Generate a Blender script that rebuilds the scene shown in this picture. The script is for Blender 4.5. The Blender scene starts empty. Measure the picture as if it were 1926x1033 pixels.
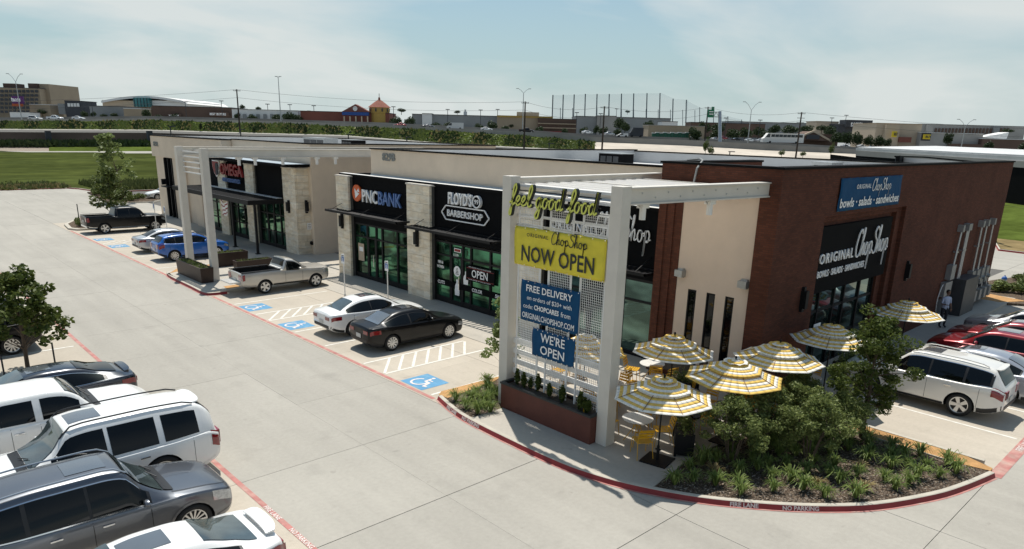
import bpy, bmesh, math, random
from mathutils import Vector, Matrix, Euler
random.seed(11)
PI = math.pi
scn = bpy.context.scene
# ------------------------------------------------------------------ camera
cam_data = bpy.data.cameras.new('camera'); cam = bpy.data.objects.new('camera', cam_data)
scn.collection.objects.link(cam); scn.camera = cam
YAW, PIT, ROL, FPX = -0.758, 0.2869, 0.0261, 1332.38
def _cam_axes():
    cy, sy, cp, sp = math.cos(YAW), math.sin(YAW), math.cos(PIT), math.sin(PIT)
    f = Vector((cy*cp, sy*cp, -sp)); r = Vector((sy, -cy, 0)); u = r.cross(f)
    c, s = math.cos(ROL), math.sin(ROL)
    r, u = c*r + s*u, -s*r + c*u
    T = lambda v: Vector((-v.y, v.x, v.z))
    return T(r), T(u), T(f)
CR, CU, CF = _cam_axes()
CAM = Vector((0, 0, 8.3))
cam.matrix_world = Matrix(((CR.x, CU.x, -CF.x, CAM.x), (CR.y, CU.y, -CF.y, CAM.y), (CR.z, CU.z, -CF.z, CAM.z), (0, 0, 0, 1)))
cam_data.sensor_width = 36; cam_data.lens = FPX/1926*36
cam_data.shift_y = 125.8/1926; cam_data.clip_start = 0.2; cam_data.clip_end = 9000
# ------------------------------------------------------------------ world and sun
SUN = Vector((1.6, 2.6, 7.0)).normalized()
EL = math.asin(SUN.z); AZ = math.atan2(SUN.x, SUN.y)
world = bpy.data.worlds.new('World'); scn.world = world; world.use_nodes = True
wn, wl = world.node_tree.nodes, world.node_tree.links
wn.clear()
out = wn.new('ShaderNodeOutputWorld'); bg = wn.new('ShaderNodeBackground')
sky = wn.new('ShaderNodeTexSky'); sky.sky_type = 'NISHITA'; sky.sun_disc = False
sky.sun_elevation = EL; sky.sun_rotation = AZ; sky.dust_density = 2.2; sky.air_density = 1.0; sky.ozone_density = 1.4; sky.altitude = 150
tc = wn.new('ShaderNodeTexCoord'); sep = wn.new('ShaderNodeSeparateXYZ'); wl.new(tc.outputs['Generated'], sep.inputs[0])
mz = wn.new('ShaderNodeMath'); mz.operation = 'MAXIMUM'; mz.inputs[1].default_value = 0.035; wl.new(sep.outputs['Z'], mz.inputs[0])
def wmath(op, a, b=None, v=None):
    n = wn.new('ShaderNodeMath'); n.operation = op; wl.new(a, n.inputs[0])
    if b is not None: wl.new(b, n.inputs[1])
    if v is not None: n.inputs[1].default_value = v
    return n.outputs[0]
mza = wmath('ADD', mz.outputs[0], v=0.22)
cx_ = wmath('DIVIDE', sep.outputs['X'], mza); cy_ = wmath('DIVIDE', sep.outputs['Y'], mza)
cmb = wn.new('ShaderNodeCombineXYZ'); wl.new(cx_, cmb.inputs[0]); wl.new(cy_, cmb.inputs[1])
n1 = wn.new('ShaderNodeTexNoise'); n1.inputs['Scale'].default_value = 0.75; n1.inputs['Detail'].default_value = 10; n1.inputs['Roughness'].default_value = 0.50
n1.inputs['Distortion'].default_value = 0.35
mp = wn.new('ShaderNodeMapping'); mp.inputs['Rotation'].default_value = (0, 0, 0.6); mp.inputs['Scale'].default_value = (0.9, 1.35, 1); mp.inputs['Location'].default_value = (3.2, 1.3, 0)
wl.new(cmb.outputs[0], mp.inputs[0]); wl.new(mp.outputs[0], n1.inputs['Vector'])
rmp = wn.new('ShaderNodeValToRGB'); rmp.color_ramp.elements[0].position = 0.37; rmp.color_ramp.elements[1].position = 0.57
wl.new(n1.outputs['Fac'], rmp.inputs[0])
cfade = wn.new('ShaderNodeMapRange'); cfade.inputs[1].default_value = 0.16; cfade.inputs[2].default_value = 0.5; cfade.inputs[3].default_value = 0.85; cfade.inputs[4].default_value = 0.12
wl.new(sep.outputs['Z'], cfade.inputs[0])
cf = wmath('MULTIPLY', rmp.outputs[0], cfade.outputs[0])
tint = wn.new('ShaderNodeMix'); tint.data_type = 'RGBA'; tint.blend_type = 'MULTIPLY'; tint.inputs[0].default_value = 1
wl.new(sky.outputs[0], tint.inputs[6]); tint.inputs[7].default_value = (1.02, 1.36, 1.42, 1)
# milky haze low over the horizon all the way round
hz = wn.new('ShaderNodeMapRange'); hz.inputs[1].default_value = 0.0; hz.inputs[2].default_value = 0.30; hz.inputs[3].default_value = 0.88; hz.inputs[4].default_value = 0.0
wl.new(sep.outputs['Z'], hz.inputs[0])
mh = wn.new('ShaderNodeMix'); mh.data_type = 'RGBA'; wl.new(hz.outputs[0], mh.inputs[0]); wl.new(tint.outputs[2], mh.inputs[6]); mh.inputs[7].default_value = (7.2, 8.9, 9.1, 1)
mc = wn.new('ShaderNodeMix'); mc.data_type = 'RGBA'; wl.new(cf, mc.inputs[0]); wl.new(mh.outputs[2], mc.inputs[6]); mc.inputs[7].default_value = (10.0, 10.5, 10.3, 1)
wl.new(mc.outputs[2], bg.inputs[0]); bg.inputs[1].default_value = 0.073; wl.new(bg.outputs[0], out.inputs[0])
sd = bpy.data.lights.new('sun', 'SUN'); sd.energy = 5.0; sd.angle = math.radians(0.55); sd.color = (1, 0.955, 0.88)
so = bpy.data.objects.new('sun', sd); scn.collection.objects.link(so); so.location = (0, 0, 60)
so.rotation_euler = (-SUN).to_track_quat('-Z', 'Y').to_euler()
scn.view_settings.view_transform = 'Standard'; scn.view_settings.look = 'None'; scn.view_settings.gamma = 1
scn.view_settings.use_curve_mapping = False; scn.view_settings.exposure = 0.0
# ------------------------------------------------------------------ materials
MATS = {}
def principled(name):
    m = bpy.data.materials.new(name); m.use_nodes = True
    return m, m.node_tree.nodes, m.node_tree.links, m.node_tree.nodes['Principled BSDF']
def mat(name, col, rough=0.6, metal=0.0, var=0.08, scale=3.0, bump=0.0, bscale=40.0, coat=0.0, spec=0.45, big=0.0, bigscale=0.15, rnd=0.0, emis=None, stretch=None, col2=None, thr=None):
    if name in MATS: return MATS[name]
    m, N, L, b = principled(name); MATS[name] = m
    b.inputs['Roughness'].default_value = rough; b.inputs['Metallic'].default_value = metal
    b.inputs['Coat Weight'].default_value = coat; b.inputs['Coat Roughness'].default_value = 0.03
    b.inputs['Specular IOR Level'].default_value = spec
    tc = N.new('ShaderNodeTexCoord'); src = tc.outputs['Object']
    if stretch:
        mpn = N.new('ShaderNodeMapping'); mpn.inputs['Scale'].default_value = stretch; L.new(src, mpn.inputs[0]); src = mpn.outputs[0]
    n = N.new('ShaderNodeTexNoise'); n.inputs['Scale'].default_value = scale; n.inputs['Detail'].default_value = 6; n.inputs['Roughness'].default_value = 0.6
    L.new(src, n.inputs['Vector'])
    mr = N.new('ShaderNodeMapRange'); mr.inputs[1].default_value = 0.3; mr.inputs[2].default_value = 0.7; mr.inputs[3].default_value = 1-var; mr.inputs[4].default_value = 1+var
    L.new(n.outputs['Fac'], mr.inputs[0]); fac = mr.outputs[0]
    if big:
        n2 = N.new('ShaderNodeTexNoise'); n2.inputs['Scale'].default_value = bigscale; n2.inputs['Detail'].default_value = 4; L.new(src, n2.inputs['Vector'])
        m2 = N.new('ShaderNodeMapRange'); m2.inputs[1].default_value = 0.35; m2.inputs[2].default_value = 0.65; m2.inputs[3].default_value = 1-big; m2.inputs[4].default_value = 1+big
        L.new(n2.outputs['Fac'], m2.inputs[0]); mm = N.new('ShaderNodeMath'); mm.operation = 'MULTIPLY'; L.new(fac, mm.inputs[0]); L.new(m2.outputs[0], mm.inputs[1]); fac = mm.outputs[0]
    if rnd:
        oi = N.new('ShaderNodeObjectInfo'); m3 = N.new('ShaderNodeMapRange'); m3.inputs[3].default_value = 1-rnd; m3.inputs[4].default_value = 1+rnd
        L.new(oi.outputs['Random'], m3.inputs[0]); mm = N.new('ShaderNodeMath'); mm.operation = 'MULTIPLY'; L.new(fac, mm.inputs[0]); L.new(m3.outputs[0], mm.inputs[1]); fac = mm.outputs[0]
    vm = N.new('ShaderNodeVectorMath'); vm.operation = 'SCALE'; L.new(fac, vm.inputs['Scale'])
    if col2:
        n4 = N.new('ShaderNodeTexNoise'); n4.inputs['Scale'].default_value = bigscale*3; n4.inputs['Detail'].default_value = 7; L.new(src, n4.inputs['Vector'])
        r4 = N.new('ShaderNodeValToRGB'); t = thr or (0.45, 0.6); r4.color_ramp.elements[0].position = t[0]; r4.color_ramp.elements[1].position = t[1]
        r4.color_ramp.elements[0].color = (*col, 1); r4.color_ramp.elements[1].color = (*col2, 1)
        L.new(n4.outputs['Fac'], r4.inputs[0]); L.new(r4.outputs[0], vm.inputs[0])
    else: vm.inputs[0].default_value = col
    L.new(vm.outputs[0], b.inputs['Base Color'])
    if bump:
        nb = N.new('ShaderNodeTexNoise'); nb.inputs['Scale'].default_value = bscale; nb.inputs['Detail'].default_value = 5; L.new(tc.outputs['Object'], nb.inputs['Vector'])
        bp = N.new('ShaderNodeBump'); bp.inputs['Strength'].default_value = bump; bp.inputs['Distance'].default_value = 0.02
        L.new(nb.outputs['Fac'], bp.inputs['Height']); L.new(bp.outputs[0], b.inputs['Normal'])
    if emis: b.inputs['Emission Color'].default_value = (*col, 1); b.inputs['Emission Strength'].default_value = emis
    return m
def paint(name, col, metal=0.0, rough=0.35):
    return mat(name, col, rough=rough, metal=metal, var=0.02, scale=1.5, coat=0.25 if 'black' in name else 0.9, spec=0.25 if 'black' in name else 0.5)
def concrete(name, col, streak=0.10):
    m, N, L, b = principled(name); MATS[name] = m
    b.inputs['Roughness'].default_value = 0.85; b.inputs['Specular IOR Level'].default_value = 0.25
    g = N.new('ShaderNodeNewGeometry')
    def noise(sc, det, lo, hi, vec, a=0.3, c=0.7):
        n = N.new('ShaderNodeTexNoise'); n.inputs['Scale'].default_value = sc; n.inputs['Detail'].default_value = det; L.new(vec, n.inputs['Vector'])
        r = N.new('ShaderNodeMapRange'); r.inputs[1].default_value = a; r.inputs[2].default_value = c; r.inputs[3].default_value = lo; r.inputs[4].default_value = hi
        L.new(n.outputs['Fac'], r.inputs[0]); return r.outputs[0], n
    mpn = N.new('ShaderNodeMapping'); mpn.inputs['Scale'].default_value = (3.2, 0.25, 1); L.new(g.outputs['Position'], mpn.inputs[0])
    a, _ = noise(0.5, 8, 1-streak, 1+streak*0.7, mpn.outputs[0])
    c, _ = noise(0.22, 5, 0.93, 1.05, g.outputs['Position'])
    d, nn = noise(9, 8, 0.955, 1.04, g.outputs['Position'])
    e, _ = noise(1.1, 8, 0.88, 1.0, g.outputs['Position'], 0.24, 0.42)      # worn darker stains
    sp_, _ = noise(2.6, 3, 1.0, 0.86, g.outputs['Position'], 0.68, 0.76)    # drips and small stains
    fine, _ = noise(45, 3, 0.95, 1.05, g.outputs['Position'])
    oi = N.new('ShaderNodeObjectInfo'); m3 = N.new('ShaderNodeMapRange'); m3.inputs[3].default_value = 0.965; m3.inputs[4].default_value = 1.035; L.new(oi.outputs['Random'], m3.inputs[0])
    f = a
    for x in (c, d, e, sp_, fine, m3.outputs[0]):
        mm = N.new('ShaderNodeMath'); mm.operation = 'MULTIPLY'; L.new(f, mm.inputs[0]); L.new(x, mm.inputs[1]); f = mm.outputs[0]
    vm = N.new('ShaderNodeVectorMath'); vm.operation = 'SCALE'; vm.inputs[0].default_value = col; L.new(f, vm.inputs['Scale']); L.new(vm.outputs[0], b.inputs['Base Color'])
    bp = N.new('ShaderNodeBump'); bp.inputs['Strength'].default_value = 0.25; bp.inputs['Distance'].default_value = 0.01; L.new(nn.outputs['Fac'], bp.inputs['Height']); L.new(bp.outputs[0], b.inputs['Normal'])
    return m
def brickmat(name, c1, c2, mort, w=0.203, h=0.068):
    m, N, L, b = principled(name); MATS[name] = m
    b.inputs['Roughness'].default_value = 0.9; b.inputs['Specular IOR Level'].default_value = 0.2
    g = N.new('ShaderNodeNewGeometry'); s = N.new('ShaderNodeSeparateXYZ'); L.new(g.outputs['Position'], s.inputs[0])
    ad = N.new('ShaderNodeMath'); ad.operation = 'ADD'; L.new(s.outputs[0], ad.inputs[0]); L.new(s.outputs[1], ad.inputs[1])
    cb = N.new('ShaderNodeCombineXYZ'); L.new(ad.outputs[0], cb.inputs[0]); L.new(s.outputs[2], cb.inputs[1])
    br = N.new('ShaderNodeTexBrick'); br.inputs['Scale'].default_value = 1; br.inputs['Brick Width'].default_value = w; br.inputs['Row Height'].default_value = h
    br.inputs['Mortar Size'].default_value = 0.007; br.inputs['Color1'].default_value = (*c1, 1); br.inputs['Color2'].default_value = (*c2, 1); br.inputs['Mortar'].default_value = (*mort, 1)
    L.new(cb.outputs[0], br.inputs['Vector'])
    n = N.new('ShaderNodeTexNoise'); n.inputs['Scale'].default_value = 0.8; n.inputs['Detail'].default_value = 6; L.new(g.outputs['Position'], n.inputs['Vector'])
    r = N.new('ShaderNodeMapRange'); r.inputs[1].default_value = 0.3; r.inputs[2].default_value = 0.7; r.inputs[3].default_value = 0.85; r.inputs[4].default_value = 1.15; L.new(n.outputs['Fac'], r.inputs[0])
    vm = N.new('ShaderNodeVectorMath'); vm.operation = 'SCALE'; L.new(br.outputs['Color'], vm.inputs[0]); L.new(r.outputs[0], vm.inputs['Scale']); L.new(vm.outputs[0], b.inputs['Base Color'])
    bp = N.new('ShaderNodeBump'); bp.inputs['Strength'].default_value = 0.5; bp.inputs['Distance'].default_value = 0.008; bp.invert = True; L.new(br.outputs['Fac'], bp.inputs['Height']); L.new(bp.outputs[0], b.inputs['Normal'])
    return m
def leafmat(name, col, col2, trans=0.35):
    m = bpy.data.materials.new(name); m.use_nodes = True; MATS[name] = m
    N, L = m.node_tree.nodes, m.node_tree.links; N.clear()
    o = N.new('ShaderNodeOutputMaterial'); p = N.new('ShaderNodeBsdfPrincipled'); t = N.new('ShaderNodeBsdfTranslucent'); mx = N.new('ShaderNodeMixShader'); mx.inputs[0].default_value = trans
    g = N.new('ShaderNodeNewGeometry'); r = N.new('ShaderNodeValToRGB'); r.color_ramp.elements[0].color = (*col, 1); r.color_ramp.elements[1].color = (*col2, 1)
    L.new(g.outputs['Random Per Island'], r.inputs[0]); L.new(r.outputs[0], p.inputs['Base Color']); L.new(r.outputs[0], t.inputs['Color'])
    p.inputs['Roughness'].default_value = 0.5; p.inputs['Specular IOR Level'].default_value = 0.22
    L.new(p.outputs[0], mx.inputs[1]); L.new(t.outputs[0], mx.inputs[2]); L.new(mx.outputs[0], o.inputs[0])
    return m
M = MATS
concrete('aisle_concrete', (0.356, 0.334, 0.292), 0.07); concrete('bay_concrete', (0.448, 0.396, 0.325), 0.06); concrete('walk_concrete', (0.42, 0.385, 0.33), 0.05)
mat('joint', (0.10, 0.095, 0.085), 0.9, var=0.2)
mat('kerb', (0.46, 0.42, 0.35), 0.85, var=0.1, scale=2, bump=0.2)
mat('red_paint', (0.24, 0.022, 0.024), 0.6, var=0.25, scale=1.6, bump=0.1)
mat('red_line', (0.40, 0.155, 0.135), 0.75, var=0.2, scale=2.5, col2=(0.45, 0.29, 0.24), bigscale=0.9, thr=(0.45, 0.72))
mat('white_line', (0.68, 0.66, 0.60), 0.7, var=0.08, scale=6, col2=(0.55, 0.50, 0.42), bigscale=1.3, thr=(0.5, 0.75))
mat('stencil_white', (0.66, 0.58, 0.54), 0.7, var=0.1)
mat('blue_paint', (0.075, 0.25, 0.43), 0.6, var=0.1, scale=3, col2=(0.16, 0.34, 0.47), bigscale=1.2, thr=(0.5, 0.75))
mat('terrain', (0.055, 0.06, 0.035), 0.95, spec=0.0, var=0.3, scale=0.02, big=0.3, bigscale=0.005)
mat('field_grass', (0.046, 0.057, 0.018), 0.95, spec=0.0, var=0.30, scale=0.35, big=0.22, bigscale=0.03, bump=1.0, bscale=3, col2=(0.065, 0.078, 0.022), thr=(0.45, 0.62), stretch=(1, 1.6, 1))
mat('lawn', (0.075, 0.10, 0.022), 0.95, spec=0.0, var=0.3, scale=0.6, big=0.2, bigscale=0.08, bump=1.0, bscale=4)
mat('dry_grass', (0.24, 0.18, 0.09), 0.95, spec=0.0, var=0.3, scale=0.6, big=0.2, bigscale=0.1, bump=1.0, bscale=4)
mat('mulch', (0.085, 0.062, 0.045), 0.95, spec=0.05, var=0.5, scale=14, bump=1.0, bscale=30, col2=(0.20, 0.16, 0.12), bigscale=6, thr=(0.52, 0.62))
mat('granite', (0.46, 0.255, 0.10), 0.95, var=0.18, scale=5, bump=0.8, bscale=60, big=0.1, bigscale=1)
mat('pale_path', (0.33, 0.31, 0.27), 0.9, var=0.1); mat('gravel', (0.28, 0.235, 0.19), 0.95, spec=0.05, var=0.25, scale=2)
mat('asphalt', (0.12, 0.115, 0.105), 0.9, spec=0.1, var=0.12, scale=0.5)
mat('slope_concrete', (0.48, 0.42, 0.345), 0.85, var=0.12, scale=0.15, big=0.12, bigscale=0.05)
mat('barrier', (0.27, 0.245, 0.21), 0.9, var=0.18, scale=0.12, big=0.1, bigscale=0.03)
mat('rust_wall', (0.12, 0.078, 0.055), 0.9, var=0.25, scale=0.15, big=0.15, bigscale=0.05)
brickmat('brick', (0.122, 0.042, 0.025), (0.084, 0.031, 0.019), (0.068, 0.034, 0.025))
mat('stucco', (0.70, 0.585, 0.455), 0.92, var=0.05, scale=1.2, bump=0.25, bscale=90, big=0.05, bigscale=0.2)
mat('stucco_pink', (0.66, 0.53, 0.42), 0.92, var=0.05, scale=1.2, bump=0.25, bscale=90)
mat('stone', (0.74, 0.635, 0.475), 0.85, var=0.14, scale=2.2, rnd=0.10, bump=0.3, bscale=25, stretch=(1, 1, 3), col2=(0.78, 0.71, 0.58), bigscale=0.5)
mat('black_panel', (0.006, 0.006, 0.0065), 0.8, var=0.15, scale=1, spec=0.08); mat('black_metal', (0.008, 0.008, 0.009), 0.55, var=0.1, spec=0.25)
mat('cap_metal', (0.007, 0.007, 0.007), 0.8, var=0.1, spec=0.1)
mat('membrane', (0.55, 0.55, 0.54), 0.7, var=0.06, scale=0.4, big=0.08, bigscale=0.1)
mat('gutter', (0.34, 0.40, 0.45), 0.5, metal=0.2, var=0.05)
mat('steel_paint', (0.62, 0.58, 0.51), 0.5, var=0.06, scale=1.5, big=0.04); mat('white_metal', (0.74, 0.73, 0.70), 0.45, var=0.04)
def clothmat(name, col, t):
    m = mat(name, col, 0.85, var=0.03, scale=3); N, L = m.node_tree.nodes, m.node_tree.links; o = next(n for n in N if n.type == 'OUTPUT_MATERIAL'); b = N['Principled BSDF']
    tr = N.new('ShaderNodeBsdfTranslucent'); tr.inputs[0].default_value = (*col, 1); mx = N.new('ShaderNodeMixShader'); mx.inputs[0].default_value = t; L.new(b.outputs[0], mx.inputs[1]); L.new(tr.outputs[0], mx.inputs[2]); L.new(mx.outputs[0], o.inputs[0])
clothmat('fabric_white', (0.88, 0.87, 0.85), 0.58)
mat('rust_planter', (0.115, 0.035, 0.023), 0.65, var=0.2, scale=2, big=0.1); mat('brown_planter', (0.035, 0.018, 0.012), 0.5, var=0.25, scale=2)
mat('planter_rim', (0.02, 0.024, 0.026), 0.5); mat('soil', (0.05, 0.04, 0.03), 0.95, var=0.4, scale=12, bump=0.6)
mat('letter_white', (0.85, 0.85, 0.84), 0.4, var=0.02); mat('letter_blue', (0.10, 0.19, 0.42), 0.4, var=0.02); mat('letter_black', (0.015, 0.02, 0.02), 0.5)
mat('letter_lime', (0.62, 0.64, 0.12), 0.4, var=0.03); mat('letter_red', (0.25, 0.008, 0.014), 0.4); mat('orange_disc', (0.62, 0.10, 0.015), 0.4, var=0.15, scale=3)
mat('grey_letter', (0.20, 0.21, 0.20), 0.5)
mat('banner_yellow', (0.68, 0.57, 0.035), 0.5, var=0.12, scale=2, bump=0.6, bscale=3, stretch=(1, 1, 3)); mat('banner_blue', (0.010, 0.066, 0.155), 0.7, spec=0.12, var=0.1, scale=2, bump=0.5, bscale=3)
mat('chair_yellow', (0.62, 0.33, 0.010), 0.4, var=0.06, scale=6, coat=0.3); mat('table_top', (0.62, 0.60, 0.56), 0.4, var=0.05)
clothmat('umb_yellow', (0.86, 0.60, 0.15), 0.25); clothmat('umb_white', (0.93, 0.90, 0.82), 0.25)
mat('zinc', (0.42, 0.43, 0.43), 0.35, metal=0.7, var=0.1, scale=8); mat('box_grey', (0.26, 0.26, 0.25), 0.5, var=0.1, metal=0.2, scale=3); mat('box_dark', (0.06, 0.062, 0.065), 0.5, var=0.15, metal=0.2)
mat('bark', (0.09, 0.065, 0.045), 0.9, var=0.3, scale=12, bump=0.6, bscale=30, stretch=(1, 1, 0.3)); mat('pole_wood', (0.055, 0.04, 0.03), 0.9, var=0.2)
mat('tyre', (0.012, 0.012, 0.012), 0.75, var=0.2, scale=10, bump=0.3); mat('rim', (0.55, 0.56, 0.57), 0.28, metal=0.9, var=0.05); mat('rim_dark', (0.02, 0.02, 0.02), 0.5, metal=0.3)
mat('well', (0.008, 0.008, 0.008), 0.9); mat('trim_black', (0.014, 0.014, 0.015), 0.45); mat('chrome', (0.75, 0.76, 0.78), 0.12, metal=1.0, var=0.02)
mat('tail_red', (0.22, 0.006, 0.010), 0.12, coat=1.0, var=0.1, scale=12); mat('lamp_clear', (0.45, 0.46, 0.47), 0.12, metal=0.6, coat=1, var=0.3, scale=14); mat('amber', (0.6, 0.16, 0.02), 0.2, coat=1)
mat('plate', (0.55, 0.55, 0.52), 0.5, var=0.15, scale=20); mat('seam', (0.006, 0.006, 0.006), 0.8); mat('seam_light', (0.16, 0.16, 0.16), 0.8)
mat('car_glass', (0.003, 0.004, 0.0045), 0.03, var=0.02, spec=0.35); mat('car_glass_light', (0.05, 0.065, 0.065), 0.04, var=0.35, scale=2.2, coat=0.6, spec=0.8)
mat('sunroof', (0.10, 0.11, 0.12), 0.08, var=0.05, coat=1, spec=0.8)
def glassmat(name, col, lo, hi):
    m, N, L, b = principled(name); MATS[name] = m
    b.inputs['Metallic'].default_value = 0.85; b.inputs['Roughness'].default_value = 0.03; b.inputs['Specular IOR Level'].default_value = 0.6
    g = N.new('ShaderNodeNewGeometry'); mp2 = N.new('ShaderNodeMapping'); mp2.inputs['Scale'].default_value = (0.6, 0.6, 1.3); L.new(g.outputs['Position'], mp2.inputs[0])
    n = N.new('ShaderNodeTexNoise'); n.inputs['Scale'].default_value = 1.1; n.inputs['Detail'].default_value = 2; L.new(mp2.outputs[0], n.inputs['Vector'])
    r = N.new('ShaderNodeMapRange'); r.inputs[1].default_value = 0.4; r.inputs[2].default_value = 0.6; r.inputs[3].default_value = lo; r.inputs[4].default_value = hi; L.new(n.outputs['Fac'], r.inputs[0])
    vm = N.new('ShaderNodeVectorMath'); vm.operation = 'SCALE'; vm.inputs[0].default_value = col; L.new(r.outputs[0], vm.inputs['Scale']); L.new(vm.outputs[0], b.inputs['Base Color'])
    bp = N.new('ShaderNodeBump'); bp.inputs['Strength'].default_value = 0.04; bp.inputs['Distance'].default_value = 0.05; L.new(n.outputs['Fac'], bp.inputs['Height']); L.new(bp.outputs[0], b.inputs['Normal'])
glassmat('store_glass', (0.050, 0.165, 0.095), 0.25, 1.5); glassmat('store_glass_grey', (0.10, 0.17, 0.15), 0.5, 1.3)
leafmat('leaf_oak', (0.036, 0.062, 0.012), (0.135, 0.165, 0.038)); leafmat('leaf_shrub', (0.090, 0.125, 0.035), (0.25, 0.285, 0.095)); leafmat('leaf_far', (0.018, 0.034, 0.012), (0.05, 0.075, 0.025), 0.15)
leafmat('leaf_light', (0.12, 0.16, 0.05), (0.26, 0.31, 0.11)); leafmat('leaf_strap', (0.085, 0.14, 0.028), (0.24, 0.29, 0.08), 0.25); leafmat('leaf_dry', (0.22, 0.17, 0.07), (0.34, 0.27, 0.12), 0.2)
leafmat('leaf_verge', (0.085, 0.115, 0.03), (0.17, 0.20, 0.06), 0.2); leafmat('leaf_grass', (0.075, 0.095, 0.028), (0.15, 0.16, 0.055), 0.2)
mat('concrete_far', (0.36, 0.34, 0.31), 0.9, var=0.1, scale=0.1, big=0.1, bigscale=0.05); mat('tan_far', (0.33, 0.26, 0.18), 0.9, var=0.08, scale=0.1); mat('tan_light', (0.50, 0.40, 0.29), 0.9, var=0.06, scale=0.1)
mat('brown_far', (0.12, 0.075, 0.055), 0.9, var=0.15, scale=0.1); mat('redbrick_far', (0.20, 0.07, 0.05), 0.9, var=0.12, scale=0.1); mat('grey_far', (0.25, 0.255, 0.25), 0.9, var=0.1, scale=0.1)
mat('white_far', (0.70, 0.69, 0.66), 0.7, var=0.06, scale=0.1); mat('dark_far', (0.045, 0.048, 0.055), 0.7, var=0.2, scale=0.2); mat('win_far', (0.035, 0.045, 0.05), 0.15, var=0.3, scale=0.3)
mat('teal_glass', (0.03, 0.16, 0.17), 0.15, var=0.3, scale=0.2); mat('blue_awning', (0.02, 0.07, 0.25), 0.7); mat('ochre', (0.42, 0.27, 0.07), 0.9, var=0.1); mat('red_roof', (0.25, 0.09, 0.06), 0.9, var=0.15, scale=0.5)
mat('sign_yellow', (0.70, 0.50, 0.02), 0.6); mat('sign_purple', (0.10, 0.02, 0.13), 0.6); mat('sign_orange', (0.40, 0.08, 0.02), 0.6); mat('sign_blue', (0.06, 0.06, 0.35), 0.6); mat('sign_green', (0.01, 0.16, 0.08), 0.6)
mat('green_tank', (0.02, 0.10, 0.06), 0.7, var=0.2, scale=0.5); mat('fence_dark', (0.035, 0.038, 0.042), 0.8, rnd=0.25, var=0.15, scale=2); mat('cyan_glass', (0.05, 0.2, 0.2), 0.1)
mat('skin', (0.20, 0.11, 0.07), 0.6); mat('shirt_white', (0.45, 0.50, 0.62), 0.85, var=0.1, scale=6); mat('cloth_dark', (0.03, 0.03, 0.035), 0.9); mat('shirt_grey', (0.20, 0.21, 0.23), 0.9, var=0.35, scale=9); mat('hair', (0.012, 0.010, 0.008), 0.7)
mat('hydrant_paint', (0.60, 0.58, 0.54), 0.5, var=0.1); mat('hydrant_blue', (0.02, 0.10, 0.35), 0.5); mat('wood', (0.25, 0.15, 0.08), 0.7, var=0.2)
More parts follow.
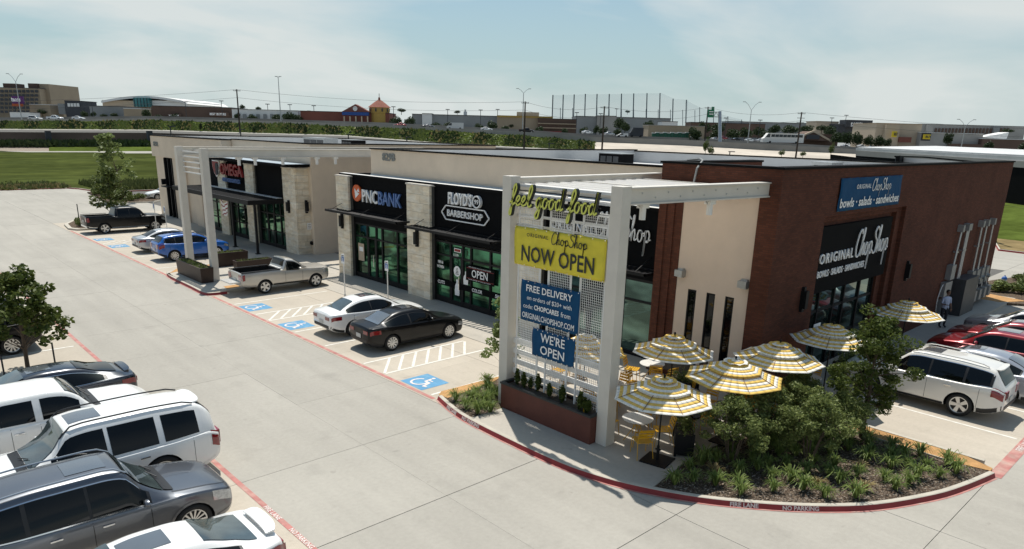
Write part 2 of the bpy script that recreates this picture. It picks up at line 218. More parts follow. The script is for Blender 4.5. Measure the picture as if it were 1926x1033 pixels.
# ------------------------------------------------------------------ helpers
COL = scn.collection
def V(*a): return Vector(a)
class MB:
    """collects polygons and links them as ONE mesh object"""
    def __init__(s): s.v = []; s.f = []; s.m = []; s.mats = []; s.cur = 0
    def use(s, name):
        if name not in s.mats: s.mats.append(name)
        s.cur = s.mats.index(name); return s
    def face(s, pts):
        i = len(s.v); s.v += [tuple(p) for p in pts]; s.f.append(tuple(range(i, i+len(pts)))); s.m.append(s.cur)
    def faces(s, vs, fs):
        i = len(s.v); s.v += [tuple(p) for p in vs]
        for f in fs: s.f.append(tuple(i+k for k in f)); s.m.append(s.cur)
    def box(s, x0, x1, y0, y1, z0, z1, skip=()):
        if x0 > x1: x0, x1 = x1, x0
        if y0 > y1: y0, y1 = y1, y0
        if z0 > z1: z0, z1 = z1, z0
        vs = [(x0,y0,z0),(x1,y0,z0),(x1,y1,z0),(x0,y1,z0),(x0,y0,z1),(x1,y0,z1),(x1,y1,z1),(x0,y1,z1)]
        fs = [(0,3,2,1),(4,5,6,7),(0,1,5,4),(1,2,6,5),(2,3,7,6),(3,0,4,7)]
        s.faces(vs, [f for k, f in enumerate(fs) if k not in skip]); return s
    def cbox(s, c, h, R=None):
        """box by centre, half sizes and 3x3 rotation"""
        vs = []
        for dx, dy, dz in ((-1,-1,-1),(1,-1,-1),(1,1,-1),(-1,1,-1),(-1,-1,1),(1,-1,1),(1,1,1),(-1,1,1)):
            p = Vector((dx*h[0], dy*h[1], dz*h[2]))
            if R is not None: p = R @ p
            vs.append(p + Vector(c))
        s.faces(vs, [(0,3,2,1),(4,5,6,7),(0,1,5,4),(1,2,6,5),(2,3,7,6),(3,0,4,7)]); return s
    def bar(s, a, b, w, h=None, up=(0,0,1)):
        a, b = Vector(a), Vector(b); h = w if h is None else h
        d = (b-a); L = d.length; d.normalize(); u = Vector(up)
        if abs(d.dot(u)) > 0.98: u = Vector((0,1,0)) if abs(d.y) < .9 else Vector((1,0,0))
        r = d.cross(u).normalized(); u = r.cross(d)
        R = Matrix((d, r, u)).transposed()
        return s.cbox((a+b)/2, (L/2, w/2, h/2), R)
    def tube(s, pts, r, n=6, cap=True):
        pts = [Vector(p) for p in pts]; rs = r if isinstance(r, (list, tuple)) else [r]*len(pts)
        rings = []; prev = None
        for i, p in enumerate(pts):
            d = (pts[min(i+1, len(pts)-1)] - pts[max(i-1, 0)]).normalized()
            if prev is None:
                u = Vector((0,0,1)) if abs(d.z) < .9 else Vector((1,0,0)); x = d.cross(u).normalized()
            else:
                x = (prev - d*prev.dot(d)).normalized()
            prev = x; y = d.cross(x)
            rings.append([p + (x*math.cos(2*PI*k/n) + y*math.sin(2*PI*k/n))*rs[i] for k in range(n)])
        vs = [q for R in rings for q in R]; fs = []
        for i in range(len(pts)-1):
            for k in range(n): fs.append((i*n+k, i*n+(k+1) % n, (i+1)*n+(k+1) % n, (i+1)*n+k))
        if cap: fs.append(tuple(range(n-1, -1, -1))); fs.append(tuple(range((len(pts)-1)*n, len(pts)*n)))
        s.faces(vs, fs); return s
    def lathe(s, prof, c=(0,0,0), n=16, axis='z'):
        vs = []
        for r, z in prof:
            for k in range(n):
                a = 2*PI*k/n; p = (r*math.cos(a), r*math.sin(a), z)
                if axis == 'y': p = (p[0], p[2], p[1])
                if axis == 'x': p = (p[2], p[0], p[1])
                vs.append((p[0]+c[0], p[1]+c[1], p[2]+c[2]))
        fs = []
        for i in range(len(prof)-1):
            for k in range(n): fs.append((i*n+k, i*n+(k+1) % n, (i+1)*n+(k+1) % n, (i+1)*n+k))
        s.faces(vs, fs); return s
    def cyl(s, c, r, h, n=16, axis='z', r2=None):
        r2 = r if r2 is None else r2
        return s.lathe([(0.0001, 0), (r, 0), (r2, h), (0.0001, h)], c, n, axis)
    def prism(s, poly, z0, z1):
        n = len(poly)
        a = sum(poly[i][0]*poly[(i+1) % n][1]-poly[(i+1) % n][0]*poly[i][1] for i in range(n))
        if a < 0: poly = poly[::-1]
        vs = [(x, y, z0) for x, y in poly] + [(x, y, z1) for x, y in poly]
        fs = [tuple(range(n, 2*n)), tuple(range(n-1, -1, -1))] + [(i, (i+1) % n, n+(i+1) % n, n+i) for i in range(n)]
        s.faces(vs, fs); return s
    def mesh(s, name):
        me = bpy.data.meshes.new(name); me.from_pydata(s.v, [], s.f); me.polygons.foreach_set('material_index', s.m)
        for k in s.mats: me.materials.append(M[k])
        me.update(); return me
    def build(s, name, m=None, parent=None, smooth=False, loc=None, rz=None):
        if m and not s.mats: s.mats = [m]
        me = s.mesh(name)
        if smooth: smooth_mesh(me, 40 if smooth is True else smooth)
        o = bpy.data.objects.new(name, me); COL.objects.link(o)
        if parent: o.parent = parent
        if loc: o.location = loc
        if rz is not None: o.rotation_euler = (0, 0, rz)
        return o
def smooth_mesh(me, ang=40):
    me.polygons.foreach_set('use_smooth', [True]*len(me.polygons)); me.set_sharp_from_angle(angle=math.radians(ang))
def link(me, name, parent=None, loc=None, rot=None):
    o = bpy.data.objects.new(name, me); COL.objects.link(o)
    if parent: o.parent = parent
    if loc is not None: o.location = loc
    if rot is not None: o.rotation_euler = rot
    return o
def tag(o, label=None, cat=None, group=None, kind=None):
    if label: o['label'] = label
    if cat: o['category'] = cat
    if group: o['group'] = group
    if kind: o['kind'] = kind
    return o
def thing(name, label, cat, loc=(0,0,0), rz=0, group=None):
    o = bpy.data.objects.new(name, None); COL.objects.link(o); o.location = loc; o.rotation_euler = (0,0,rz); o.empty_display_size = .1
    return tag(o, label, cat, group)
def struct(o, label=None): o['kind'] = 'structure'; return tag(o, label)
def kids(o): return [c for c in KID.get(o.name, [])]
def copy_tree(o, loc=None, rz=None, label=None, group=None, parent=None, sc=None):
    c = o.copy(); COL.objects.link(c)
    if parent: c.parent = parent; c.matrix_parent_inverse = o.matrix_parent_inverse
    if loc is not None: c.location = loc
    if rz is not None: c.rotation_euler = (0, 0, rz)
    if sc is not None: c.scale = sc
    if label: c['label'] = label
    if group: c['group'] = group
    for ch in list(o.children): copy_tree(ch, parent=c)
    return c
def at(px, py, d):
    """a point seen at photo pixel (px, py) and d metres along the view axis"""
    r = CR*((px-963)/FPX) - CU*((py-642.27)/FPX) + CF
    return CAM + r*d
DEPS = None
def text_mesh(body, w=None, h=None, depth=0.01, bold=0.0, align='CENTER', spacing=1.0):
    """flat lettering: a mesh in its own XY plane scaled to w x h (metres), left-bottom at 0"""
    cu = bpy.data.curves.new('lettering', 'FONT'); cu.body = body; cu.size = 1; cu.align_x = align; cu.space_character = spacing
    cu.offset = bold; cu.extrude = 0.5; cu.resolution_u = 2
    o = bpy.data.objects.new('lettering', cu); COL.objects.link(o); bpy.context.view_layer.update()
    me = bpy.data.meshes.new_from_object(o.evaluated_get(bpy.context.evaluated_depsgraph_get()))
    bpy.data.objects.remove(o); bpy.data.curves.remove(cu)
    xs = [v.co.x for v in me.vertices]; ys = [v.co.y for v in me.vertices]
    x0, x1, y0, y1 = min(xs), max(xs), min(ys), max(ys)
    sx = w/(x1-x0) if w else None; sy = h/(y1-y0) if h else None
    sx = sx or sy; sy = sy or sx
    for v in me.vertices: v.co = Vector(((v.co.x-x0)*sx, (v.co.y-y0)*sy, (v.co.z+.5)*depth))
    me.name = 'lettering'; return me
FRONT = Matrix(((0,0,-1),(-1,0,0),(0,1,0)))     # lettering on walls that face -X (reads towards -Y)
SIDE = Matrix(((1,0,0),(0,0,-1),(0,1,0)))       # lettering on walls that face -Y
def text(body, origin, R, w, h, m, parent=None, depth=0.02, bold=0.0, name='lettering', spacing=1.0, align='CENTER'):
    me = text_mesh(body, w, h, depth, bold, align, spacing); me.materials.clear(); me.materials.append(M[m])
    o = link(me, name, parent); mw = R.to_4x4(); mw.translation = Vector(origin)
    o.matrix_basis = mw; return o
# hand-drawn script alphabet: strokes on a grid (baseline 0, x-height 1)
SCR = {
 'f': ([(0,.2),(.35,.6),(.72,1.6),(.62,2.1),(.42,1.9),(.34,1.2),(.34,0),(.28,-.9),(.12,-1.0),(.10,-.6),(.35,-.05),(.75,.25)], .75),
 'e': ([(0,.25),(.35,.45),(.55,.8),(.4,1.0),(.18,.75),(.15,.3),(.35,.02),(.75,.25)], .72),
 'l': ([(0,.25),(.4,.9),(.62,1.7),(.5,2.1),(.3,1.8),(.22,.8),(.28,.15),(.5,.0),(.75,.25)], .72),
 'g': ([(.6,.85),(.35,1.0),(.1,.65),(.15,.15),(.4,.05),(.62,.6),(.66,1.0),(.62,.2),(.5,-.8),(.28,-1.05),(.1,-.75),(.4,-.2),(.85,.25)], .85),
 'o': ([(.5,.95),(.25,.95),(.08,.5),(.2,.08),(.45,.08),(.6,.5),(.5,.92),(.6,.75),(.85,.8)], .80),
 'd': ([(.6,.85),(.35,1.0),(.1,.6),(.2,.08),(.45,.1),(.62,.6),(.74,2.1),(.64,.4),(.75,.05),(.98,.25)], 1.0),
 'C': ([(.95,1.75),(.75,2.1),(.35,1.7),(.1,.8),(.22,.1),(.55,.02),(.98,.35)], .92),
 'h': ([(0,.3),(.35,1.4),(.45,2.1),(.3,1.9),(.14,.0),(.28,.7),(.48,1.0),(.56,.7),(.54,.1),(.8,.25)], .78),
 'p': ([(0,.5),(.2,1.0),(.12,0),(.02,-1.1),(.1,0),(.2,.8),(.45,1.0),(.6,.6),(.45,.1),(.2,.1),(.75,.3)], .75),
 'S': ([(1.0,1.8),(.65,2.1),(.3,1.75),(.42,1.3),(.78,.9),(.68,.2),(.3,.0),(.0,.25)], .9)}
def spline(pts, k=5):
    out = []
    P = [pts[0]] + list(pts) + [pts[-1]]
    for i in range(1, len(P)-2):
        for j in range(k):
            t = j/k; a, b, c, d = P[i-1], P[i], P[i+1], P[i+2]
            out.append(tuple(.5*((2*b[q]) + (-a[q]+c[q])*t + (2*a[q]-5*b[q]+4*c[q]-d[q])*t*t + (-a[q]+3*b[q]-3*c[q]+d[q])*t**3) for q in range(len(b))))
    out.append(tuple(pts[-1])); return out
def script(body, origin, R, w, h, m, parent=None, r=0.02, depth=0.02, name='lettering', step=0.0, slant=0.0):
    """cursive letters as flattened strokes; w = word width, h = height of the tall letters above the baseline"""
    segs = []; x = 0
    for ch in body:
        if ch == ' ': x += .5; continue
        P, adv = SCR[ch]; segs.append([(a+x+slant*b, b) for a, b in spline(P)]); x += adv
    X1 = max(p[0] for s_ in segs for p in s_); X0 = min(p[0] for s_ in segs for p in s_)
    mb = MB(); sx = w/(X1-X0); sy = h/2.1
    for s_ in segs:
        pts = [((a-X0)*sx, b*sy) for a, b in s_]; L = []; Rr = []
        for i, p in enumerate(pts):
            q0 = pts[max(i-1, 0)]; q1 = pts[min(i+1, len(pts)-1)]; dx, dy = q1[0]-q0[0], q1[1]-q0[1]; l = math.hypot(dx, dy) or 1
            nx, ny = -dy/l*r, dx/l*r; L.append((p[0]+nx, p[1]+ny)); Rr.append((p[0]-nx, p[1]-ny))
        n = len(pts); vs = [(*p, 0) for p in L] + [(*p, 0) for p in Rr] + [(*p, depth) for p in L] + [(*p, depth) for p in Rr]; fs = []
        for i in range(n-1):
            fs += [(2*n+i+1, 2*n+i, 3*n+i, 3*n+i+1), (i, i+1, 2*n+i+1, 2*n+i), (n+i+1, n+i, 3*n+i, 3*n+i+1)]
        fs += [(0, 2*n, 3*n, n), (n-1, 2*n-1, 4*n-1, 3*n-1)]
        mb.faces(vs, fs)
    o = mb.build(name, m, parent); mw = R.to_4x4(); mw.translation = Vector(origin); o.matrix_basis = mw; return o
# ------------------------------------------------------------------ ground
b = MB(); S = 4200
b.face([(-S,-S,-.35),(S,-S,-.35),(S,S,-.35),(-S,S,-.35)]); struct(b.build('ground', 'terrain'), 'open ground running out to the horizon')
b = MB(); b.box(-40, 75, -12, 106, -.34, -.02); lot = struct(b.build('parking_lot', 'joint'), 'base of the concrete parking lot, seen in the slab joints')
# individual concrete slabs
xs = [-40.2, -31, -22, -13, -6.5, 0.0, 5.86, 9.3, 12.74, 16.65, 20.65, 24.4, 28.4, 32.4, 36.4, 40.4, 44.6, 48.6, 53, 58, 64, 75]
ys = [-12, -8, -4, -.4, 3.55, 7.85, 11.94, 15.65, 19.5, 23.3, 27.4, 31.6, 35.67, 39.8, 44, 48.2, 52.4, 56.6, 60.8, 65, 70, 76, 83, 90, 98, 106]
for i in range(len(xs)-1):
    for j in range(len(ys)-1):
        x0, x1, y0, y1 = xs[i], xs[i+1], ys[j], ys[j+1]
        if x0 > 21 and y0 > 11.5 and x1 < 62: continue
        if x0 > 12.7 and y0 > 98: continue
        aisle = (5.8 < x0 < 12.7 and y0 > -20) or (x0 >= 5.8 and y1 < 3.6) or y0 > 68 or x0 > 44 or (y0 < 9 and 12 < x0 < 20.6)
        GY = {11.94: .011, 15.65: .006, 35.67: .006, 7.85: .009, 3.55: .007}; GX = {12.74: .008, 16.65: .007, 5.86: .005}
        s = MB(); s.box(x0+GX.get(x0,.0025), x1-GX.get(x1,.0025), y0+GY.get(y0,.0035), y1-GY.get(y1,.0035), -.02, random.uniform(-.0015, .0015), skip=(0,))
        tag(s.build('slab', 'aisle_concrete' if aisle else 'bay_concrete', lot))
# painted lines lie 4 mm above the slabs
def strip(name, pts, w, m, z=.006, parent=None, label=None):
    s = MB()
    for a, c in zip(pts[:-1], pts[1:]):
        d = Vector((c[0]-a[0], c[1]-a[1], 0)).normalized(); n = Vector((-d.y, d.x, 0))*w/2
        s.face([(a[0]+n.x, a[1]+n.y, z), (a[0]-n.x, a[1]-n.y, z), (c[0]-n.x, c[1]-n.y, z), (c[0]+n.x, c[1]+n.y, z)])
    o = s.build(name, m, parent); return struct(o, label) if not parent else o
strip('fire_lane_line', [(12.89, 64.5), (12.89, 42.2)], .15, 'red_line', label='faded red fire lane line beside the far parking bays')
strip('fire_lane_line', [(12.89, 35.6), (12.89, 17.2)], .15, 'red_line', label='red fire lane line in front of the blue wheelchair squares')
strip('fire_lane_line', [(5.86, 1.0), (5.86, 104)], .13, 'red_line', label='red fire lane line along the bays of the large parked cars')
strip('fire_lane_line', [(20.75, 3.50), (44, 3.50)], .30, 'red_line', label='faded red fire lane line behind the white and red cars at right')
for y in (44.7, 49.4, 55.4, 59.5): strip('stall_line', [(13.05, y), (18, y)], .10, 'white_line', label='white line between far parking bays')
for y in (33.35, 27.1, 24.55, 17.55): strip('stall_line', [(13.05, y), (18, y)], .09, 'white_line', label='worn white line between the near parking bays')
for y in (10.6, 13.35, 16.1, 18.85, 21.8, 24.8, 27.6, 30.4, 33.2, 36, 38.8, 41.6, 44.4): strip('stall_line', [(.3, y), (5.6, y)], .10, 'white_line', label='white line between bays on the left side of the aisle')
for x in (24.15, 26.95, 29.75, 32.7, 35.6, 38.5, 41.3): strip('stall_line', [(x, 3.75), (x, 8.7)], .10, 'white_line', label='white line between the bays beside the brick wall')
def hatch(y0, y1, x0, x1, n):
    s = MB()
    def q(a, c, w=.10):
        d = Vector((c[0]-a[0], c[1]-a[1], 0)).normalized(); m_ = Vector((-d.y, d.x, 0))*w/2
        s.face([(a[0]+m_.x, a[1]+m_.y, .006), (a[0]-m_.x, a[1]-m_.y, .006), (c[0]-m_.x, c[1]-m_.y, .006), (c[0]+m_.x, c[1]+m_.y, .006)])
    q((x0, y0), (x1, y0)); q((x0, y1), (x1, y1))
    for i in range(n):
        x = x0+.0+(x1-x0-1.1)*i/(n-1); s_ = .0
        q((x, y0+.06), (x+1.1, y1-.06))
    return struct(s.build('hatched_zone', 'white_line'), 'white hatched no parking strip beside a wheelchair bay')
hatch(29.5, 30.9, 13.05, 17.5, 7); hatch(20.25, 21.7, 13.05, 17.8, 7)
hatch(56.0, 57.2, 13.05, 17.5, 6)
def isa(x, y, label):
    """blue square with a white wheelchair figure, read from the aisle"""
    s = MB(); s.use('blue_paint'); s.face([(x-.58,y-.62,.006),(x+.58,y-.62,.006),(x+.58,y+.62,.006),(x-.58,y+.62,.006)])
    s.use('stencil_white')
    def seg(P, w):
        for a, c in zip(P[:-1], P[1:]):
            d = Vector((c[0]-a[0], c[1]-a[1], 0)).normalized(); m_ = Vector((-d.y, d.x, 0))*w/2; e = d*w*.3
            pts = [(a[0]+m_.x-e.x, a[1]+m_.y-e.y), (a[0]-m_.x-e.x, a[1]-m_.y-e.y), (c[0]-m_.x+e.x, c[1]-m_.y+e.y), (c[0]+m_.x+e.x, c[1]+m_.y+e.y)]
            s.face([(x+v, y-u, .010+random.uniform(0,.0006)) for u, v in pts])
    seg([(-.05,.32),(-.02,.05),(.22,.03),(.33,-.30),(.43,-.26)], .085)
    seg([(-.04,.2),(.18,.2)], .06)
    seg([(-.12+.30*math.cos(t)*.95, -.12+.30*math.sin(t)) for t in [math.radians(v) for v in range(120, 381, 20)]], .075)
    s.face([(x+.43+.07*math.cos(t), y+.06+.07*math.sin(t), .0112) for t in [k*PI/4 for k in range(8)]])
    return struct(s.build('wheelchair_marking'), label)
isa(13.62, 32.2, 'blue square with white wheelchair figure nearest the silver pickup'); isa(13.62, 28.1, 'blue square with white wheelchair figure behind the white sedan')
isa(13.62, 18.7, 'blue square with white wheelchair figure nearest the pergola'); isa(13.7, 58.4, 'farthest blue wheelchair square, by the black pickup'); isa(13.7, 54.6, 'blue wheelchair square beside the silver sedan')
# ------------------------------------------------------------------ kerbed island, patio and walks
KOUT = [(12.92,17.08),(12.62,16.0),(12.46,15.0),(12.40,13.25),(12.42,11.3),(12.60,10.15),(12.95,9.09),(13.60,7.84),(14.44,6.74),(15.38,5.76),(16.57,4.86),(18.2,4.10),(19.4,3.74),(20.70,3.46)]
KOUT = [tuple(p) for p in spline(KOUT, 4)]
def offset(P, d):
    out_ = []
    for i, p in enumerate(P):
        a = P[max(i-1,0)]; c = P[min(i+1,len(P)-1)]; t = Vector((c[0]-a[0], c[1]-a[1])).normalized(); out_.append((p[0]-t.y*d, p[1]+t.x*d))
    return out_
def kerb(name, P, d, h, parent=None, label=None, red=True, apron=True):
    """a kerb with battered face: red painted front and apron, bare top; d = width towards the inside"""
    s = MB(); n = len(P); sg = 1 if d > 0 else -1
    A = offset(P, 0.045*sg) if True else P; B = offset(P, d)
    for i in range(n-1):
        z1 = h
        s.use('red_paint' if red else 'kerb')
        f = [(*P[i], 0), (*P[i+1], 0), (*A[i+1], h-.012), (*A[i], h-.012)]; s.face(f if d > 0 else f[::-1])
        s.use('kerb'); A2 = offset(P, .065*sg)
        f = [(*A[i], h-.012), (*A[i+1], h-.012), (*A2[i+1], h), (*A2[i], h)]; s.face(f if d > 0 else f[::-1])
        f = [(*A2[i], h), (*A2[i+1], h), (*B[i+1], h), (*B[i], h)]; s.face(f if d > 0 else f[::-1])
        f = [(*B[i], h), (*B[i+1], h), (*B[i+1], 0), (*B[i], 0)]; s.face(f if d > 0 else f[::-1])
        if apron and red:
            O = offset(P, -.055*sg); s.use('red_line'); f = [(*O[i], .007), (*O[i+1], .007), (*P[i+1], .007), (*P[i], .007)]; s.face(f if d > 0 else f[::-1])
    o = s.build(name, None, parent); return struct(o, label)
H = .135
kerb('kerb', KOUT, .17, H, label='red painted kerb curving round the planted island')
KIN = offset(KOUT, .17)
# concrete walk and patio
def slab_poly(name, poly, z0, z1, m, label=None): 
    s = MB(); s.prism(poly, z0, z1); return struct(s.build(name, m), label)
i_bed0 = min(range(len(KIN)), key=lambda i: (KIN[i][0]-12.9)**2+(KIN[i][1]-14.9)**2)
i_bed1 = min(range(len(KIN)), key=lambda i: (KIN[i][0]-13.6)**2+(KIN[i][1]-8.94)**2)
patio_poly = KIN[i_bed0:i_bed1+1] + [(15.05,9.14),(16.3,9.2),(21.2,8.8),(47,8.9),(47,10.2),(20.5,10.2),(20.5,14.5),(21.4,14.5),(21.4,17.3),(15.95,17.3),(14.0,14.98)]
slab_poly('patio', patio_poly, 0, H, 'walk_concrete', 'raised concrete patio and walk in front of the restaurant')
s = MB()
for (x0,x1,y0,y1) in ((18.25,21.4,17.3,23.3),(18.25,21.4,23.32,27.5),(18.25,21.4,27.52,31.7),(18.25,21.4,31.72,37.4),(18.25,22.1,37.42,43.8),(18.25,22.9,43.82,50),(18.25,22.9,50.02,56),(18.25,22.9,56.02,62),(18.25,22.9,62.02,75)):
    s.box(x0, x1, y0, y1, -.02, .016)
struct(s.build('sidewalk', 'walk_concrete'), 'flush concrete sidewalk along the storefronts')
# small bed left of the pergola
bed1 = KIN[1:i_bed0+1] + [(14.0,14.98),(15.95,17.25),(13.2,17.25)]
slab_poly('planting_bed', bed1, 0, H-.03, 'mulch', 'small mulched bed left of the pergola planter')
slab_poly('gravel_strip', [(13.1,16.75),(15.3,17.0),(16.0,17.27),(13.3,17.36),(13.05,17.15)], 0, H-.015, 'granite', 'orange gravel strip edging the small bed')
# large bed
bed2 = KIN[i_bed1:] + [(21.05,4.0),(21.2,6.4),(21.2,8.8),(16.3,9.2),(15.05,9.14)]
slab_poly('planting_bed', bed2, 0, H-.03, 'mulch', 'large mulched island bed with shrubs and strappy plants')
slab_poly('gravel_strip', [(20.62,8.7),(21.28,8.75),(21.30,4.3),(21.0,3.62),(20.78,3.62),(20.62,4.4)], 0, H-.012, 'granite', 'orange gravel strip beside the white sports utility parking bay')
s = MB(); s.box(21.30, 21.44, 3.9, 8.8, 0, H); s.box(20.58, 20.615, 4.4, 8.7, 0, H+.01); struct(s.build('kerb', 'kerb'), 'bare straight kerb of the island beside the right parking bays')
# island that carries the far pergola
FK = [(12.87,42.3),(12.72,41.2),(12.68,38.2),(12.66,36.3),(12.95,35.85),(13.7,35.75)]
kerb('kerb', [tuple(p) for p in spline(FK, 3)], .17, H, label='bright red kerb in front of the far pergola')
slab_poly('island', [(12.87,42.2),(12.85,36.1),(14.7,35.95),(16.2,36.8),(18.3,36.9),(18.3,43.6),(14.5,43.9),(13.0,42.7)], 0, H, 'walk_concrete', 'raised concrete island under the far pergola')
slab_poly('gravel_strip', [(13.0,42.2),(13.9,43.5),(16,43.6),(16,43.0),(13.9,42.6)], 0, H+.008, 'granite', 'orange gravel patch left of the far pergola planter')
slab_poly('gravel_strip', [(13.9,36.25),(16.1,36.7),(16.1,37.2),(14.0,37.0)], 0, H+.008, 'granite', 'orange gravel patch behind the silver pickup')
# far end: islands, kerbs and field
slab_poly('island', [(12.9,65.2),(13.3,64.2),(17.6,63.9),(18.2,65),(17.8,72.5),(15.5,72.8),(13.2,68)], 0, .13, 'kerb', 'kerbed island beyond the black pickup')
slab_poly('planting_bed', [(13.2,65.4),(13.6,64.5),(17.4,64.2),(17.9,65),(17.5,72.2),(15.6,72.4),(13.5,68)], .1, .15, 'mulch', 'mulched bed beyond the black pickup')
kerb('kerb', [(60,99.2),(36,98.6),(23.5,98.6),(22.4,104.2),(21.5,106.0),(-40,105.2)][::-1], .2, .14, label='red kerb along the edge of the grass field')
slab_poly('field', [(-60,105.4),(21.6,106.1),(22.7,104.4),(23.7,98.8),(36,98.8),(64,99.4),(64,84),(200,84),(200,228),(-160,228)], -.3, .10, 'field_grass', 'long grass field beyond the parking lot')
slab_poly('planting_bed', [(20.8,84.4),(22.0,98.3),(24.0,98.5),(24.5,90),(27,86),(24.8,83.9)], 0, .14, 'mulch', 'bed of low shrubs past the end of the left building')
kerb('kerb', [(27.3,86.2),(25.0,83.6),(20.8,84.0),(22.0,98.3)], -.15, .14, red=False, label='bare kerb round the far shrub bed')
# right far side: drive, kerb, dry grass, lawn
slab_poly('lawn', [(68.9,14.6),(82,19.0),(180,52),(180,-60),(66,-60),(64,-10)], -.3, .10, 'lawn', 'bright green lawn in front of the dark fence')
slab_poly('dry_grass_strip', [(69.0,14.9),(76.5,17.0),(76.5,-30),(66.4,-30)], .0, .14, 'dry_grass', 'strip of dry tan grass by the red kerb')
kerb('kerb', [(66.1,-30),(68.6,14.9),(90,21.5)], -.2, .14, label='red kerb at the edge of the dry grass')
slab_poly('planting_bed', [(44.8,9.4),(45.2,10.9),(47.0,11.6),(52,11.4),(62,9),(62,2),(50,5.0),(46.5,7.2)], 0, .12, 'mulch', 'bed of low shrubs past the corner of the brick building')
slab_poly('gravel_strip', [(45.0,9.2),(45.2,10.9),(47.0,11.6),(50,11.5),(47.2,10.6),(46.6,8.3)], 0, .14, 'granite', 'orange gravel at the corner of the brick building')
# stencilled words on the kerb face and on the red lines
def kerbword(word, i0, x_off, size, label):
    """letters laid along the battered kerb face"""
    p = Vector((*KOUT[i0], 0)); q = Vector((*KOUT[i0+3], 0)); d = (q-p).normalized(); n = Vector((d.y, -d.x, 0))   # outwards
    up = (Vector((0,0,.123)) - n*.045).normalized()
    R = Matrix((d, up, d.cross(up))).transposed()
    o = text(word, p + up*.012 + d.cross(up)*.012 + d*x_off, R, None, size, 'stencil_white', depth=.002, bold=.03, name='kerb_lettering')
    return struct(o, label)
def near(x, y): return min(range(len(KOUT)), key=lambda i: (KOUT[i][0]-x)**2+(KOUT[i][1]-y)**2)
kerbword('FIRE LANE', near(14.35,6.9), -.30, .108, 'words FIRE LANE stencilled on the red kerb of the island'); kerbword('NO PARKING', near(14.9,6.25), -.12, .108, 'words NO PARKING stencilled on the red kerb of the island')
kerbword('FIRE LANE', near(12.72,16.35), .0, .108, 'words FIRE LANE stencilled on the kerb by the small bed'); kerbword('NO PARKING', near(12.5,15.2), .0, .108, 'words NO PARKING stencilled on the kerb by the small bed')
GR = lambda d: Matrix((Vector(d), Vector((-d[1], d[0], 0)), Vector((0,0,1)))).transposed()
for w, y, lab in (('FIRE LANE', 14.2, 'words FIRE LANE on the red line by the grey car'), ('NO PARKING', 12.95, 'words NO PARKING on the red line by the white sedan')):
    struct(text(w, (5.80, y, .010), GR((0,-1,0)), None, .12, 'stencil_white', depth=.001, bold=.02, name='ground_lettering'), lab)
for w, x, lab in (('FIRE LANE', 23.2, 'words FIRE LANE on the red line behind the white car at right'), ('NO PARKING', 24.6, 'words NO PARKING on the red line behind the white car at right')):
    struct(text(w, (x, 3.42, .010), GR((1,0,0)), None, .17, 'stencil_white', depth=.001, bold=.02, name='ground_lettering'), lab)
# ------------------------------------------------------------------ main retail building
def P_(name, m, parent, x0, x1, y0, y1, z0, z1): 
    s = MB(); s.box(x0, x1, y0, y1, z0, z1); return s.build(name, m, parent)
def stone_pillar(parent, x0, x1, y0, y1, z1, side=False, rows=13):
    """squared stone blocks with recessed joints; each block its own object"""
    core = P_('pillar', 'joint', parent, x0+.02, x1, y0+.02, y1-.02, 0, z1-.02)
    h = z1/rows; g = .006
    for r in range(rows):
        a = y0; k = 0; W_ = y1-y0
        cuts = [0, W_] if W_ < .9 else ([0, W_*random.uniform(.38,.62), W_] if r % 2 else ([0, W_*.28, W_*.80, W_] if W_ > 1.5 else [0, W_*random.uniform(.3,.7), W_]))
        for c0, c1 in zip(cuts[:-1], cuts[1:]):
            s = MB(); d = random.uniform(0, .006); s.box(x0-.03-d, x0+.10, y0+c0+g, y0+c1-g, r*h+g, (r+1)*h-g); s.build('stone_block', 'stone', core)
        if side:
            D = x1-x0-.10; cc = [0, D*(.45 if r % 2 else .6), D]
            for c0, c1 in zip(cc[:-1], cc[1:]):
                s = MB(); s.box(x0+.103+c0+g, x0+.10+c1-g, y0-.03-random.uniform(0,.006), y0+.08, r*h+g, (r+1)*h-g); s.build('stone_block', 'stone', core)
    s = MB(); s.box(x0-.06, x1, y0-.05, y1+.05, z1, z1+.07); s.build('pillar_cap', 'steel_paint', core)
    return core
bld = thing('retail_building', 'long retail block with brown brick corner, black shopfronts and cream upper wall marked 829B', 'building', (20.5, 10.2, 0))
B0 = bld
def rel(o):      # children built in world metres: keep them where they stand
    o.matrix_parent_inverse = Matrix.Translation(-Vector(o.parent.location)); return o
def WP(name, m, x0, x1, y0, y1, z0, z1, parent=None, raw=None):
    s = MB(); s.box(x0, x1, y0, y1, z0, z1); o = s.build(name, m, parent or bld)
    if parent is None: rel(o)
    return o
YW = 10.2; XB = 20.5; TOP = 7.44
# side brick wall with the doorway recess
WP('brick_wall', 'brick', 20.9, 23.8, YW, YW+.4, 0, TOP); WP('brick_wall', 'brick', 31.25, 46.2, YW, YW+.4, 0, TOP); WP('brick_wall', 'brick', 23.8, 31.25, YW, YW+.4, 5.86, TOP)
WP('brick_reveal', 'brick', 30.75, 31.25, YW+.16, YW+1.0, 0, 5.86); WP('brick_reveal', 'brick', 30.25, 30.75, YW+.34, YW+1.0, 0, 5.86); WP('brick_reveal', 'brick', 23.8, 30.75, YW+.16, YW+.6, 5.66, 5.86); WP('brick_reveal', 'brick', 23.8, 30.25, YW+.24, YW+.9, 5.5, 5.66)
WP('sign_fascia', 'black_panel', 23.8, 30.25, YW+.10, YW+.6, 3.2, 5.5)
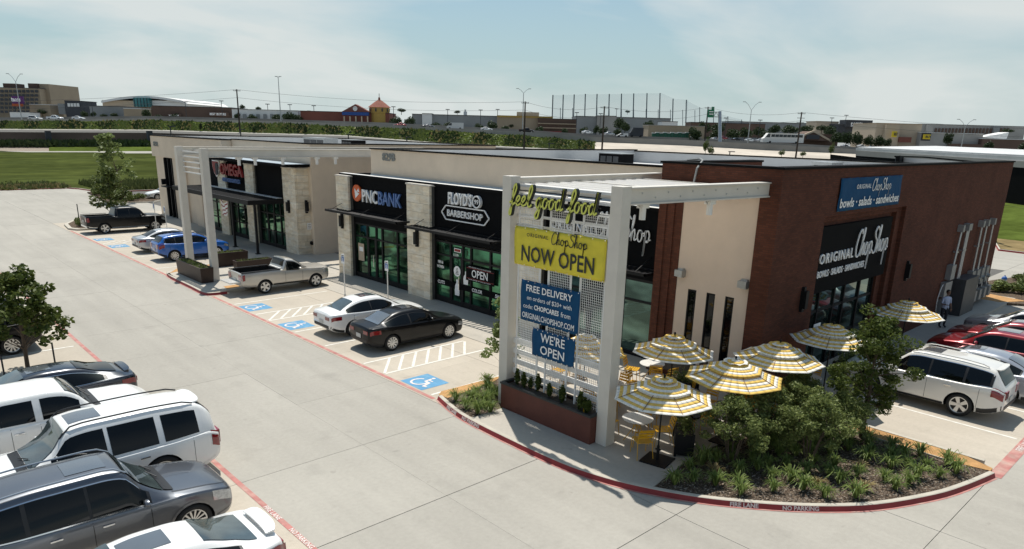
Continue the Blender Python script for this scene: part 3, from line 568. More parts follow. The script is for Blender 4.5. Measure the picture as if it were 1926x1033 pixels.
# front brick face with stucco panel
WP('brick_wall', 'brick', XB, XB+.4, YW, 10.85, 0, TOP); WP('brick_wall', 'brick', XB, XB+.4, 10.85, 13.6, 6.62, TOP)
WP('brick_fin', 'brick', XB+.10, XB+.5, 13.6, 13.9, 0, 6.62); WP('brick_fin', 'brick', XB+.05, XB+.5, 13.9, 14.2, 0, 6.62); WP('brick_fin', 'brick', XB, XB+.5, 14.2, 14.5, 0, 6.62); WP('brick_wall', 'brick', XB, XB+.4, 13.6, 14.5, 6.62, TOP)
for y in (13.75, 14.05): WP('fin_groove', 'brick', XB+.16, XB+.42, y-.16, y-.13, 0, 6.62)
ws = [(12.79, 13.12), (12.07, 12.40), (11.38, 11.70)]
yy = [10.85] + [v for w_ in sorted(ws) for v in w_] + [13.6]
for a, c in zip(yy[0::2], yy[1::2]): WP('stucco_wall', 'stucco_pink', XB+.12, XB+.4, a, c, 0, 6.62)
for a, c in ws:
    WP('stucco_wall', 'stucco_pink', XB+.12, XB+.4, a, c, 3.34, 6.62); WP('stucco_wall', 'stucco_pink', XB+.12, XB+.4, a, c, 0, .45)
    s = MB(); s.box(XB+.13, XB+.19, a, a+.045, .45, 3.34); s.box(XB+.13, XB+.19, c-.045, c, .45, 3.34); s.box(XB+.13, XB+.19, a+.045, c-.045, .45, .50); s.box(XB+.13, XB+.19, a+.045, c-.045, 3.28, 3.34)
    f = rel(s.build('slot_window', 'black_metal', bld)); s = MB(); s.box(XB+.17, XB+.18, a+.045, c-.045, .5, 3.28); s.build('pane', 'car_glass', f)
WP('brick_wall', 'brick', 20.9, 26.5, 14.1, 14.5, 5.0, TOP); WP('brick_wall', 'brick', 20.9, 21.45, 14.1, 14.5, 0, 5.0)
# upper cream wall, roof, parapets
WP('stucco_wall', 'stucco', 22.3, 22.6, 14.5, 35.5, 0.2, 7.2); WP('stucco_wall', 'stucco', 22.6, 46.2, 35.2, 35.5, 0, 7.2); WP('stucco_wall', 'stucco', 45.9, 46.2, 10.6, 35.2, 0, 7.12)
WP('roof_deck', 'membrane', 22.6, 45.9, 14.5, 35.2, 5.9, 6.3); WP('roof_deck', 'membrane', 20.9, 45.9, 10.6, 14.1, 5.92, 6.32)
WP('parapet_lining', 'membrane', 45.86, 45.9, 10.6, 35.2, 6.3, 7.10); WP('parapet_lining', 'membrane', 22.6, 45.86, 35.16, 35.2, 6.3, 7.18); WP('parapet_lining', 'membrane', 22.6, 22.64, 14.5, 35.16, 6.3, 7.18)
for x0,x1,y0,y1,z in ((22.24,22.66,14.5,35.16,7.2),(22.24,46.26,35.16,35.56,7.2),(45.84,46.26,10.66,35.16,7.12),(20.44,20.96,10.14,14.56,TOP),(20.96,46.26,10.14,10.66,TOP),(20.96,26.5,14.04,14.56,TOP)): WP('parapet_cap', 'cap_metal', x0,x1,y0,y1,z,z+.07)
WP('floor_slab', 'walk_concrete', 21.5, 46, 10.6, 35, -.02, .12)
# lower shopfront volume
WP('ledge_roof', 'membrane', 21.55, 22.3, 14.5, 35.5, 5.3, 5.66); WP('ledge_roof', 'membrane', 21.55, 31, 35.5, 37.3, 5.3, 5.5)
WP('fascia', 'black_panel', 21.4, 21.6, 14.5, 37.4, 3.15, 5.78); WP('wall', 'black_panel', 21.6, 31, 37.2, 37.4, 0, 5.78); WP('parapet', 'black_panel', 30.8, 31, 35.5, 37.2, 5.2, 5.9)
WP('flashing_or_sun_strip', 'gutter', 22.18, 22.3, 14.6, 35.4, 5.66, 5.86); WP('flashing_or_sun_strip', 'white_metal', 21.36, 21.72, 14.6, 37.42, 5.78, 5.83)
WP('parapet_cap', 'cap_metal', 21.34, 21.40, 14.5, 37.44, 5.70, 5.82)
for y0, y1 in ((36.05, 37.4), (28.4, 30.35), (20.7, 22.6)): rel(stone_pillar(bld, 21.12, 21.55, y0, y1, 5.66))
def shopfront(parent, X, ys, zt, ztr, doors=(), glass='store_glass', z0=.02, kick=.28, fr='black_metal', zextra=()):
    """aluminium frame bay: mullions and rails as parts, a pane in every opening"""
    for y in ys: rel_(P_('mullion', fr, parent, X-.03, X+.09, y-.055, y+.055, z0, zt))
    for a, c in zip(ys[:-1], ys[1:]):
        lo, hi = min(a, c)+.055, max(a, c)-.055; dr = (a, c) in doors
        zs = [z0+(.22 if dr else kick)] + list(zextra) + [ztr, zt-.1]
        rel_(P_('rail', fr, parent, X-.02, X+.08, lo, hi, z0, zs[0]))
        rel_(P_('rail', fr, parent, X-.02, X+.08, lo, hi, zt-.1, zt))
        for z in zs[1:-1]: rel_(P_('rail', fr, parent, X-.02, X+.08, lo, hi, z-.04, z+.04))
        if dr: rel_(P_('door_stile', fr, parent, X-.025, X+.07, lo, lo+.09, z0, ztr)); rel_(P_('door_stile', fr, parent, X-.025, X+.07, hi-.09, hi, z0, ztr)); rel_(P_('door_handle', 'chrome', parent, X-.09, X-.06, lo+.14, lo+.17, .85, 1.5))
        for z, z2 in zip(zs[:-1], zs[1:]):
            s = MB(); t = random.uniform(-.004,.004); yl, yh = (lo+.09, hi-.09) if dr and z2 <= ztr else (lo, hi)
            s.face([(X+.03+t, yh, z), (X+.03+t, yl, z), (X+.03-t, yl, z2), (X+.03-t, yh, z2)]); rel_(s.build('pane', glass, parent))
def rel_(o): o.matrix_parent_inverse = Matrix.Translation(-Vector(o.parent.location)); return o
shopfront(bld, 21.42, [36.0, 34.69, 33.79, 33.19, 31.72, 30.4], 3.15, 2.4, doors=((34.69, 33.79),))
shopfront(bld, 21.42, [28.35, 27.15, 26.2, 25.6, 24.2, 22.65], 3.10, 1.95+.45, doors=((27.15, 26.2),), zextra=(1.0,))
shopfront(bld, 21.42, [20.65, 19.3, 18.1, 16.5, 14.55], 3.15, 2.3, doors=((19.3, 18.1),), glass='store_glass_grey')
# doorway side glass (wall facing -Y)
for x in (23.85, 25.3, 26.6, 27.5, 28.9, 30.2): WP('mullion', 'black_metal', x-.05, x+.05, YW+.42, YW+.55, .02, 3.2)
for z in (.14, 1.15, 2.35, 3.14): WP('rail', 'black_metal', 23.9, 30.15, YW+.44, YW+.53, z-.05, z+.05)
xx = (23.85, 25.3, 26.6, 27.5, 28.9, 30.2)
for a, c in zip(xx[:-1], xx[1:]):
    for z0, z1 in ((.19, 1.10), (1.20, 2.30), (2.40, 3.09)):
        s = MB(); t = random.uniform(-.006, .006); s.face([(a+.05, YW+.48+t, z0), (c-.05, YW+.48-t, z0), (c-.05, YW+.48-t, z1), (a+.05, YW+.48+t, z1)]); rel(s.build('pane', 'store_glass_grey', bld))
# louvred sunshades
def sunshade(parent, y0, y1, z, X=21.1, D=.95, n=None, blades=6):
    s = MB(); s.box(X-D, X-D+.06, y0, y1, z-.06, z+.06); s.box(X-.06, X, y0, y1, z-.05, z+.05); s.box(X-D, X, y0, y0+.05, z-.05, z+.05); s.box(X-D, X, y1-.05, y1, z-.05, z+.05); rel_(s.build('sunshade_frame', 'black_metal', parent))
    yy_ = y0+.25
    while yy_ < y1-.1:
        s = MB(); s.cbox((X-D/2, yy_, z), (D/2-.05, .055, .012), Euler((math.radians(28), 0, 0)).to_matrix()); rel_(s.build('louvre', 'black_metal', parent)); yy_ += .27
    for y in (y0+.5, (y0+y1)/2, y1-.5): s = MB(); s.bar((X-D+.1, y, z+.05), (X+.3, y, z+.62), .02); rel_(s.build('tie_rod', 'black_metal', parent))
sunshade(bld, 30.1, 37.3, 3.78, 21.4, 1.15); sunshade(bld, 22.9, 29.4, 3.68, 21.4, 1.15); sunshade(bld, 14.8, 20.4, 3.55, 21.4, 1.0)
# roof things
def roof_unit(x, y, z, w, d, h, m, label):
    t = thing('roof_unit', label, 'air handler', (x, y, z)); s = MB(); s.box(-w/2, w/2, -d/2, d/2, .12, h); s.build('casing', m, t)
    s = MB(); s.box(-w/2-.03, w/2+.03, -d/2-.03, d/2+.03, h, h+.05); s.build('lid', 'zinc', t)
    for k in range(3): s = MB(); s.box(-w/2-.012, -w/2, -d/2+.15+k*(d-.2)/3, -d/2+.05+(k+1)*(d-.2)/3, .3, h-.15); s.build('grille', 'box_dark', t)
    for sx in (-1, 1): s = MB(); s.box(sx*w*.4-.05, sx*w*.4+.05, -d/2, d/2, 0, .12); s.build('curb', 'zinc', t)
    return t
roof_unit(38, 30.6, 6.3, 1.4, 1.8, .82, 'black_panel', 'black roof unit standing on the white roof behind the cream wall')
roof_unit(38, 35.0-.9, 6.32, 1.8, 1.2, .2, 'membrane', 'low white roof curb beside the dark hatch')
roof_unit(44, 19.2, 6.3, 1.6, 1.2, .72, 'zinc', 'low grey roof unit behind the brick parapet')
t = thing('roof_hatch', 'low dark grey sloped roof hatch on the white roof', 'roof hatch', (34, 31.5, 6.3)); s = MB(); s.faces([(-.9,-1.7,0),(.9,-1.7,0),(.9,1.7,0),(-.9,1.7,0),(-.7,-1.2,.45),(.7,-1.2,.45),(.7,1.6,.45),(-.7,1.6,.45)], [(0,1,5,4),(1,2,6,5),(2,3,7,6),(3,0,4,7),(4,5,6,7)]); s.build('cover', 'box_grey', t)
s = MB(); s.tube([(21.2,14.0,7.55),(21.0,13.4,7.62),(20.7,13.1,7.58),(20.35,13.05,7.35),(20.32,13.1,6.9),(20.3,13.3,6.75)], .035, 6); tag(s.build('cable', 'box_grey', smooth=True), 'grey cable looping over the brick parapet down to the pergola', 'cable')
# ------------------------------------------------------------------ left retail building
lb = thing('retail_building', 'cream retail block at left with dark steel canopy, stone pillar and red shop sign', 'building', (22.1, 43.9, 0))
def LP(name, m, x0, x1, y0, y1, z0, z1): s = MB(); s.box(x0,x1,y0,y1,z0,z1); return rel_(s.build(name, m, lb))
LP('stucco_wall', 'stucco', 23.0, 23.3, 43.9, 73.0, 0, 7.22); LP('stucco_wall', 'stucco', 23.3, 39.2, 43.9, 44.2, 0, 7.22); LP('stucco_wall', 'stucco', 38.9, 39.2, 44.2, 73, 0, 7.22); LP('stucco_wall', 'stucco', 23.3, 39.2, 72.7, 73.0, 0, 7.22)
LP('overhang', 'stucco', 22.2, 22.97, 56.5, 73.2, 5.35, 7.16)
LP('roof_deck', 'membrane', 23.3, 38.9, 44.2, 72.7, 5.9, 6.35); LP('parapet_lining', 'membrane', 38.86, 38.9, 44.2, 72.7, 6.35, 7.2); LP('parapet_lining', 'membrane', 23.3, 38.86, 72.66, 72.7, 6.35, 7.2)
for x0,x1,y0,y1,z in ((22.94,23.36,43.84,56.44,7.22),(22.14,23.36,56.44,73.26,7.17),(23.36,39.26,43.84,44.26,7.22),(38.84,39.26,44.26,72.64,7.22),(23.36,39.26,72.64,73.26,7.22)): LP('parapet_cap', 'cap_metal', x0,x1,y0,y1,z,z+.07)
LP('fascia', 'black_panel', 22.15, 22.4, 46.2, 60.0, 3.5, 5.75)
rel_(stone_pillar(lb, 22.05, 23.0, 44.35, 46.15, 5.66, side=True))
for y0, y1 in ((50.5, 52.0), (55.6, 57.1)): rel_(stone_pillar(lb, 21.95, 22.4, y0, y1, 5.6))
LP('canopy_roof', 'black_panel', 21.3, 22.96, 44.0, 57.0, 5.78, 5.95); LP('canopy_flashing', 'gutter', 21.34, 22.9, 44.05, 57.0, 5.95, 5.97)
LP('stucco_wall', 'stucco', 22.3, 22.97, 60.0, 68.2, 0, 5.35); LP('pilaster', 'stucco', 22.0, 22.3, 61.0, 62.6, 0, 5.35); LP('pilaster', 'stucco', 22.0, 22.3, 64.8, 66.2, 0, 5.35)
LP('stucco_wall', 'stucco', 22.3, 22.97, 70.2, 72.6, 0, 5.35); LP('tall_window', 'car_glass', 22.35, 22.5, 68.2, 70.2, 0.1, 5.3)
for y in (68.25, 69.2, 70.15): LP('mullion', 'black_metal', 22.2, 22.4, y-.06, y+.06, 0, 5.3)
LP('door_lamp', 'black_metal', 21.9, 22.25, 70.3, 70.5, 2.9, 3.4); LP('door_hood', 'black_metal', 21.7, 22.3, 68.4, 70.0, 2.75, 2.85)
for ys_, d in (([60.0, 58.6, 57.15], ()), ([55.5, 54.4, 53.2, 52.05], ()), ([50.4, 49.3, 48.2, 47.2, 46.2], ((49.3, 48.2),))): shopfront(lb, 22.25, ys_, 3.5, 2.35, doors=d, zextra=(1.15,))
# big steel canopy on posts
t = thing('entrance_canopy', 'dark corrugated steel canopy over the left shop entrance on two thin posts', 'canopy', (19.8, 46, 0))
def CP(name, m, x0, x1, y0, y1, z0, z1): s = MB(); s.box(x0,x1,y0,y1,z0,z1); return rel_(s.build(name, m, t))
CP('beam', 'black_metal', 19.5, 19.62, 46.1, 60.3, 3.28, 3.58); CP('beam', 'black_metal', 19.62, 22.1, 46.1, 46.22, 3.28, 3.58); CP('beam', 'black_metal', 19.62, 22.1, 60.18, 60.3, 3.28, 3.58)
k = 0; y = 46.24
while y < 60.1: CP('roof_rib', 'black_metal', 19.64, 22.08, y, y+.20, 3.50+.02*(k % 2), 3.56+.02*(k % 2)); y += .23; k += 1
CP('flashing_or_sun_strip', 'white_metal', 21.62, 22.02, 46.3, 59.9, 3.61, 3.64)  # added pale strip: sunlight along the canopy top, put in as white metal
for yy_ in (49.9, 44.9+1.3): CP('post', 'black_metal', 19.92, 20.06, yy_-.07, yy_+.07, 0.016, 3.3); 
for yy_ in (49.9, 46.2): CP('base_plate', 'black_metal', 19.84, 20.14, yy_-.15, yy_+.15, 0.016, .05)
roof_unit(36, 66.5, 6.35, 1.5, 4.2, .92, 'zinc', 'long grey roof unit on the left building'); roof_unit(36, 60.2, 6.35, 1.5, 1.8, .88, 'black_panel', 'short black roof unit on the left building')
# ------------------------------------------------------------------ wall lamps and small fittings
def lamp(name, label, loc, m, h=.45, w=.16, d=.14, facing='x', cat='wall lamp'):
    t = thing(name, label, cat, loc); s = MB()
    s.box(-d, 0, -w/2, w/2, -h/2, h/2); s.build('housing', m, t); s = MB(); s.box(-d*.5, 0.03, -w*.35, w*.35, -h*.7, h*.7); s.build('back_plate', m, t)
    s = MB(); s.box(-d*.85, -d*.2, -w*.3, w*.3, -h/2-.012, -h/2); s.build('lens', 'letter_white', t)
    if facing == 'y': t.rotation_euler = (0, 0, PI/2)
    return t
lamp('wall_lamp', 'black lamp on the stone pillar left of the bank', (21.06, 36.75, 3.15), 'black_metal', .62, .2, .2); lamp('wall_lamp', 'black lamp on the stone pillar between the bank and the barbershop', (21.06, 29.4, 3.05), 'black_metal', .62, .2, .2)
lamp('wall_lamp', 'black lamp on the front of the corner stone pillar of the left building', (21.99, 45.3, 3.15), 'black_metal', .6, .2, .2); lamp('wall_lamp', 'black lamp on the side of the corner stone pillar of the left building', (22.7, 44.29, 3.2), 'black_metal', .6, .2, .2, 'y')
lamp('wall_lamp', 'dark lamp on the brick wall left of the side entrance', (22.9, YW, 3.2), 'black_metal', .6, .2, .2, 'y'); lamp('wall_lamp', 'dark lamp on the brick wall right of the side entrance', (32.5, YW, 3.1), 'black_metal', .6, .2, .2, 'y')
lamp('wall_lamp', 'small grey floodlight on the cream panel by the brick fins', (XB+.12, 13.42, 3.85), 'zinc', .22, .3, .24); lamp('wall_lamp', 'small grey floodlight on the cream panel by the brick corner', (XB+.12, 11.05, 3.86), 'zinc', .22, .3, .24)
t = thing('wall_notice', 'small white notice on the side of the tan stone pillar', 'notice', (22.85, 44.28, 1.9)); s = MB(); s.box(-.16,.16,-.02,0,-.22,.22); s.build('board', 'letter_white', t)
for k in range(3): s = MB(); s.box(-.1,.1,-.024,-.02,-.14+k*.11,-.10+k*.11); s.build('text_line', 'box_grey', t)
t = thing('hose_bib', 'dark round pipe fitting low on the stone pillar side', 'pipe fitting', (22.95, 44.28, .75)); s = MB(); s.cyl((0,-.12,0), .13, .14, 12, 'y'); s.build('valve', 'black_metal', t, smooth=True); s = MB(); s.tube([(0,-.05,.1),(0,-.14,.24),(.16,-.14,.26)], .03); s.build('pipe', 'zinc', t)
# ------------------------------------------------------------------ electric service on the brick wall
t = thing('electric_service', 'bank of grey meters and dark cabinets with tall conduits on the brick wall', 'electric cabinet', (39.5, YW, 0))
def E_(name, m, x0, x1, d, z0, z1, y0=0): s = MB(); s.box(x0,x1,YW-y0-d,YW-y0,z0,z1); return rel_(s.build(name, m, t))
E_('cabinet', 'box_dark', 39.4, 41.5, .62, .14, 1.95); E_('cabinet', 'box_dark', 41.52, 45.0, .32, .35, 1.1)
E_('meter_box', 'box_grey', 37.7, 38.7, .22, 1.25, 1.95); E_('meter_box', 'box_grey', 37.75, 38.7, .22, .40, 1.12); E_('meter_box', 'box_grey', 38.1, 38.7, .25, 2.05, 2.75)
for k, x in enumerate((41.75, 42.6, 43.45, 44.3)):
    c = E_('meter_box', 'box_grey', x, x+.5, .26, 1.2, 2.05); s = MB(); s.cyl((x+.25, YW-.40, 1.55), .10, .15, 12, 'y'); s.build('meter_dial', 'zinc', c, smooth=True)
    E_('breaker_box', 'box_grey', x+.05, x+.42, .2, .5, 1.05, .33)
    s = MB(); s.tube([(x+.2, YW-.30, .9), (x+.2, YW-.30, 1.25)], .035); rel_(s.build('nipple', 'zinc', t))
for x0, x1, zb in ((38.7,38.5,2.7),(39.6,39.55,1.9),(39.85,39.8,1.9),(42.0,42.0,2.0),(42.85,42.85,2.0),(44.0,44.1,2.0)):
    s = MB(); s.tube([(x1, YW-.16, zb), (x0, YW-.16, 4.35)], .05, 8); rel_(s.build('conduit', 'zinc', t, smooth=True))
    s = MB(); s.box(x0-.13, x0+.13, YW-.26, YW, 4.3, 4.62); rel_(s.build('junction_box', 'box_grey', t))
    s = MB(); s.box(x0-.1, x0+.1, YW-.2, YW, 3.3, 3.36); rel_(s.build('strap', 'zinc', t))
s = MB(); s.tube(spline([(38.1,YW-.1,1.9),(37.55,YW-.12,1.8),(37.3,YW-.1,1.2),(37.4,YW-.1,.6),(37.7,YW-.1,.4)],4), .02); rel_(s.build('loose_cable', 'white_metal', t, smooth=True))
# ------------------------------------------------------------------ pergolas
def pergola_post(name, t, x0, x1, y0, y1, z1): s = MB(); s.box(x0,x1,y0,y1,.1,z1); return rel_(s.build(name, 'steel_paint', t))
per = thing('pergola', 'tall cream steel pergola with white fabric roof in front of the restaurant', 'pergola', (14.1, 11.1, 0))
pergola_post('post', per, 14.1, 14.46, 11.08, 11.44, 7.08); pergola_post('post', per, 14.1, 14.46, 15.1, 15.46, 7.1)
for y0, y1, x1, ye in ((11.12, 11.40, 20.5, 10.58), (15.14, 15.42, 21.4, 15.14)):
    s = MB(); sk = ye-y0; s.bar((14.46, y0+.015, 6.84), (x1, y0+.015+sk, 6.84), .03, .36); s.bar((14.46, (y0-.06+y1)/2, 7.04), (x1, (y0-.06+y1)/2+sk, 7.04), .34, .04); s.bar((14.46, (y0-.06+y1)/2, 6.64), (x1, (y0-.06+y1)/2+sk, 6.64), .34, .04); b_ = rel_(s.build('beam', 'steel_paint', per))
    for k in range(11): s = MB(); s.cyl((14.9+k*.5, y0-.012+sk*(.44+k*.5)/(x1-14.46), 6.84+.06*(-1)**k), .022, .012, 8, 'y'); s.build('bolt', 'zinc', b_)
for x in (17.0, 20.2): s = MB(); s.box(x, x+.1, 11.42, 15.12, 6.7, 6.9); rel_(s.build('cross_beam', 'steel_paint', per))
for k in range(11):      # corrugated fabric strips between the beams, each its own sheet
    x0 = 14.55+k*.53; n = 8; gp = .46; s = MB(); top = []
    for i in range(n+1):
        u = i/n; top.append((x0+gp*u, 6.90 - .12*math.sin(PI*u)))
    for i in range(n):
        a, c = top[i], top[i+1]; s.face([(a[0], 11.42-.54*(a[0]-14.46)/6.04, a[1]), (c[0], 11.42-.54*(c[0]-14.46)/6.04, c[1]), (c[0], 15.12, c[1]), (a[0], 15.12, a[1])])
    rel_(s.build('fabric_strip', 'fabric_white', per, smooth=60))
def slats(t, x, y0, y1, zs, w=.05, h=.07): 
    for z in zs: s = MB(); s.box(x-w/2, x+w/2, y0, y1, z-h/2, z+h/2); rel_(s.build('slat', 'white_metal', t))
slats(per, 14.40, 11.44, 15.10, (6.85, 6.58, 6.30, 6.02, 5.74), .035, .07)
slats(per, 14.38, 11.44, 15.10, (2.20, 1.88, 1.56, 1.24), .05, .15)
for y0, y1 in ((13.95, 14.84), (12.76, 13.61), (11.56, 12.41)):
    x = 14.24
    for y in (y0, y1): s = MB(); s.box(x-.02, x+.02, y-.02, y+.02, .95, 6.3); rel_(s.build('mesh_frame', 'white_metal', per))
    for z in (6.28, 2.35, 5.72, 6.0): s = MB(); s.box(x-.02, x+.02, y0+.02, y1-.02, z-.015, z+.015); rel_(s.build('mesh_frame', 'white_metal', per))
    s = MB(); y = y0+.06
    while y < y1-.03: s.box(x-.004, x+.004, y-.0045, y+.0045, 1.0, 6.27); y += .068
    z = 1.05
    while z < 6.25: s.box(x+.0045, x+.0125, y0+.02, y1-.02, z-.0045, z+.0045); z += .068
    rel_(tag(s.build('wire_mesh', 'white_metal', per), kind='stuff'))
pl = thing('planter', 'long rust brown steel planter at the foot of the near pergola screen', 'planter', (14.0, 11.5, 0))
s = MB(); s.box(13.86, 14.62, 11.46, 15.08, H, .92, skip=(1,)); rel_(s.build('trough', 'rust_planter', pl))
s = MB(); s.box(13.82, 13.92, 11.44, 15.09, .92, .98); s.box(14.56, 14.66, 11.44, 15.09, .92, .98); s.box(13.92, 14.56, 11.44, 11.54, .92, .98); s.box(13.92, 14.56, 14.99, 15.09, .92, .98); rel_(s.build('rim', 'planter_rim', pl))
s = MB(); s.box(13.92, 14.56, 11.54, 14.99, .8, .89); rel_(s.build('soil', 'soil', pl))
fp = thing('pergola', 'tall cream steel pergola at the left building behind a dark planter', 'pergola', (14.1, 38.7, 0))
for y0 in (38.62, 42.25): s = MB(); s.box(14.1, 14.46, y0, y0+.36, .1, 7.1); rel_(s.build('post', 'steel_paint', fp))
for y0 in (38.66, 42.29): s = MB(); s.box(14.46, 31, y0, y0+.03, 6.68, 7.04); s.box(14.46, 31, y0-.06, y0+.28, 7.04, 7.08); s.box(14.46, 31, y0-.06, y0+.28, 6.64, 6.68); rel_(s.build('beam', 'steel_paint', fp))
for k in range(8): s = MB(); s.box(15.0+k*2, 15.1+k*2, 38.96, 42.26, 6.74, 6.92); rel_(s.build('cross_beam', 'steel_paint', fp))
slats(fp, 14.40, 38.98, 42.25, (6.85, 6.58, 6.30, 6.02, 5.74), .035, .07)
def dark_planter(x0, x1, y0, y1, h, label):
    t = thing('planter', label, 'planter', (x0, y0, H)); s = MB(); X, Y = x1-x0, y1-y0; i = .04
    s.faces([(i,i,0),(X-i,i,0),(X-i,Y-i,0),(i,Y-i,0),(0,0,h),(X,0,h),(X,Y,h),(0,Y,h)], [(0,3,2,1),(0,1,5,4),(1,2,6,5),(2,3,7,6),(3,0,4,7)]); s.build('trough', 'brown_planter', t)
    s = MB(); s.box(0,X,0,.05,h,h+.03); s.box(0,X,Y-.05,Y,h,h+.03); s.box(0,.05,.05,Y-.05,h,h+.03); s.box(X-.05,X,.05,Y-.05,h,h+.03); s.build('rim', 'brown_planter', t)
    s = MB(); s.box(.05,X-.05,.05,Y-.05,h-.12,h-.05); s.build('soil', 'soil', t)
    s = MB()
    for k in range(int(90*X*Y)):
        p = V(random.uniform(.1,X-.1), random.uniform(.1,Y-.1), h-.05); d = V(random.uniform(-.1,.1), random.uniform(-.1,.1), random.uniform(.08,.2)); q = V(.03,.02,0)
        s.face([p-q, p+q, p+d])
    tag(s.build('ground_cover', 'leaf_shrub', t), kind='stuff'); return t
dark_planter(13.35, 14.05, 38.3, 42.0, .78, 'dark brown planter between the far pergola posts and the red kerb'); dark_planter(15.7, 17.7, 42.35, 43.05, .8, 'dark brown planter behind the right far pergola post'); dark_planter(16.4, 18.6, 41.0, 41.6, .45, 'low brown planter behind the silver pickup bed')
def floodlight(x, y, z, label):
    t = thing('pergola_light', label, 'floodlight', (x, y, z)); s = MB(); s.box(-.14,.14,-.1,.1,-.12,0); s.build('bracket', 'white_metal', t); s = MB(); s.cyl((0,0,-.42), .085, .3, 12); s.build('can', 'white_metal', t, smooth=True)
    for sx in (-1,1): s = MB(); s.bar((sx*.1,0,-.12),(sx*.22,0,-.02),.02); s.build('arm', 'zinc', t)
for i, (x, y) in enumerate(((16.1,38.75),(17.0,38.75),(18.6,38.75),(20.7,38.75),(21.9,38.75))): floodlight(x, y, 6.64, ('first','second','third','fourth','fifth')[i]+' white can light from the left under the far pergola beam')
floodlight(17.9, 10.95, 6.62, 'white can light under the near pergola beam in front of the cream panel'); floodlight(16.6, 15.28, 6.62, 'white can light under the left beam of the near pergola'); floodlight(15.2, 11.25, 6.62, 'white can light just behind the front post of the near pergola')
# ------------------------------------------------------------------ signs and banners
XF = 21.38
t = thing('shop_sign', 'white and blue PNC BANK letters with orange disc on the black fascia', 'shop sign', (XF, 33.5, 4.7))
def sg(o): o.matrix_parent_inverse = Matrix.Translation(-Vector(o.parent.location)); return o
s = MB(); s.lathe([(0.001,.0),(.42,.0),(.46,.04),(.46,.12),(.001,.12)], (0,0,0), 28); o = s.build('disc', 'orange_disc', t, smooth=30); o.matrix_basis = (Matrix.Translation(V(0, 1.95+.0, .12)) @ FRONT.to_4x4())
s = MB(); s.face([(-.2,.27,0),(-.13,-.30,0),(.30,-.02,0),(.02,.10,0)]); s.face([(.02,.10,0.001),(.33,.07,0.001),(.22,.27,0.001)]); o = s.build('disc_emblem', 'letter_white', t); o.matrix_basis = (Matrix.Translation(V(-.125, 1.95, .12)) @ FRONT.to_4x4())
text('PNC', (-.02, 1.42, -.33), FRONT, 1.55, .70, 'letter_white', t, .09, .012); text('BANK', (-.02, -.22, -.33), FRONT, 2.15, .70, 'letter_blue', t, .09, .012)
for body, y0 in (('PNC', 1.42), ('BANK', -.26)): pass
t = thing('shop_sign', 'white FLOYD\'S 99 BARBERSHOP sign with hexagon border on the black fascia', 'shop sign', (XF, 26.0, 4.9))
text("FLOYD'S", (-.02, 1.15, .04), FRONT, 1.75, .58, 'letter_white', t, .12, .02)
s = MB(); s.lathe([(.23,.0),(.29,.0),(.29,.14),(.23,.14),(.23,0)], (0,0,0), 24); o = s.build('ring', 'letter_white', t); o.matrix_basis = (Matrix.Translation(V(0, -.93, .30)) @ FRONT.to_4x4())
s = MB(); s.lathe([(.001,.0),(.23,.0),(.23,.10),(.001,.10)], (0,0,0), 24); o = s.build('disc', 'black_panel', t); o.matrix_basis = (Matrix.Translation(V(0, -.93, .30)) @ FRONT.to_4x4())
text('99', (-.11, -.78, .19), FRONT, .30, .22, 'letter_white', t, .02, .01)
hexp = [(-1.75,0),(-1.42,.33),(1.42,.33),(1.75,0),(1.42,-.33),(-1.42,-.33)]
s = MB()
for a, c in zip(hexp, hexp[1:]+hexp[:1]): s.bar((-.04, -a[0], a[1]-.38), (-.04, -c[0], c[1]-.38), .05, .05, up=(1,0,0))
s.build('border', 'letter_white', t); text('BARBERSHOP', (-.02, 1.30, -.54), FRONT, 2.6, .32, 'letter_white', t, .05, .01)
t = thing('shop_sign', 'white ORIGINAL ChopShop letters on the black fascia behind the pergola screen', 'shop sign', (XF, 17.5, 4.8))
text('ORIGINAL', (-.02, 2.85, -.25), FRONT, 2.3, .36, 'letter_white', t, .06, .005, spacing=1.3); script('ChopShop', (-.06, .42, -.26), FRONT, 2.6, .92, 'letter_white', t, r=.022, depth=.04)
text('BOWLS · SALADS · SANDWICHES', (-.02, 2.75, -.62), FRONT, 3.2, .2, 'letter_white', t, .03, .008)
t = thing('shop_sign', 'white ORIGINAL ChopShop letters on the black panel over the side entrance', 'shop sign', (27, YW+.10, 4.2))
text('ORIGINAL', (-3.0, -.02, .03), SIDE, 2.75, .36, 'letter_white', t, .05, .006, spacing=1.3); script('ChopShop', (-.12, -.06, .02), SIDE, 3.05, 1.0, 'letter_white', t, r=.024, depth=.04)
text('BOWLS · SALADS · SANDWICHES', (-3.0, -.02, -.45), SIDE, 3.95, .24, 'letter_white', t, .03, .008)
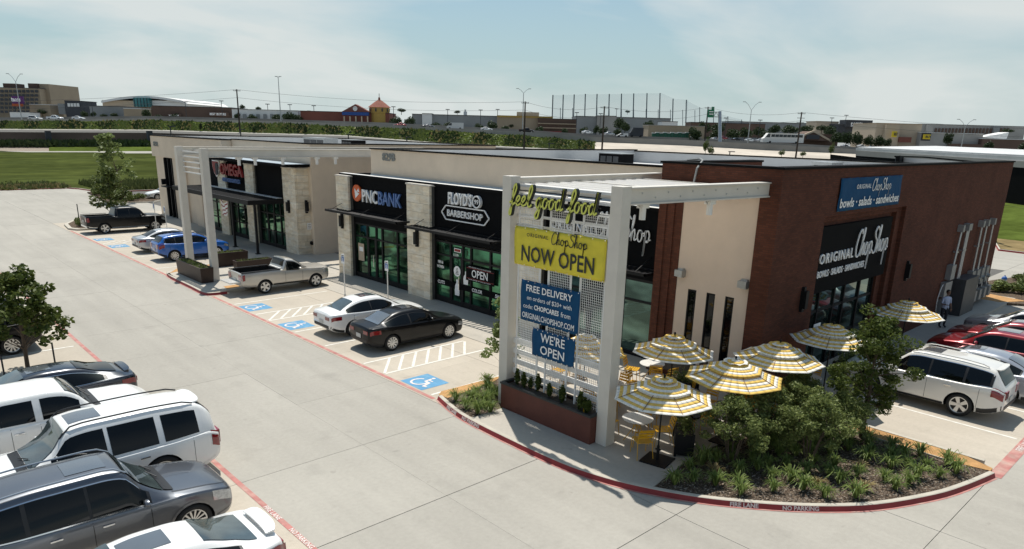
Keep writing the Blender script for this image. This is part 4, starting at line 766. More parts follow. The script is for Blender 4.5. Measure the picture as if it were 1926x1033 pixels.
def banner(label, R, origin, w, h, m, lines, sag=.02, mount='grommet'):
    t = thing('banner', label, 'banner', origin); s = MB(); nx, ny = 24, 10; vs = []
    for j in range(ny+1):
        for i in range(nx+1):
            u, v = i/nx, j/ny; edge = abs(2*v-1)**4
            z = .012*math.sin(u*9+v*3)+.010*math.sin(u*23-v*7) - 0
            dy = (-.012*math.sin(PI*((u*8) % 1))) if j in (0, ny) else 0
            vs.append((u*w-w/2, v*h-h/2+(dy if j == ny else -dy), z))
    fs = [(j*(nx+1)+i, j*(nx+1)+i+1, (j+1)*(nx+1)+i+1, (j+1)*(nx+1)+i) for j in range(ny) for i in range(nx)]
    s.faces(vs, fs); o = s.build('sheet', m, t, smooth=60); o.matrix_basis = R.to_4x4()
    sol = o.modifiers.new('thickness', 'SOLIDIFY'); sol.thickness = .004
    for L in lines:
        kind, body, x, y, lw, lh, lm = L[:7]; p = R @ V(x-w/2, y-h/2, .028)
        if kind == 't': text(body, p, R, lw, lh, lm, t, .003, L[7] if len(L) > 7 else .0, spacing=1.25 if body == 'ORIGINAL' else 1)
        else: script(body, p, R, lw, lh, lm, t, r=L[7], depth=.003)
    k = MB()
    for u in [i/8 for i in range(9)]:
        for v in (0, 1): k.cyl(((u-.5)*(w-.06), (v-.5)*(h-.06), .022), .016, .006, 8)
    o = k.build('grommets', 'chrome', t); o.matrix_basis = R.to_4x4(); return t
banner('yellow NOW OPEN banner tied to the pergola screen', FRONT, (14.17, 13.25, 5.17), 3.42, 1.12, 'banner_yellow', [('t','ORIGINAL',.52,.86,.85,.10,'letter_black',.01),('s','ChopShop',1.50,.76,1.3,.34,'letter_black',.012),('t','NOW OPEN',.32,.14,2.75,.46,'letter_black',.012)])
banner('blue FREE DELIVERY banner on the pergola screen', FRONT, (14.17, 13.49, 3.60), 2.28, 1.22, 'banner_blue', [('t','FREE DELIVERY',.24,.90,1.8,.20,'letter_white',.012),('t','on orders of $20+ with',.28,.64,1.75,.15,'letter_white'),('t','code:',.14,.40,.38,.13,'letter_white'),('t','CHOPCARES',.58,.40,.98,.15,'letter_white',.025),('t','from',1.64,.40,.36,.15,'letter_white'),('t','ORIGINALCHOPSHOP.COM',.10,.10,2.05,.17,'letter_white',.008)])
banner("blue WE'RE OPEN banner lowest on the pergola screen", FRONT, (14.17, 13.27, 2.44), 1.66, .84, 'banner_blue', [('t',"WE'RE",.36,.48,.95,.27,'letter_white',.01),('t','OPEN',.36,.11,.95,.27,'letter_white',.01)])
banner('blue bowls salads sandwiches banner high on the brick side wall', SIDE, (27.35, YW-.04, 6.55), 5.6, 1.12, 'banner_blue', [('t','ORIGINAL',1.3,.72,1.25,.16,'letter_white',.01),('s','ChopShop',2.7,.62,1.75,.42,'letter_white',.016),('t','bowls · salads · sandwiches',.12,.12,5.3,.32,'letter_white',.02)])
t = thing('script_sign', 'lime green feel good food script letters at the top of the pergola screen', 'sign', (14.06, 15.0, 6.45))
for m_, dx, r_, dp in (('letter_black', -.02, .036, .10), ('letter_lime', -.125, .024, .012)): script('feel good food', (dx, -.02, -.12), FRONT, 3.25, .58, m_, t, r=r_, depth=dp, name='letter_backing' if m_ == 'letter_black' else 'lettering', slant=.12)
s = MB(); s.bar((-.01, 0, .05), (-.01, -3.3, .05), .03); s.bar((-.01, 0, .3), (-.01, -3.3, .3), .03); s.build('rail', 'black_metal', t)
t = thing('shop_sign', 'red shop letters with shield emblem and small blue word on the left building', 'shop sign', (21.9, 54.0, 5.0))
text('OMEGA', (-.02, 2.05, -.36), FRONT, 4.1, .88, 'letter_red', t, .16, .03); text('ORTHODONTICS', (-.02, 1.9, -.86), FRONT, 3.2, .30, 'letter_blue', t, .08, .02)
s = MB(); sh = [(-.62,.5),(.62,.5),(.62,0),(.35,-.45),(0,-.75),(-.35,-.45),(-.62,0)]; s.prism([(x_, y_) for x_, y_ in sh], 0, .1); o = s.build('shield', 'letter_white', t); o.matrix_basis = (Matrix.Translation(V(-.02, 2.95, .15)) @ FRONT.to_4x4())
s = MB(); s.prism([(x_*.85, y_*.85) for x_, y_ in sh], .1, .13); o = s.build('shield_field', 'letter_red', t); o.matrix_basis = (Matrix.Translation(V(-.02, 2.95, .15)) @ FRONT.to_4x4())
s = MB(); s.lathe([(.001,.13),(.3,.13),(.3,.17),(.001,.17)], (.35,.05,0), 14); s.lathe([(.001,.13),(.22,.13),(.22,.18),(.001,.18)], (.3,-.35,0), 12); o = s.build('shield_emblem', 'dark_far', t); o.matrix_basis = (Matrix.Translation(V(-.02, 2.95, .15)) @ FRONT.to_4x4())
for body, yy_, zz, w_, X_, lab in (('829B', 34.3, 6.62, 1.25, 22.28, 'grey building number 829B on the cream upper wall'), ('829A', 72.4, 6.25, 1.3, 22.18, 'grey building number 829A at the far left corner')):
    t = thing('building_number', lab, 'number', (X_, yy_, zz)); text(body, (0,0,0), FRONT, w_, .42, 'grey_letter', t, .03, .03)
# shop window graphics
t = thing('window_graphics', 'black window bands with white CUTS, COLOR and SHAVES lettering on the barbershop glass', 'window decal', (21.40, 25.5, 0))
s = MB(); s.box(-.022,-.012,-2.80,2.80,.88,1.16)
o = s.build('band', 'black_panel', t)
text('CUTS', (-.03, 2.62, .94), FRONT, .55, .17, 'letter_white', t, .004, .02); text('COLOR', (-.03, -.05, .94), FRONT, .75, .18, 'letter_white', t, .004, .02); text('SHAVES', (-.03, -1.72, .94), FRONT, .8, .18, 'letter_white', t, .004, .02)
text('MEN &', (-.03, 2.6, 1.95), FRONT, .42, .15, 'letter_white', t, .004, .02); text('WOMEN', (-.03, 2.68, 1.72), FRONT, .55, .15, 'letter_white', t, .004, .02)
text('1119', (-.03, 1.35, 2.46), FRONT, .36, .14, 'letter_white', t, .004, .02)
s = MB(); s.box(-.03,-.015,.80,1.32,2.68,2.86); s.build('led_board', 'letter_white', t); s = MB(); s.box(-.034,-.03,.84,1.28,2.71,2.83); s.build('led_screen', 'letter_red', t)
s = MB(); s.lathe([(.001,0),(.26,0),(.26,.008),(.001,.008)], (0,0,0), 16); o = s.build('round_decal', 'letter_white', t); o.matrix_basis = (Matrix.Translation(V(-.03, 1.08, 1.75)) @ FRONT.to_4x4())
s = MB()
for k in range(5): s.box(-.042,-.04,.95+.02*k,1.2-.02*k,1.60+.07*k,1.63+.07*k)
s.build('decal_lines', 'black_panel', t)
for yb, hb in ((1.08, 1.0), (.42, .8)):
    s = MB(); s.prism([(-.16,0),(.16,0),(.18,.25),(.14,.5*hb),(.06,.62*hb),(.06,.8*hb),(-.06,.8*hb),(-.06,.62*hb),(-.14,.5*hb),(-.18,.25)], 0, .006); o = s.build('bottle_decal', 'letter_white', t); o.matrix_basis = (Matrix.Translation(V(-.028, yb, .55 if yb > 1 else 1.2)) @ FRONT.to_4x4())
t = thing('open_banner', 'black banner with big white OPEN across the barbershop windows', 'banner', (21.33, 24.8, 1.82)); R2 = FRONT @ Euler((0,0,math.radians(0))).to_matrix()
s = MB(); s.box(-.012,0,-1.0,1.05,-.36,.38); s.build('sheet', 'black_panel', t); text('OPEN', (-.014, .62, -.17), FRONT, 1.15, .38, 'letter_white', t, .004, .012)
s = MB(); s.box(-.016,-.012,-.95,1.0,.24,.262); s.box(-.016,-.012,-.95,1.0,-.25,-.23); s.build('red_rule', 'letter_red', t); text('WE MISSED YOU & YOUR HAIR', (-.016, .85, .285), FRONT, 1.6, .05, 'letter_white', t, .003); text('BOOK ONLINE OR WALK IN TODAY', (-.016, .85, -.31), FRONT, 1.6, .045, 'letter_white', t, .003)
t = thing('window_poster', 'pale framed poster in the bank window', 'poster', (21.40, 35.35, 1.5)); s = MB(); s.box(-.02,-.01,-.3,.3,-.5,.5); s.build('sheet', 'tan_light', t); s = MB(); s.box(-.024,-.02,-.2,.2,.05,.3); s.build('picture', 'letter_white', t)
t = thing('flag', 'crumpled red and white flag banner hanging under the left canopy', 'flag', (20.9, 53.6, 2.4)); s = MB(); nx, ny = 10, 10; vs = []
for j in range(ny+1):
    for i in range(nx+1): u, v = i/nx, j/ny; vs.append((.08*math.sin(u*9+v*2), (1-u-.5)*1.5*(1-.15*v), .75-1.35*v-.45*math.sin(PI*u)*(1-v)))
for j in range(ny):
    for i in range(nx): s.use('letter_red' if (j+i//2) % 3 == 1 else 'letter_white'); s.face([vs[(j+1)*(nx+1)+i], vs[(j+1)*(nx+1)+i+1], vs[j*(nx+1)+i+1], vs[j*(nx+1)+i]])
s.build('cloth', None, t, smooth=60)
s = MB(); s.bar((0,.75,.75),(0,.75,1.1),.01); s.bar((0,-.75,.75),(0,-.75,1.1),.01); s.build('cord', 'black_metal', t)
# parking signs
def parking_sign(x, y, h, label, m='letter_blue'):
    t = thing('parking_sign', label, 'parking sign', (x, y, 0)); s = MB(); s.tube([(0,0,0),(0,0,h)], .028, 8); s.build('pole', 'white_metal', t, smooth=True)
    s = MB(); s.box(-.05,-.035,-.15,.15,h-.5,h-.02); p = s.build('plate', 'letter_white', t); s = MB(); s.box(-.054,-.05,-.12,.12,h-.38,h-.13); s.build('symbol_field', m, p); s = MB(); s.box(-.054,-.05,-.10,.10,h-.10,h-.06); s.build('text_line', 'letter_black', p)
    s = MB(); s.box(-.058,-.054,-.02,.02,h-.34,h-.2); s.box(-.058,-.054,-.07,.03,h-.36,h-.33); s.build('symbol', 'letter_white', p)
    s = MB(); s.cyl((0,0,0), .07, .03, 10); s.build('foot', 'zinc', t)
parking_sign(18.3, 32.0, 2.15, 'thin white pole with wheelchair parking sign left of the bank window'); parking_sign(19.15, 29.3, 2.1, 'thin white pole with wheelchair parking sign in front of the barbershop pillar')
parking_sign(17.9, 57.5, 2.3, 'far parking sign pole between the pergola posts'); parking_sign(18.0, 60.3, 2.3, 'farthest parking sign pole by the black pickup nose')
# ------------------------------------------------------------------ vehicles
def pchip(xs, ys):
    n = len(xs); h = [xs[i+1]-xs[i] for i in range(n-1)]; d = [(ys[i+1]-ys[i])/h[i] for i in range(n-1)]
    m = [d[0]] + [0 if d[i-1]*d[i] <= 0 else 2*d[i-1]*d[i]/(d[i-1]+d[i]) for i in range(1, n-1)] + [d[-1]]
    def f(x):
        if x <= xs[0]: return ys[0]
        if x >= xs[-1]: return ys[-1]
        i = 0
        while x > xs[i+1]: i += 1
        t = (x-xs[i])/h[i]; t2, t3 = t*t, t*t*t
        return (2*t3-3*t2+1)*ys[i] + (t3-2*t2+t)*h[i]*m[i] + (-2*t3+3*t2)*ys[i+1] + (t3-t2)*h[i]*m[i+1]
    return f
class Car:
    """a lofted vehicle body; s runs from the nose to the tail"""
    def __init__(c, L, W, belt, top, bot, roofw, wheels, R, wround=(.34,.22), wfun=None):
        c.L, c.W, c.wheels, c.R = L, W, wheels, R
        c.belt = pchip(*zip(*belt)); c.top = pchip(*zip(*top)); c.bot = pchip(*zip(*bot)); c.rw = pchip(*zip(*roofw)); w = W/2; a, b = wround
        c.w = pchip([0,.06,.22,.6,1.2,L-1.1,L-.5,L-.16,L-.04,L], [w-a-.05,w-a*.62,w-a*.25,w-.03,w,w,w-.03,w-b*.5,w-b*.85,w-b-.05])
        c.ss = sorted(set([0,.02,.06,.12,.2,.3] + [.3+(L-.6)*i/46 for i in range(47)] + [L-.3,L-.2,L-.12,L-.06,L-.02,L] + [p[0] for p in top]))
    def sec(c, s):
        zb, zB, zt, w = c.bot(s), c.belt(s), c.top(s), c.w(s); wb = w-.045; wr = min(c.rw(s), wb-.02)
        g = max(0., min(1., (zt-zB)/.38)); dr = .012+.075*g
        P = [(0,zb),(w*.5,zb),(w-.16,zb),(w-.06,zb+.04),(w-.018,zb+.13)]
        for t in (.18,.36,.54,.72,.88): z = zb+.13+(zB-.10-zb-.13)*t; P.append((w - .022*((t-.5)*2)**2 - (.010 if .45 < t < .6 else 0), z))
        P += [(w-.022, zB-.05), (wb+.005, zB-.012), (wb-.02, zB+.004)]
        for t in (.14,.32,.5,.68,.86): P.append((wb-.02+(wr-wb+.02)*t + .022*g*math.sin(PI*t), zB+.004+(zt-dr-zB-.004)*t))
        P += [(wr,zt-dr),(wr-.035,zt-dr*.45),(wr-.10,zt-dr*.12),(wr*.72,zt+.006),(wr*.42,zt+.014),(wr*.2,zt+.018),(0,zt+.02)]
        return P
    def loft(c):
        vs = []; n = None
        for s in c.ss:
            P = c.sec(s); ring = P + [(-y, z) for y, z in P[-2:0:-1]]; n = len(ring); vs += [(c.L/2-s, y, z) for y, z in ring]
        fs = []
        for i in range(len(c.ss)-1):
            for k in range(n): fs.append((i*n+k, i*n+(k+1) % n, (i+1)*n+(k+1) % n, (i+1)*n+k))
        fs.append(tuple(range(n-1,-1,-1))); m = (len(c.ss)-1)*n; fs.append(tuple(range(m, m+n))); return vs, fs
    def side(c, s, z, off=.006):         # point on the lower body side
        P = [p for p in c.sec(s)[2:13]]
        for a, b in zip(P[:-1], P[1:]):
            if a[1] <= z <= b[1]: t = (z-a[1])/max(1e-6, b[1]-a[1]); return (c.L/2-s, a[0]+(b[0]-a[0])*t+off, z)
        return (c.L/2-s, P[-1][0]+off-.02, z)
    def green(c, s, t, off=.006):        # point on the greenhouse side, t 0 belt to 1 roof
        w = c.w(s); wb = w-.045; wr = min(c.rw(s), wb-.02); zB, zt = c.belt(s), c.top(s); g = max(0., min(1., (zt-zB)/.38)); dr = .012+.075*g
        return (c.L/2-s, wb-.02+(wr-wb+.02)*t+.022*g*math.sin(PI*t)+off, zB+.004+(zt-dr-zB-.004)*t+off*.3)
    def topp(c, s, f, off=.006):         # point on top, f -1..1 across
        w = c.w(s); wr = min(c.rw(s), w-.065); zB, zt = c.belt(s), c.top(s); y = f*(wr-.05); a = abs(f)
        e = .02; slope = (c.top(min(s+e, c.L))-c.top(max(s-e, 0)))/(2*e); n = Vector((slope, 0, 1)).normalized()
        return (c.L/2-s+n.x*off, y, zt+.02-.022*a*a+n.z*off)
def grid_patch(mb, f, us, vs_, flip=False):
    n = len(us); pts = [f(u, v) for v in vs_ for u in us]
    fs = [(j*n+i, j*n+i+1, (j+1)*n+i+1, (j+1)*n+i) for j in range(len(vs_)-1) for i in range(n-1)]
    if flip: fs = [q[::-1] for q in fs]
    mb.faces(pts, fs)
def lin(a, b, n): return [a+(b-a)*i/n for i in range(n+1)]
def mir(p): return (p[0], -p[1], p[2])
def sidepatch(c, parent, name, f, us, vs_, m, label=None, sides=(1,-1), smooth=35):
    for sd_ in sides:
        mb = MB(); grid_patch(mb, (lambda u, v: f(u, v)) if sd_ == 1 else (lambda u, v: mir(f(u, v))), us, vs_, flip=(sd_ == 1)); mb.build(name, m, parent, smooth=smooth)
WHEELS = {}
def wheel_meshes(R, style):
    k = (R, style)
    if k in WHEELS: return WHEELS[k]
    w = .115; ri = R*(.70 if style != 'truck' else .60)
    s = MB(); s.lathe([(ri,-w+.01),(ri+.02,-w),(R-.05,-w),(R-.012,-w+.03),(R,-w+.06),(R,w-.06),(R-.012,w-.03),(R-.05,w),(ri+.02,w),(ri,w-.01),(ri-.02,w-.05),(ri-.02,-w+.05),(ri,-w+.01)], (0,0,0), 28, 'y')
    tyre = s.use('tyre').mesh('tyre') if not s.mats else s.mesh('tyre')
    tyre.materials.clear(); tyre.materials.append(M['tyre']); smooth_mesh(tyre, 50)
    s = MB(); s.use('rim'); s.lathe([(ri,w-.012),(ri-.025,w-.02),(ri-.03,w-.07)], (0,0,0), 28, 'y')
    s.use('rim_dark'); s.lathe([(ri-.03,w-.07),(.01,w-.085)], (0,0,0), 20, 'y'); s.use('rim')
    n = {'five': 5, 'ten': 10, 'truck': 6, 'multi': 14}[style]
    for i in range(n):
        a = 2*PI*i/n; wd = {'five': .050, 'ten': .026, 'truck': .050, 'multi': .016}[style]
        pr = [(.03, -wd*.8), (.03, wd*.8), (ri-.02, wd*(1.25 if style != 'truck' else 1.6)), (ri-.02, -wd*(1.25 if style != 'truck' else 1.6))]
        ca, sa = math.cos(a), math.sin(a); q = [(x*ca-z*sa, x*sa+z*ca) for x, z in pr]
        f = [(x, w-.025 if i2 in (2,3) else w-.035, z) for i2, (x, z) in enumerate(q)]; bk = [(x, w-.06, z) for x, z in q]
        s.faces(f+bk, [(3,2,1,0),(0,1,5,4),(1,2,6,5),(2,3,7,6),(3,0,4,7)])
    s.lathe([(.06,w-.05),(.055,w-.022),(.001,w-.018)], (0,0,0), 12, 'y')
    rim = s.mesh('rim'); smooth_mesh(rim, 30)
    WHEELS[k] = (tyre, rim); return WHEELS[k]
def car(label, cat, C_, paint_name, rz, x, y, o, group=None, name='parked_car', wstyle='ten', glassm='car_glass', nodetail=False):
    """o: dictionary of options"""
    root = thing(name, label, cat, (0,0,0), 0, group)
    L, W = C_.L, C_.W; vs, fs = C_.loft()
    s = MB(); s.use(paint_name); s.faces(vs, fs); body = s.build('body', None, root)
    for k in ('well', 'trim_black'): body.data.materials.append(M[k])
    # wheel wells and (for pickups) the bed, cut out of the body
    cut = MB(); cut.use('well'); R = C_.R
    for sx in C_.wheels:
        for sy in (1, -1):
            y0 = sy*(W/2-.30); y1 = sy*(W/2+.2)
            if sy > 0: cut.lathe([(.001, y0), (R+.055, y0), (R+.055, y1), (.001, y1)], (L/2-sx, 0, R-.01), 28, 'y')
            else: cut.lathe([(.001, y1), (R+.055, y1), (R+.055, y0), (.001, y0)], (L/2-sx, 0, R-.01), 28, 'y')
    if 'bed' in o:
        a, b_, z = o['bed']; cut.box(L/2-b_, L/2-a, -W/2+.13, W/2-.13, z, 3)
    co = cut.build('cutter'); bpy.ops.object.select_all(action='DESELECT')
    bm = bmesh.new(); bm.from_mesh(co.data); bmesh.ops.remove_doubles(bm, verts=bm.verts, dist=.0006); bmesh.ops.recalc_face_normals(bm, faces=bm.faces); bm.to_mesh(co.data); bm.free()
    bm = bmesh.new(); bm.from_mesh(body.data); bmesh.ops.recalc_face_normals(bm, faces=bm.faces); bm.to_mesh(body.data); bm.free()
    md = body.modifiers.new('cut', 'BOOLEAN'); md.operation = 'DIFFERENCE'; md.object = co; md.solver = 'EXACT'; md.material_mode = 'TRANSFER'
    bpy.context.view_layer.update(); me = bpy.data.meshes.new_from_object(body.evaluated_get(bpy.context.evaluated_depsgraph_get()))
    body.modifiers.clear(); old = body.data; body.data = me; me.name = 'body'; bpy.data.meshes.remove(old); bpy.data.objects.remove(co); smooth_mesh(me, 32)
    # glazing
    cw, rf, rr, dk = o['cowl'], o['roof_f'], o['roof_r'], o['deck']      # cowl, roof front, roof rear, rear glass foot
    gb = o.get('glass_t', (.06,.93)); sfront = o.get('side_f', cw+.38); send = o.get('side_r', rr+.2)
    sidepatch(C_, root, 'window_surround', lambda u, v: C_.green(u, v, .004), lin(sfront-.06, send+.05, 26), lin(gb[0]-.03, gb[1]+.02, 6), 'trim_black' if not o.get('body_pillars') else paint_name)
    if o.get('bright'): sidepatch(C_, root, 'window_trim', lambda u, v: C_.green(u, v, .010), lin(sfront-.04, send+.04, 26), lin(gb[0]-.045, gb[0]-.01, 1), 'chrome'); sidepatch(C_, root, 'window_trim', lambda u, v: C_.green(u, v, .010), lin(sfront+.1, send+.03, 26), lin(gb[1]-.005, gb[1]+.025, 1), 'chrome')
    wins = o.get('wins') or [(sfront, (sfront+send)/2-.1), ((sfront+send)/2-.04, send)]
    for i, (a, b_) in enumerate(wins): sidepatch(C_, root, 'side_window', lambda u, v: C_.green(u, v, .009), lin(a, b_, 10), lin(gb[0]+.02, gb[1]-.02, 6), glassm)
    mb = MB(); grid_patch(mb, lambda u, v: C_.topp(u, v, .012), lin(cw+.04, rf-.05, 12), lin(-.93, .93, 12), flip=False); mb.build('windshield', o.get('ws_glass', 'car_glass_light'), root, smooth=True)
    if 'rear_glass' in o: a, b_ = o['rear_glass']
    else: a, b_ = rr+.06, dk-.05
    if a < b_: mb = MB(); grid_patch(mb, lambda u, v: C_.topp(u, v, .012), lin(a, b_, 12), lin(-.88, .88, 12)); mb.build('rear_window', o.get('rg', 'car_glass'), root, smooth=True)
    mb = MB(); grid_patch(mb, lambda u, v: C_.topp(u, v, .015), lin(cw-.16, cw+.03, 3), lin(-.9, .9, 8)); mb.build('wiper_tray', 'trim_black', root, smooth=True)
    for yy_ in (-.12, .42): mb = MB(); p = C_.topp(cw-.02, yy_, .05); q = C_.topp(cw+.12, yy_+.42, .035); mb.bar(p, q, .018); mb.build('wiper', 'trim_black', root)
    if 'sunroof' in o: a, b_ = o['sunroof']; mb = MB(); grid_patch(mb, lambda u, v: C_.topp(u, v, .008), lin(a, b_, 6), lin(-.55, .55, 6)); mb.build('sunroof', 'sunroof', root, smooth=True)
    # lights
    zb = C_.belt
    hl = o.get('hl', (.06, .42, -.24, -.08))
    sidepatch(C_, root, 'headlight', lambda u, v: C_.side(u, zb(u)+v, .010), lin(hl[0], hl[1], 6), lin(hl[2], hl[3], 3), 'lamp_clear')
    tl = o.get('tl', (L-.46, L-.05, -.235, -.085))
    if tl[0] < 0: pass
    sidepatch(C_, root, 'taillight', lambda u, v: C_.side(u, zb(u)+v, .012), lin(tl[0], tl[1], 8), lin(tl[2], tl[3], 3), 'tail_red')
    zt = zb(L-.1)
    wr_ = C_.w(L)
    for sy in (1,-1):
        mb = MB(); zc = zt+(tl[2]+tl[3])/2; hh = (tl[3]-tl[2])/2*.9; mb.box(-L/2-.014, -L/2+.05, sy*(wr_-.30), sy*(wr_-.005), zc-hh, zc+hh); mb.build('taillight_inner', 'tail_red', root)
    # nose and tail fittings
    z0 = C_.bot(0); wn_ = C_.w(0); zg = C_.belt(0)
    mb = MB(); mb.box(L/2-.06, L/2+.014, -wn_*.62, wn_*.62, z0+(zg-z0)*.35, zg-.06); g_ = mb.build('grille', 'trim_black', root)
    for k in range(3): mb = MB(); z = z0+(zg-z0)*.42+k*(zg-z0)*.16; mb.box(L/2+.0145, L/2+.022, -wn_*.56, wn_*.56, z, z+.02); mb.build('grille_bar', 'chrome', g_)
    sidepatch(C_, root, 'front_bumper', lambda u, v: C_.side(u, C_.bot(u)+v, .008), lin(.02, C_.wheels[0]-R-.10, 5), lin(.045, .15, 2), o.get('clad', 'trim_black'))
    sidepatch(C_, root, 'rear_bumper', lambda u, v: C_.side(u, C_.bot(u)+v, .008), lin(C_.wheels[1]+R+.10, L-.03, 5), lin(.045, o.get('rb', .15), 2), o.get('clad', 'trim_black'))
    sidepatch(C_, root, 'sill', lambda u, v: C_.side(u, C_.bot(u)+v, .008), lin(C_.wheels[0]+R+.08, C_.wheels[1]-R-.08, 8), lin(.045, .12, 2), o.get('sill', 'trim_black'))
    zr = C_.bot(L); mb = MB(); mb.box(-L/2-.012, -L/2+.04, -wr_*.9, wr_*.9, zr+.01, zr+.13); mb.build('rear_bumper', o.get('clad', 'trim_black'), root)
    mb = MB(); mb.box(-L/2-.022, -L/2-.012, -.16, .16, zt-.42, zt-.26); mb.build('licence_plate', 'plate', root)
    # shut lines, handles, mirrors
    sm = 'seam_light' if paint_name.startswith('paint_white') or paint_name.startswith('paint_silver') else 'seam'
    for d in o.get('doors', [sfront-.02, (wins[0][1]+wins[1][0])/2, send-.25]):
        def fseam(u, v, d=d): return C_.side(d+u, C_.bot(d)+.14+(zb(d)-.02-C_.bot(d)-.14)*v, .004)
        sidepatch(C_, root, 'door_seam', fseam, [-.006,.006], lin(0, 1, 8), sm)
    sidepatch(C_, root, 'hood_seam', lambda u, v: C_.topp(u, 1.0+v, .006), lin(.14, cw-.1, 14), [-.012, .012], sm)
    for d in o.get('handles', [wins[0][1]-.22, min(wins[1][1], send)-.35]):
        for sy in (1,-1): mb = MB(); p = C_.side(d, zb(d)-.15, .018); mb.box(p[0]-.10, p[0]+.10, sy*(p[1]-.012), sy*(p[1]+.014), p[2]-.015, p[2]+.015); mb.build('door_handle', o.get('handle', paint_name), root)
    for sy in (1,-1):
        p = C_.green(sfront+.10, .02, 0); mb = MB(); mb.lathe([(.001,-.055),(.07,-.05),(.10,-.01),(.095,.03),(.001,.045)], (0,0,0), 12, 'x')
        mo = mb.build('mirror', o.get('mirror', paint_name), root, smooth=45); mo.location = (p[0]+.04, sy*(p[1]+.12), p[2]+.09); mo.scale = (1, 1.15, .72)
        mb = MB(); mb.bar((p[0]+.03, sy*(p[1]-.02), p[2]+.03), (p[0]+.03, sy*(p[1]+.08), p[2]+.06), .03); mb.build('mirror_arm', 'trim_black', root)
    # wheels
    ty, ri = wheel_meshes(R, wstyle)
    for sx in C_.wheels:
        for sy in (1,-1):
            wo = link(ty, 'wheel', root, (L/2-sx, sy*(W/2-.135), R)); 
            if sy < 0: wo.rotation_euler = (0,0,PI)
            link(ri, 'rim', wo)
    if o.get('arches'):
        for sx in C_.wheels:
            for sy in (1,-1):
                mb = MB(); ra, rb_ = R+.045, R+.10; pts = []
                for k in range(13):
                    a = math.radians(-8+196*k/12); ca, sa = math.cos(a), math.sin(a)
                    for r_ in (ra, rb_): x_, z_ = sx-r_*ca, R-.01+r_*sa; q = C_.side(min(max(x_,0),L), z_, .012); pts.append((L/2-x_, sy*q[1], z_))
                fs_ = [(2*k, 2*k+1, 2*k+3, 2*k+2) for k in range(12)]
                mb.faces(pts, fs_ if sy < 0 else [f[::-1] for f in fs_]); mb.build('wheel_arch_trim', o['arches'], root, smooth=True)
    if 'rails' in o:
        a, b_ = o['rails']
        for sy in (1,-1):
            mb = MB(); P = [C_.topp(u, sy*.97, .05 if .06 < (u-a)/(b_-a) < .94 else .012) for u in lin(a, b_, 12)]; mb.tube(P, .018, 6); mb.build('roof_rail', o.get('railm', 'trim_black'), root, smooth=True)
    if 'spoiler' in o:
        a, up_, d_ = o['spoiler']; mb = MB(); wv = .86
        P = lin(-1, 1, 14); f = lambda u, v: C_.topp(a, u*wv, 0)
        vsx = []
        for u in P: q = C_.topp(a, u*wv, 0); e = 1-.35*abs(u)**4; vsx += [(q[0]+.0, q[1], q[2]+up_*e), (q[0]-d_*e, q[1], q[2]+up_*e+.015), (q[0]-d_*e, q[1], q[2]+up_*e-.02), (q[0]+.0, q[1], q[2]+up_*e-.03)]
        fsx = []
        for i in range(14):
            for k in range(4): fsx.append((i*4+k, (i+1)*4+k, (i+1)*4+(k+1) % 4, i*4+(k+1) % 4))
        fsx += [(3,2,1,0), (56,57,58,59)]
        mb.faces(vsx, fsx); mb.build('spoiler', paint_name, root, smooth=50)
        if up_ > .05:
            for sy in (1,-1): q = C_.topp(a, sy*.75, 0); mb = MB(); mb.box(q[0]-d_*.6, q[0]-.03, q[1]-.02, q[1]+.02, q[2]-.03, q[2]+up_-.02); mb.build('spoiler_post', paint_name, root)
    if 'bed' in o:
        a, b_, z = o['bed']; mb = MB(); mb.box(L/2-b_+.01, L/2-a-.01, -W/2+.14, W/2-.14, z+.004, z+.02)
        for k in range(9): yk = -W/2+.2+k*(W-.4)/8; mb.box(L/2-b_+.02, L/2-a-.02, yk-.03, yk+.03, z+.0202, z+.035)
        mb.build('bed_liner', o.get('liner', 'trim_black'), root)
        for sy in (1,-1): mb = MB(); zz = C_.top((a+b_)/2)+.02; mb.box(L/2-b_-.03, L/2-a, sy*(W/2-.16), sy*(W/2-.07), zz-.004, zz+.028); mb.build('bed_rail', o.get('railcap', 'trim_black'), root)
    root.location = (x, y, .002); root.rotation_euler = (0, 0, rz)
    return root
for n, c, mt, rg in (('paint_white', (.80,.80,.78), 0, .35), ('paint_white_pearl', (.74,.72,.67), .05, .3), ('paint_silver', (.46,.47,.48), .55, .32), ('paint_champagne', (.50,.475,.43), .45, .36), ('paint_black', (.003,.003,.0035), .0, .3), ('paint_grey', (.13,.138,.155), .75, .33), ('paint_midnight', (.012,.016,.028), .3, .25), ('paint_blue', (.004,.10,.40), .15, .3), ('paint_red', (.24,.006,.012), .25, .28), ('paint_silver_blue', (.36,.38,.42), .5, .33)):
    paint(n, c, mt, rg)
def sedan(L=4.85, W=1.84, Hh=1.45, R=.335, fast=0.0, wb=2.80, fo=.90):
    k = L/4.85
    return Car(L, W, [(0,.58),(.12,.70),(.5,.78),(1.3*k,.90),(2.2*k,.93),(3.4*k,.96),(4.2*k,1.0),(4.7*k,.99),(L,.90)],
        [(0,.60),(.10,.735),(.5,.83),(1.28*k,.965),(1.42*k,1.01),(1.85*k,1.25),(2.18*k,Hh-.05),(2.6*k,Hh),(3.1*k,Hh-.01),(3.5*k,Hh-.07),(3.85*k,Hh-.20),(4.22*k+fast,1.08),(4.5*k+fast*.3,1.04),(L-.06,1.00),(L,.92)],
        [(0,.34),(.15,.22),(.5,.17),(L-.6,.18),(L-.2,.26),(L,.40)], [(0,.5),(.4,.70),(1.2,.76),(1.6,.70),(2.3,.57),(3.3,.56),(3.9,.58),(4.3*k,.68),(L,.62)], (fo, fo+wb), R)
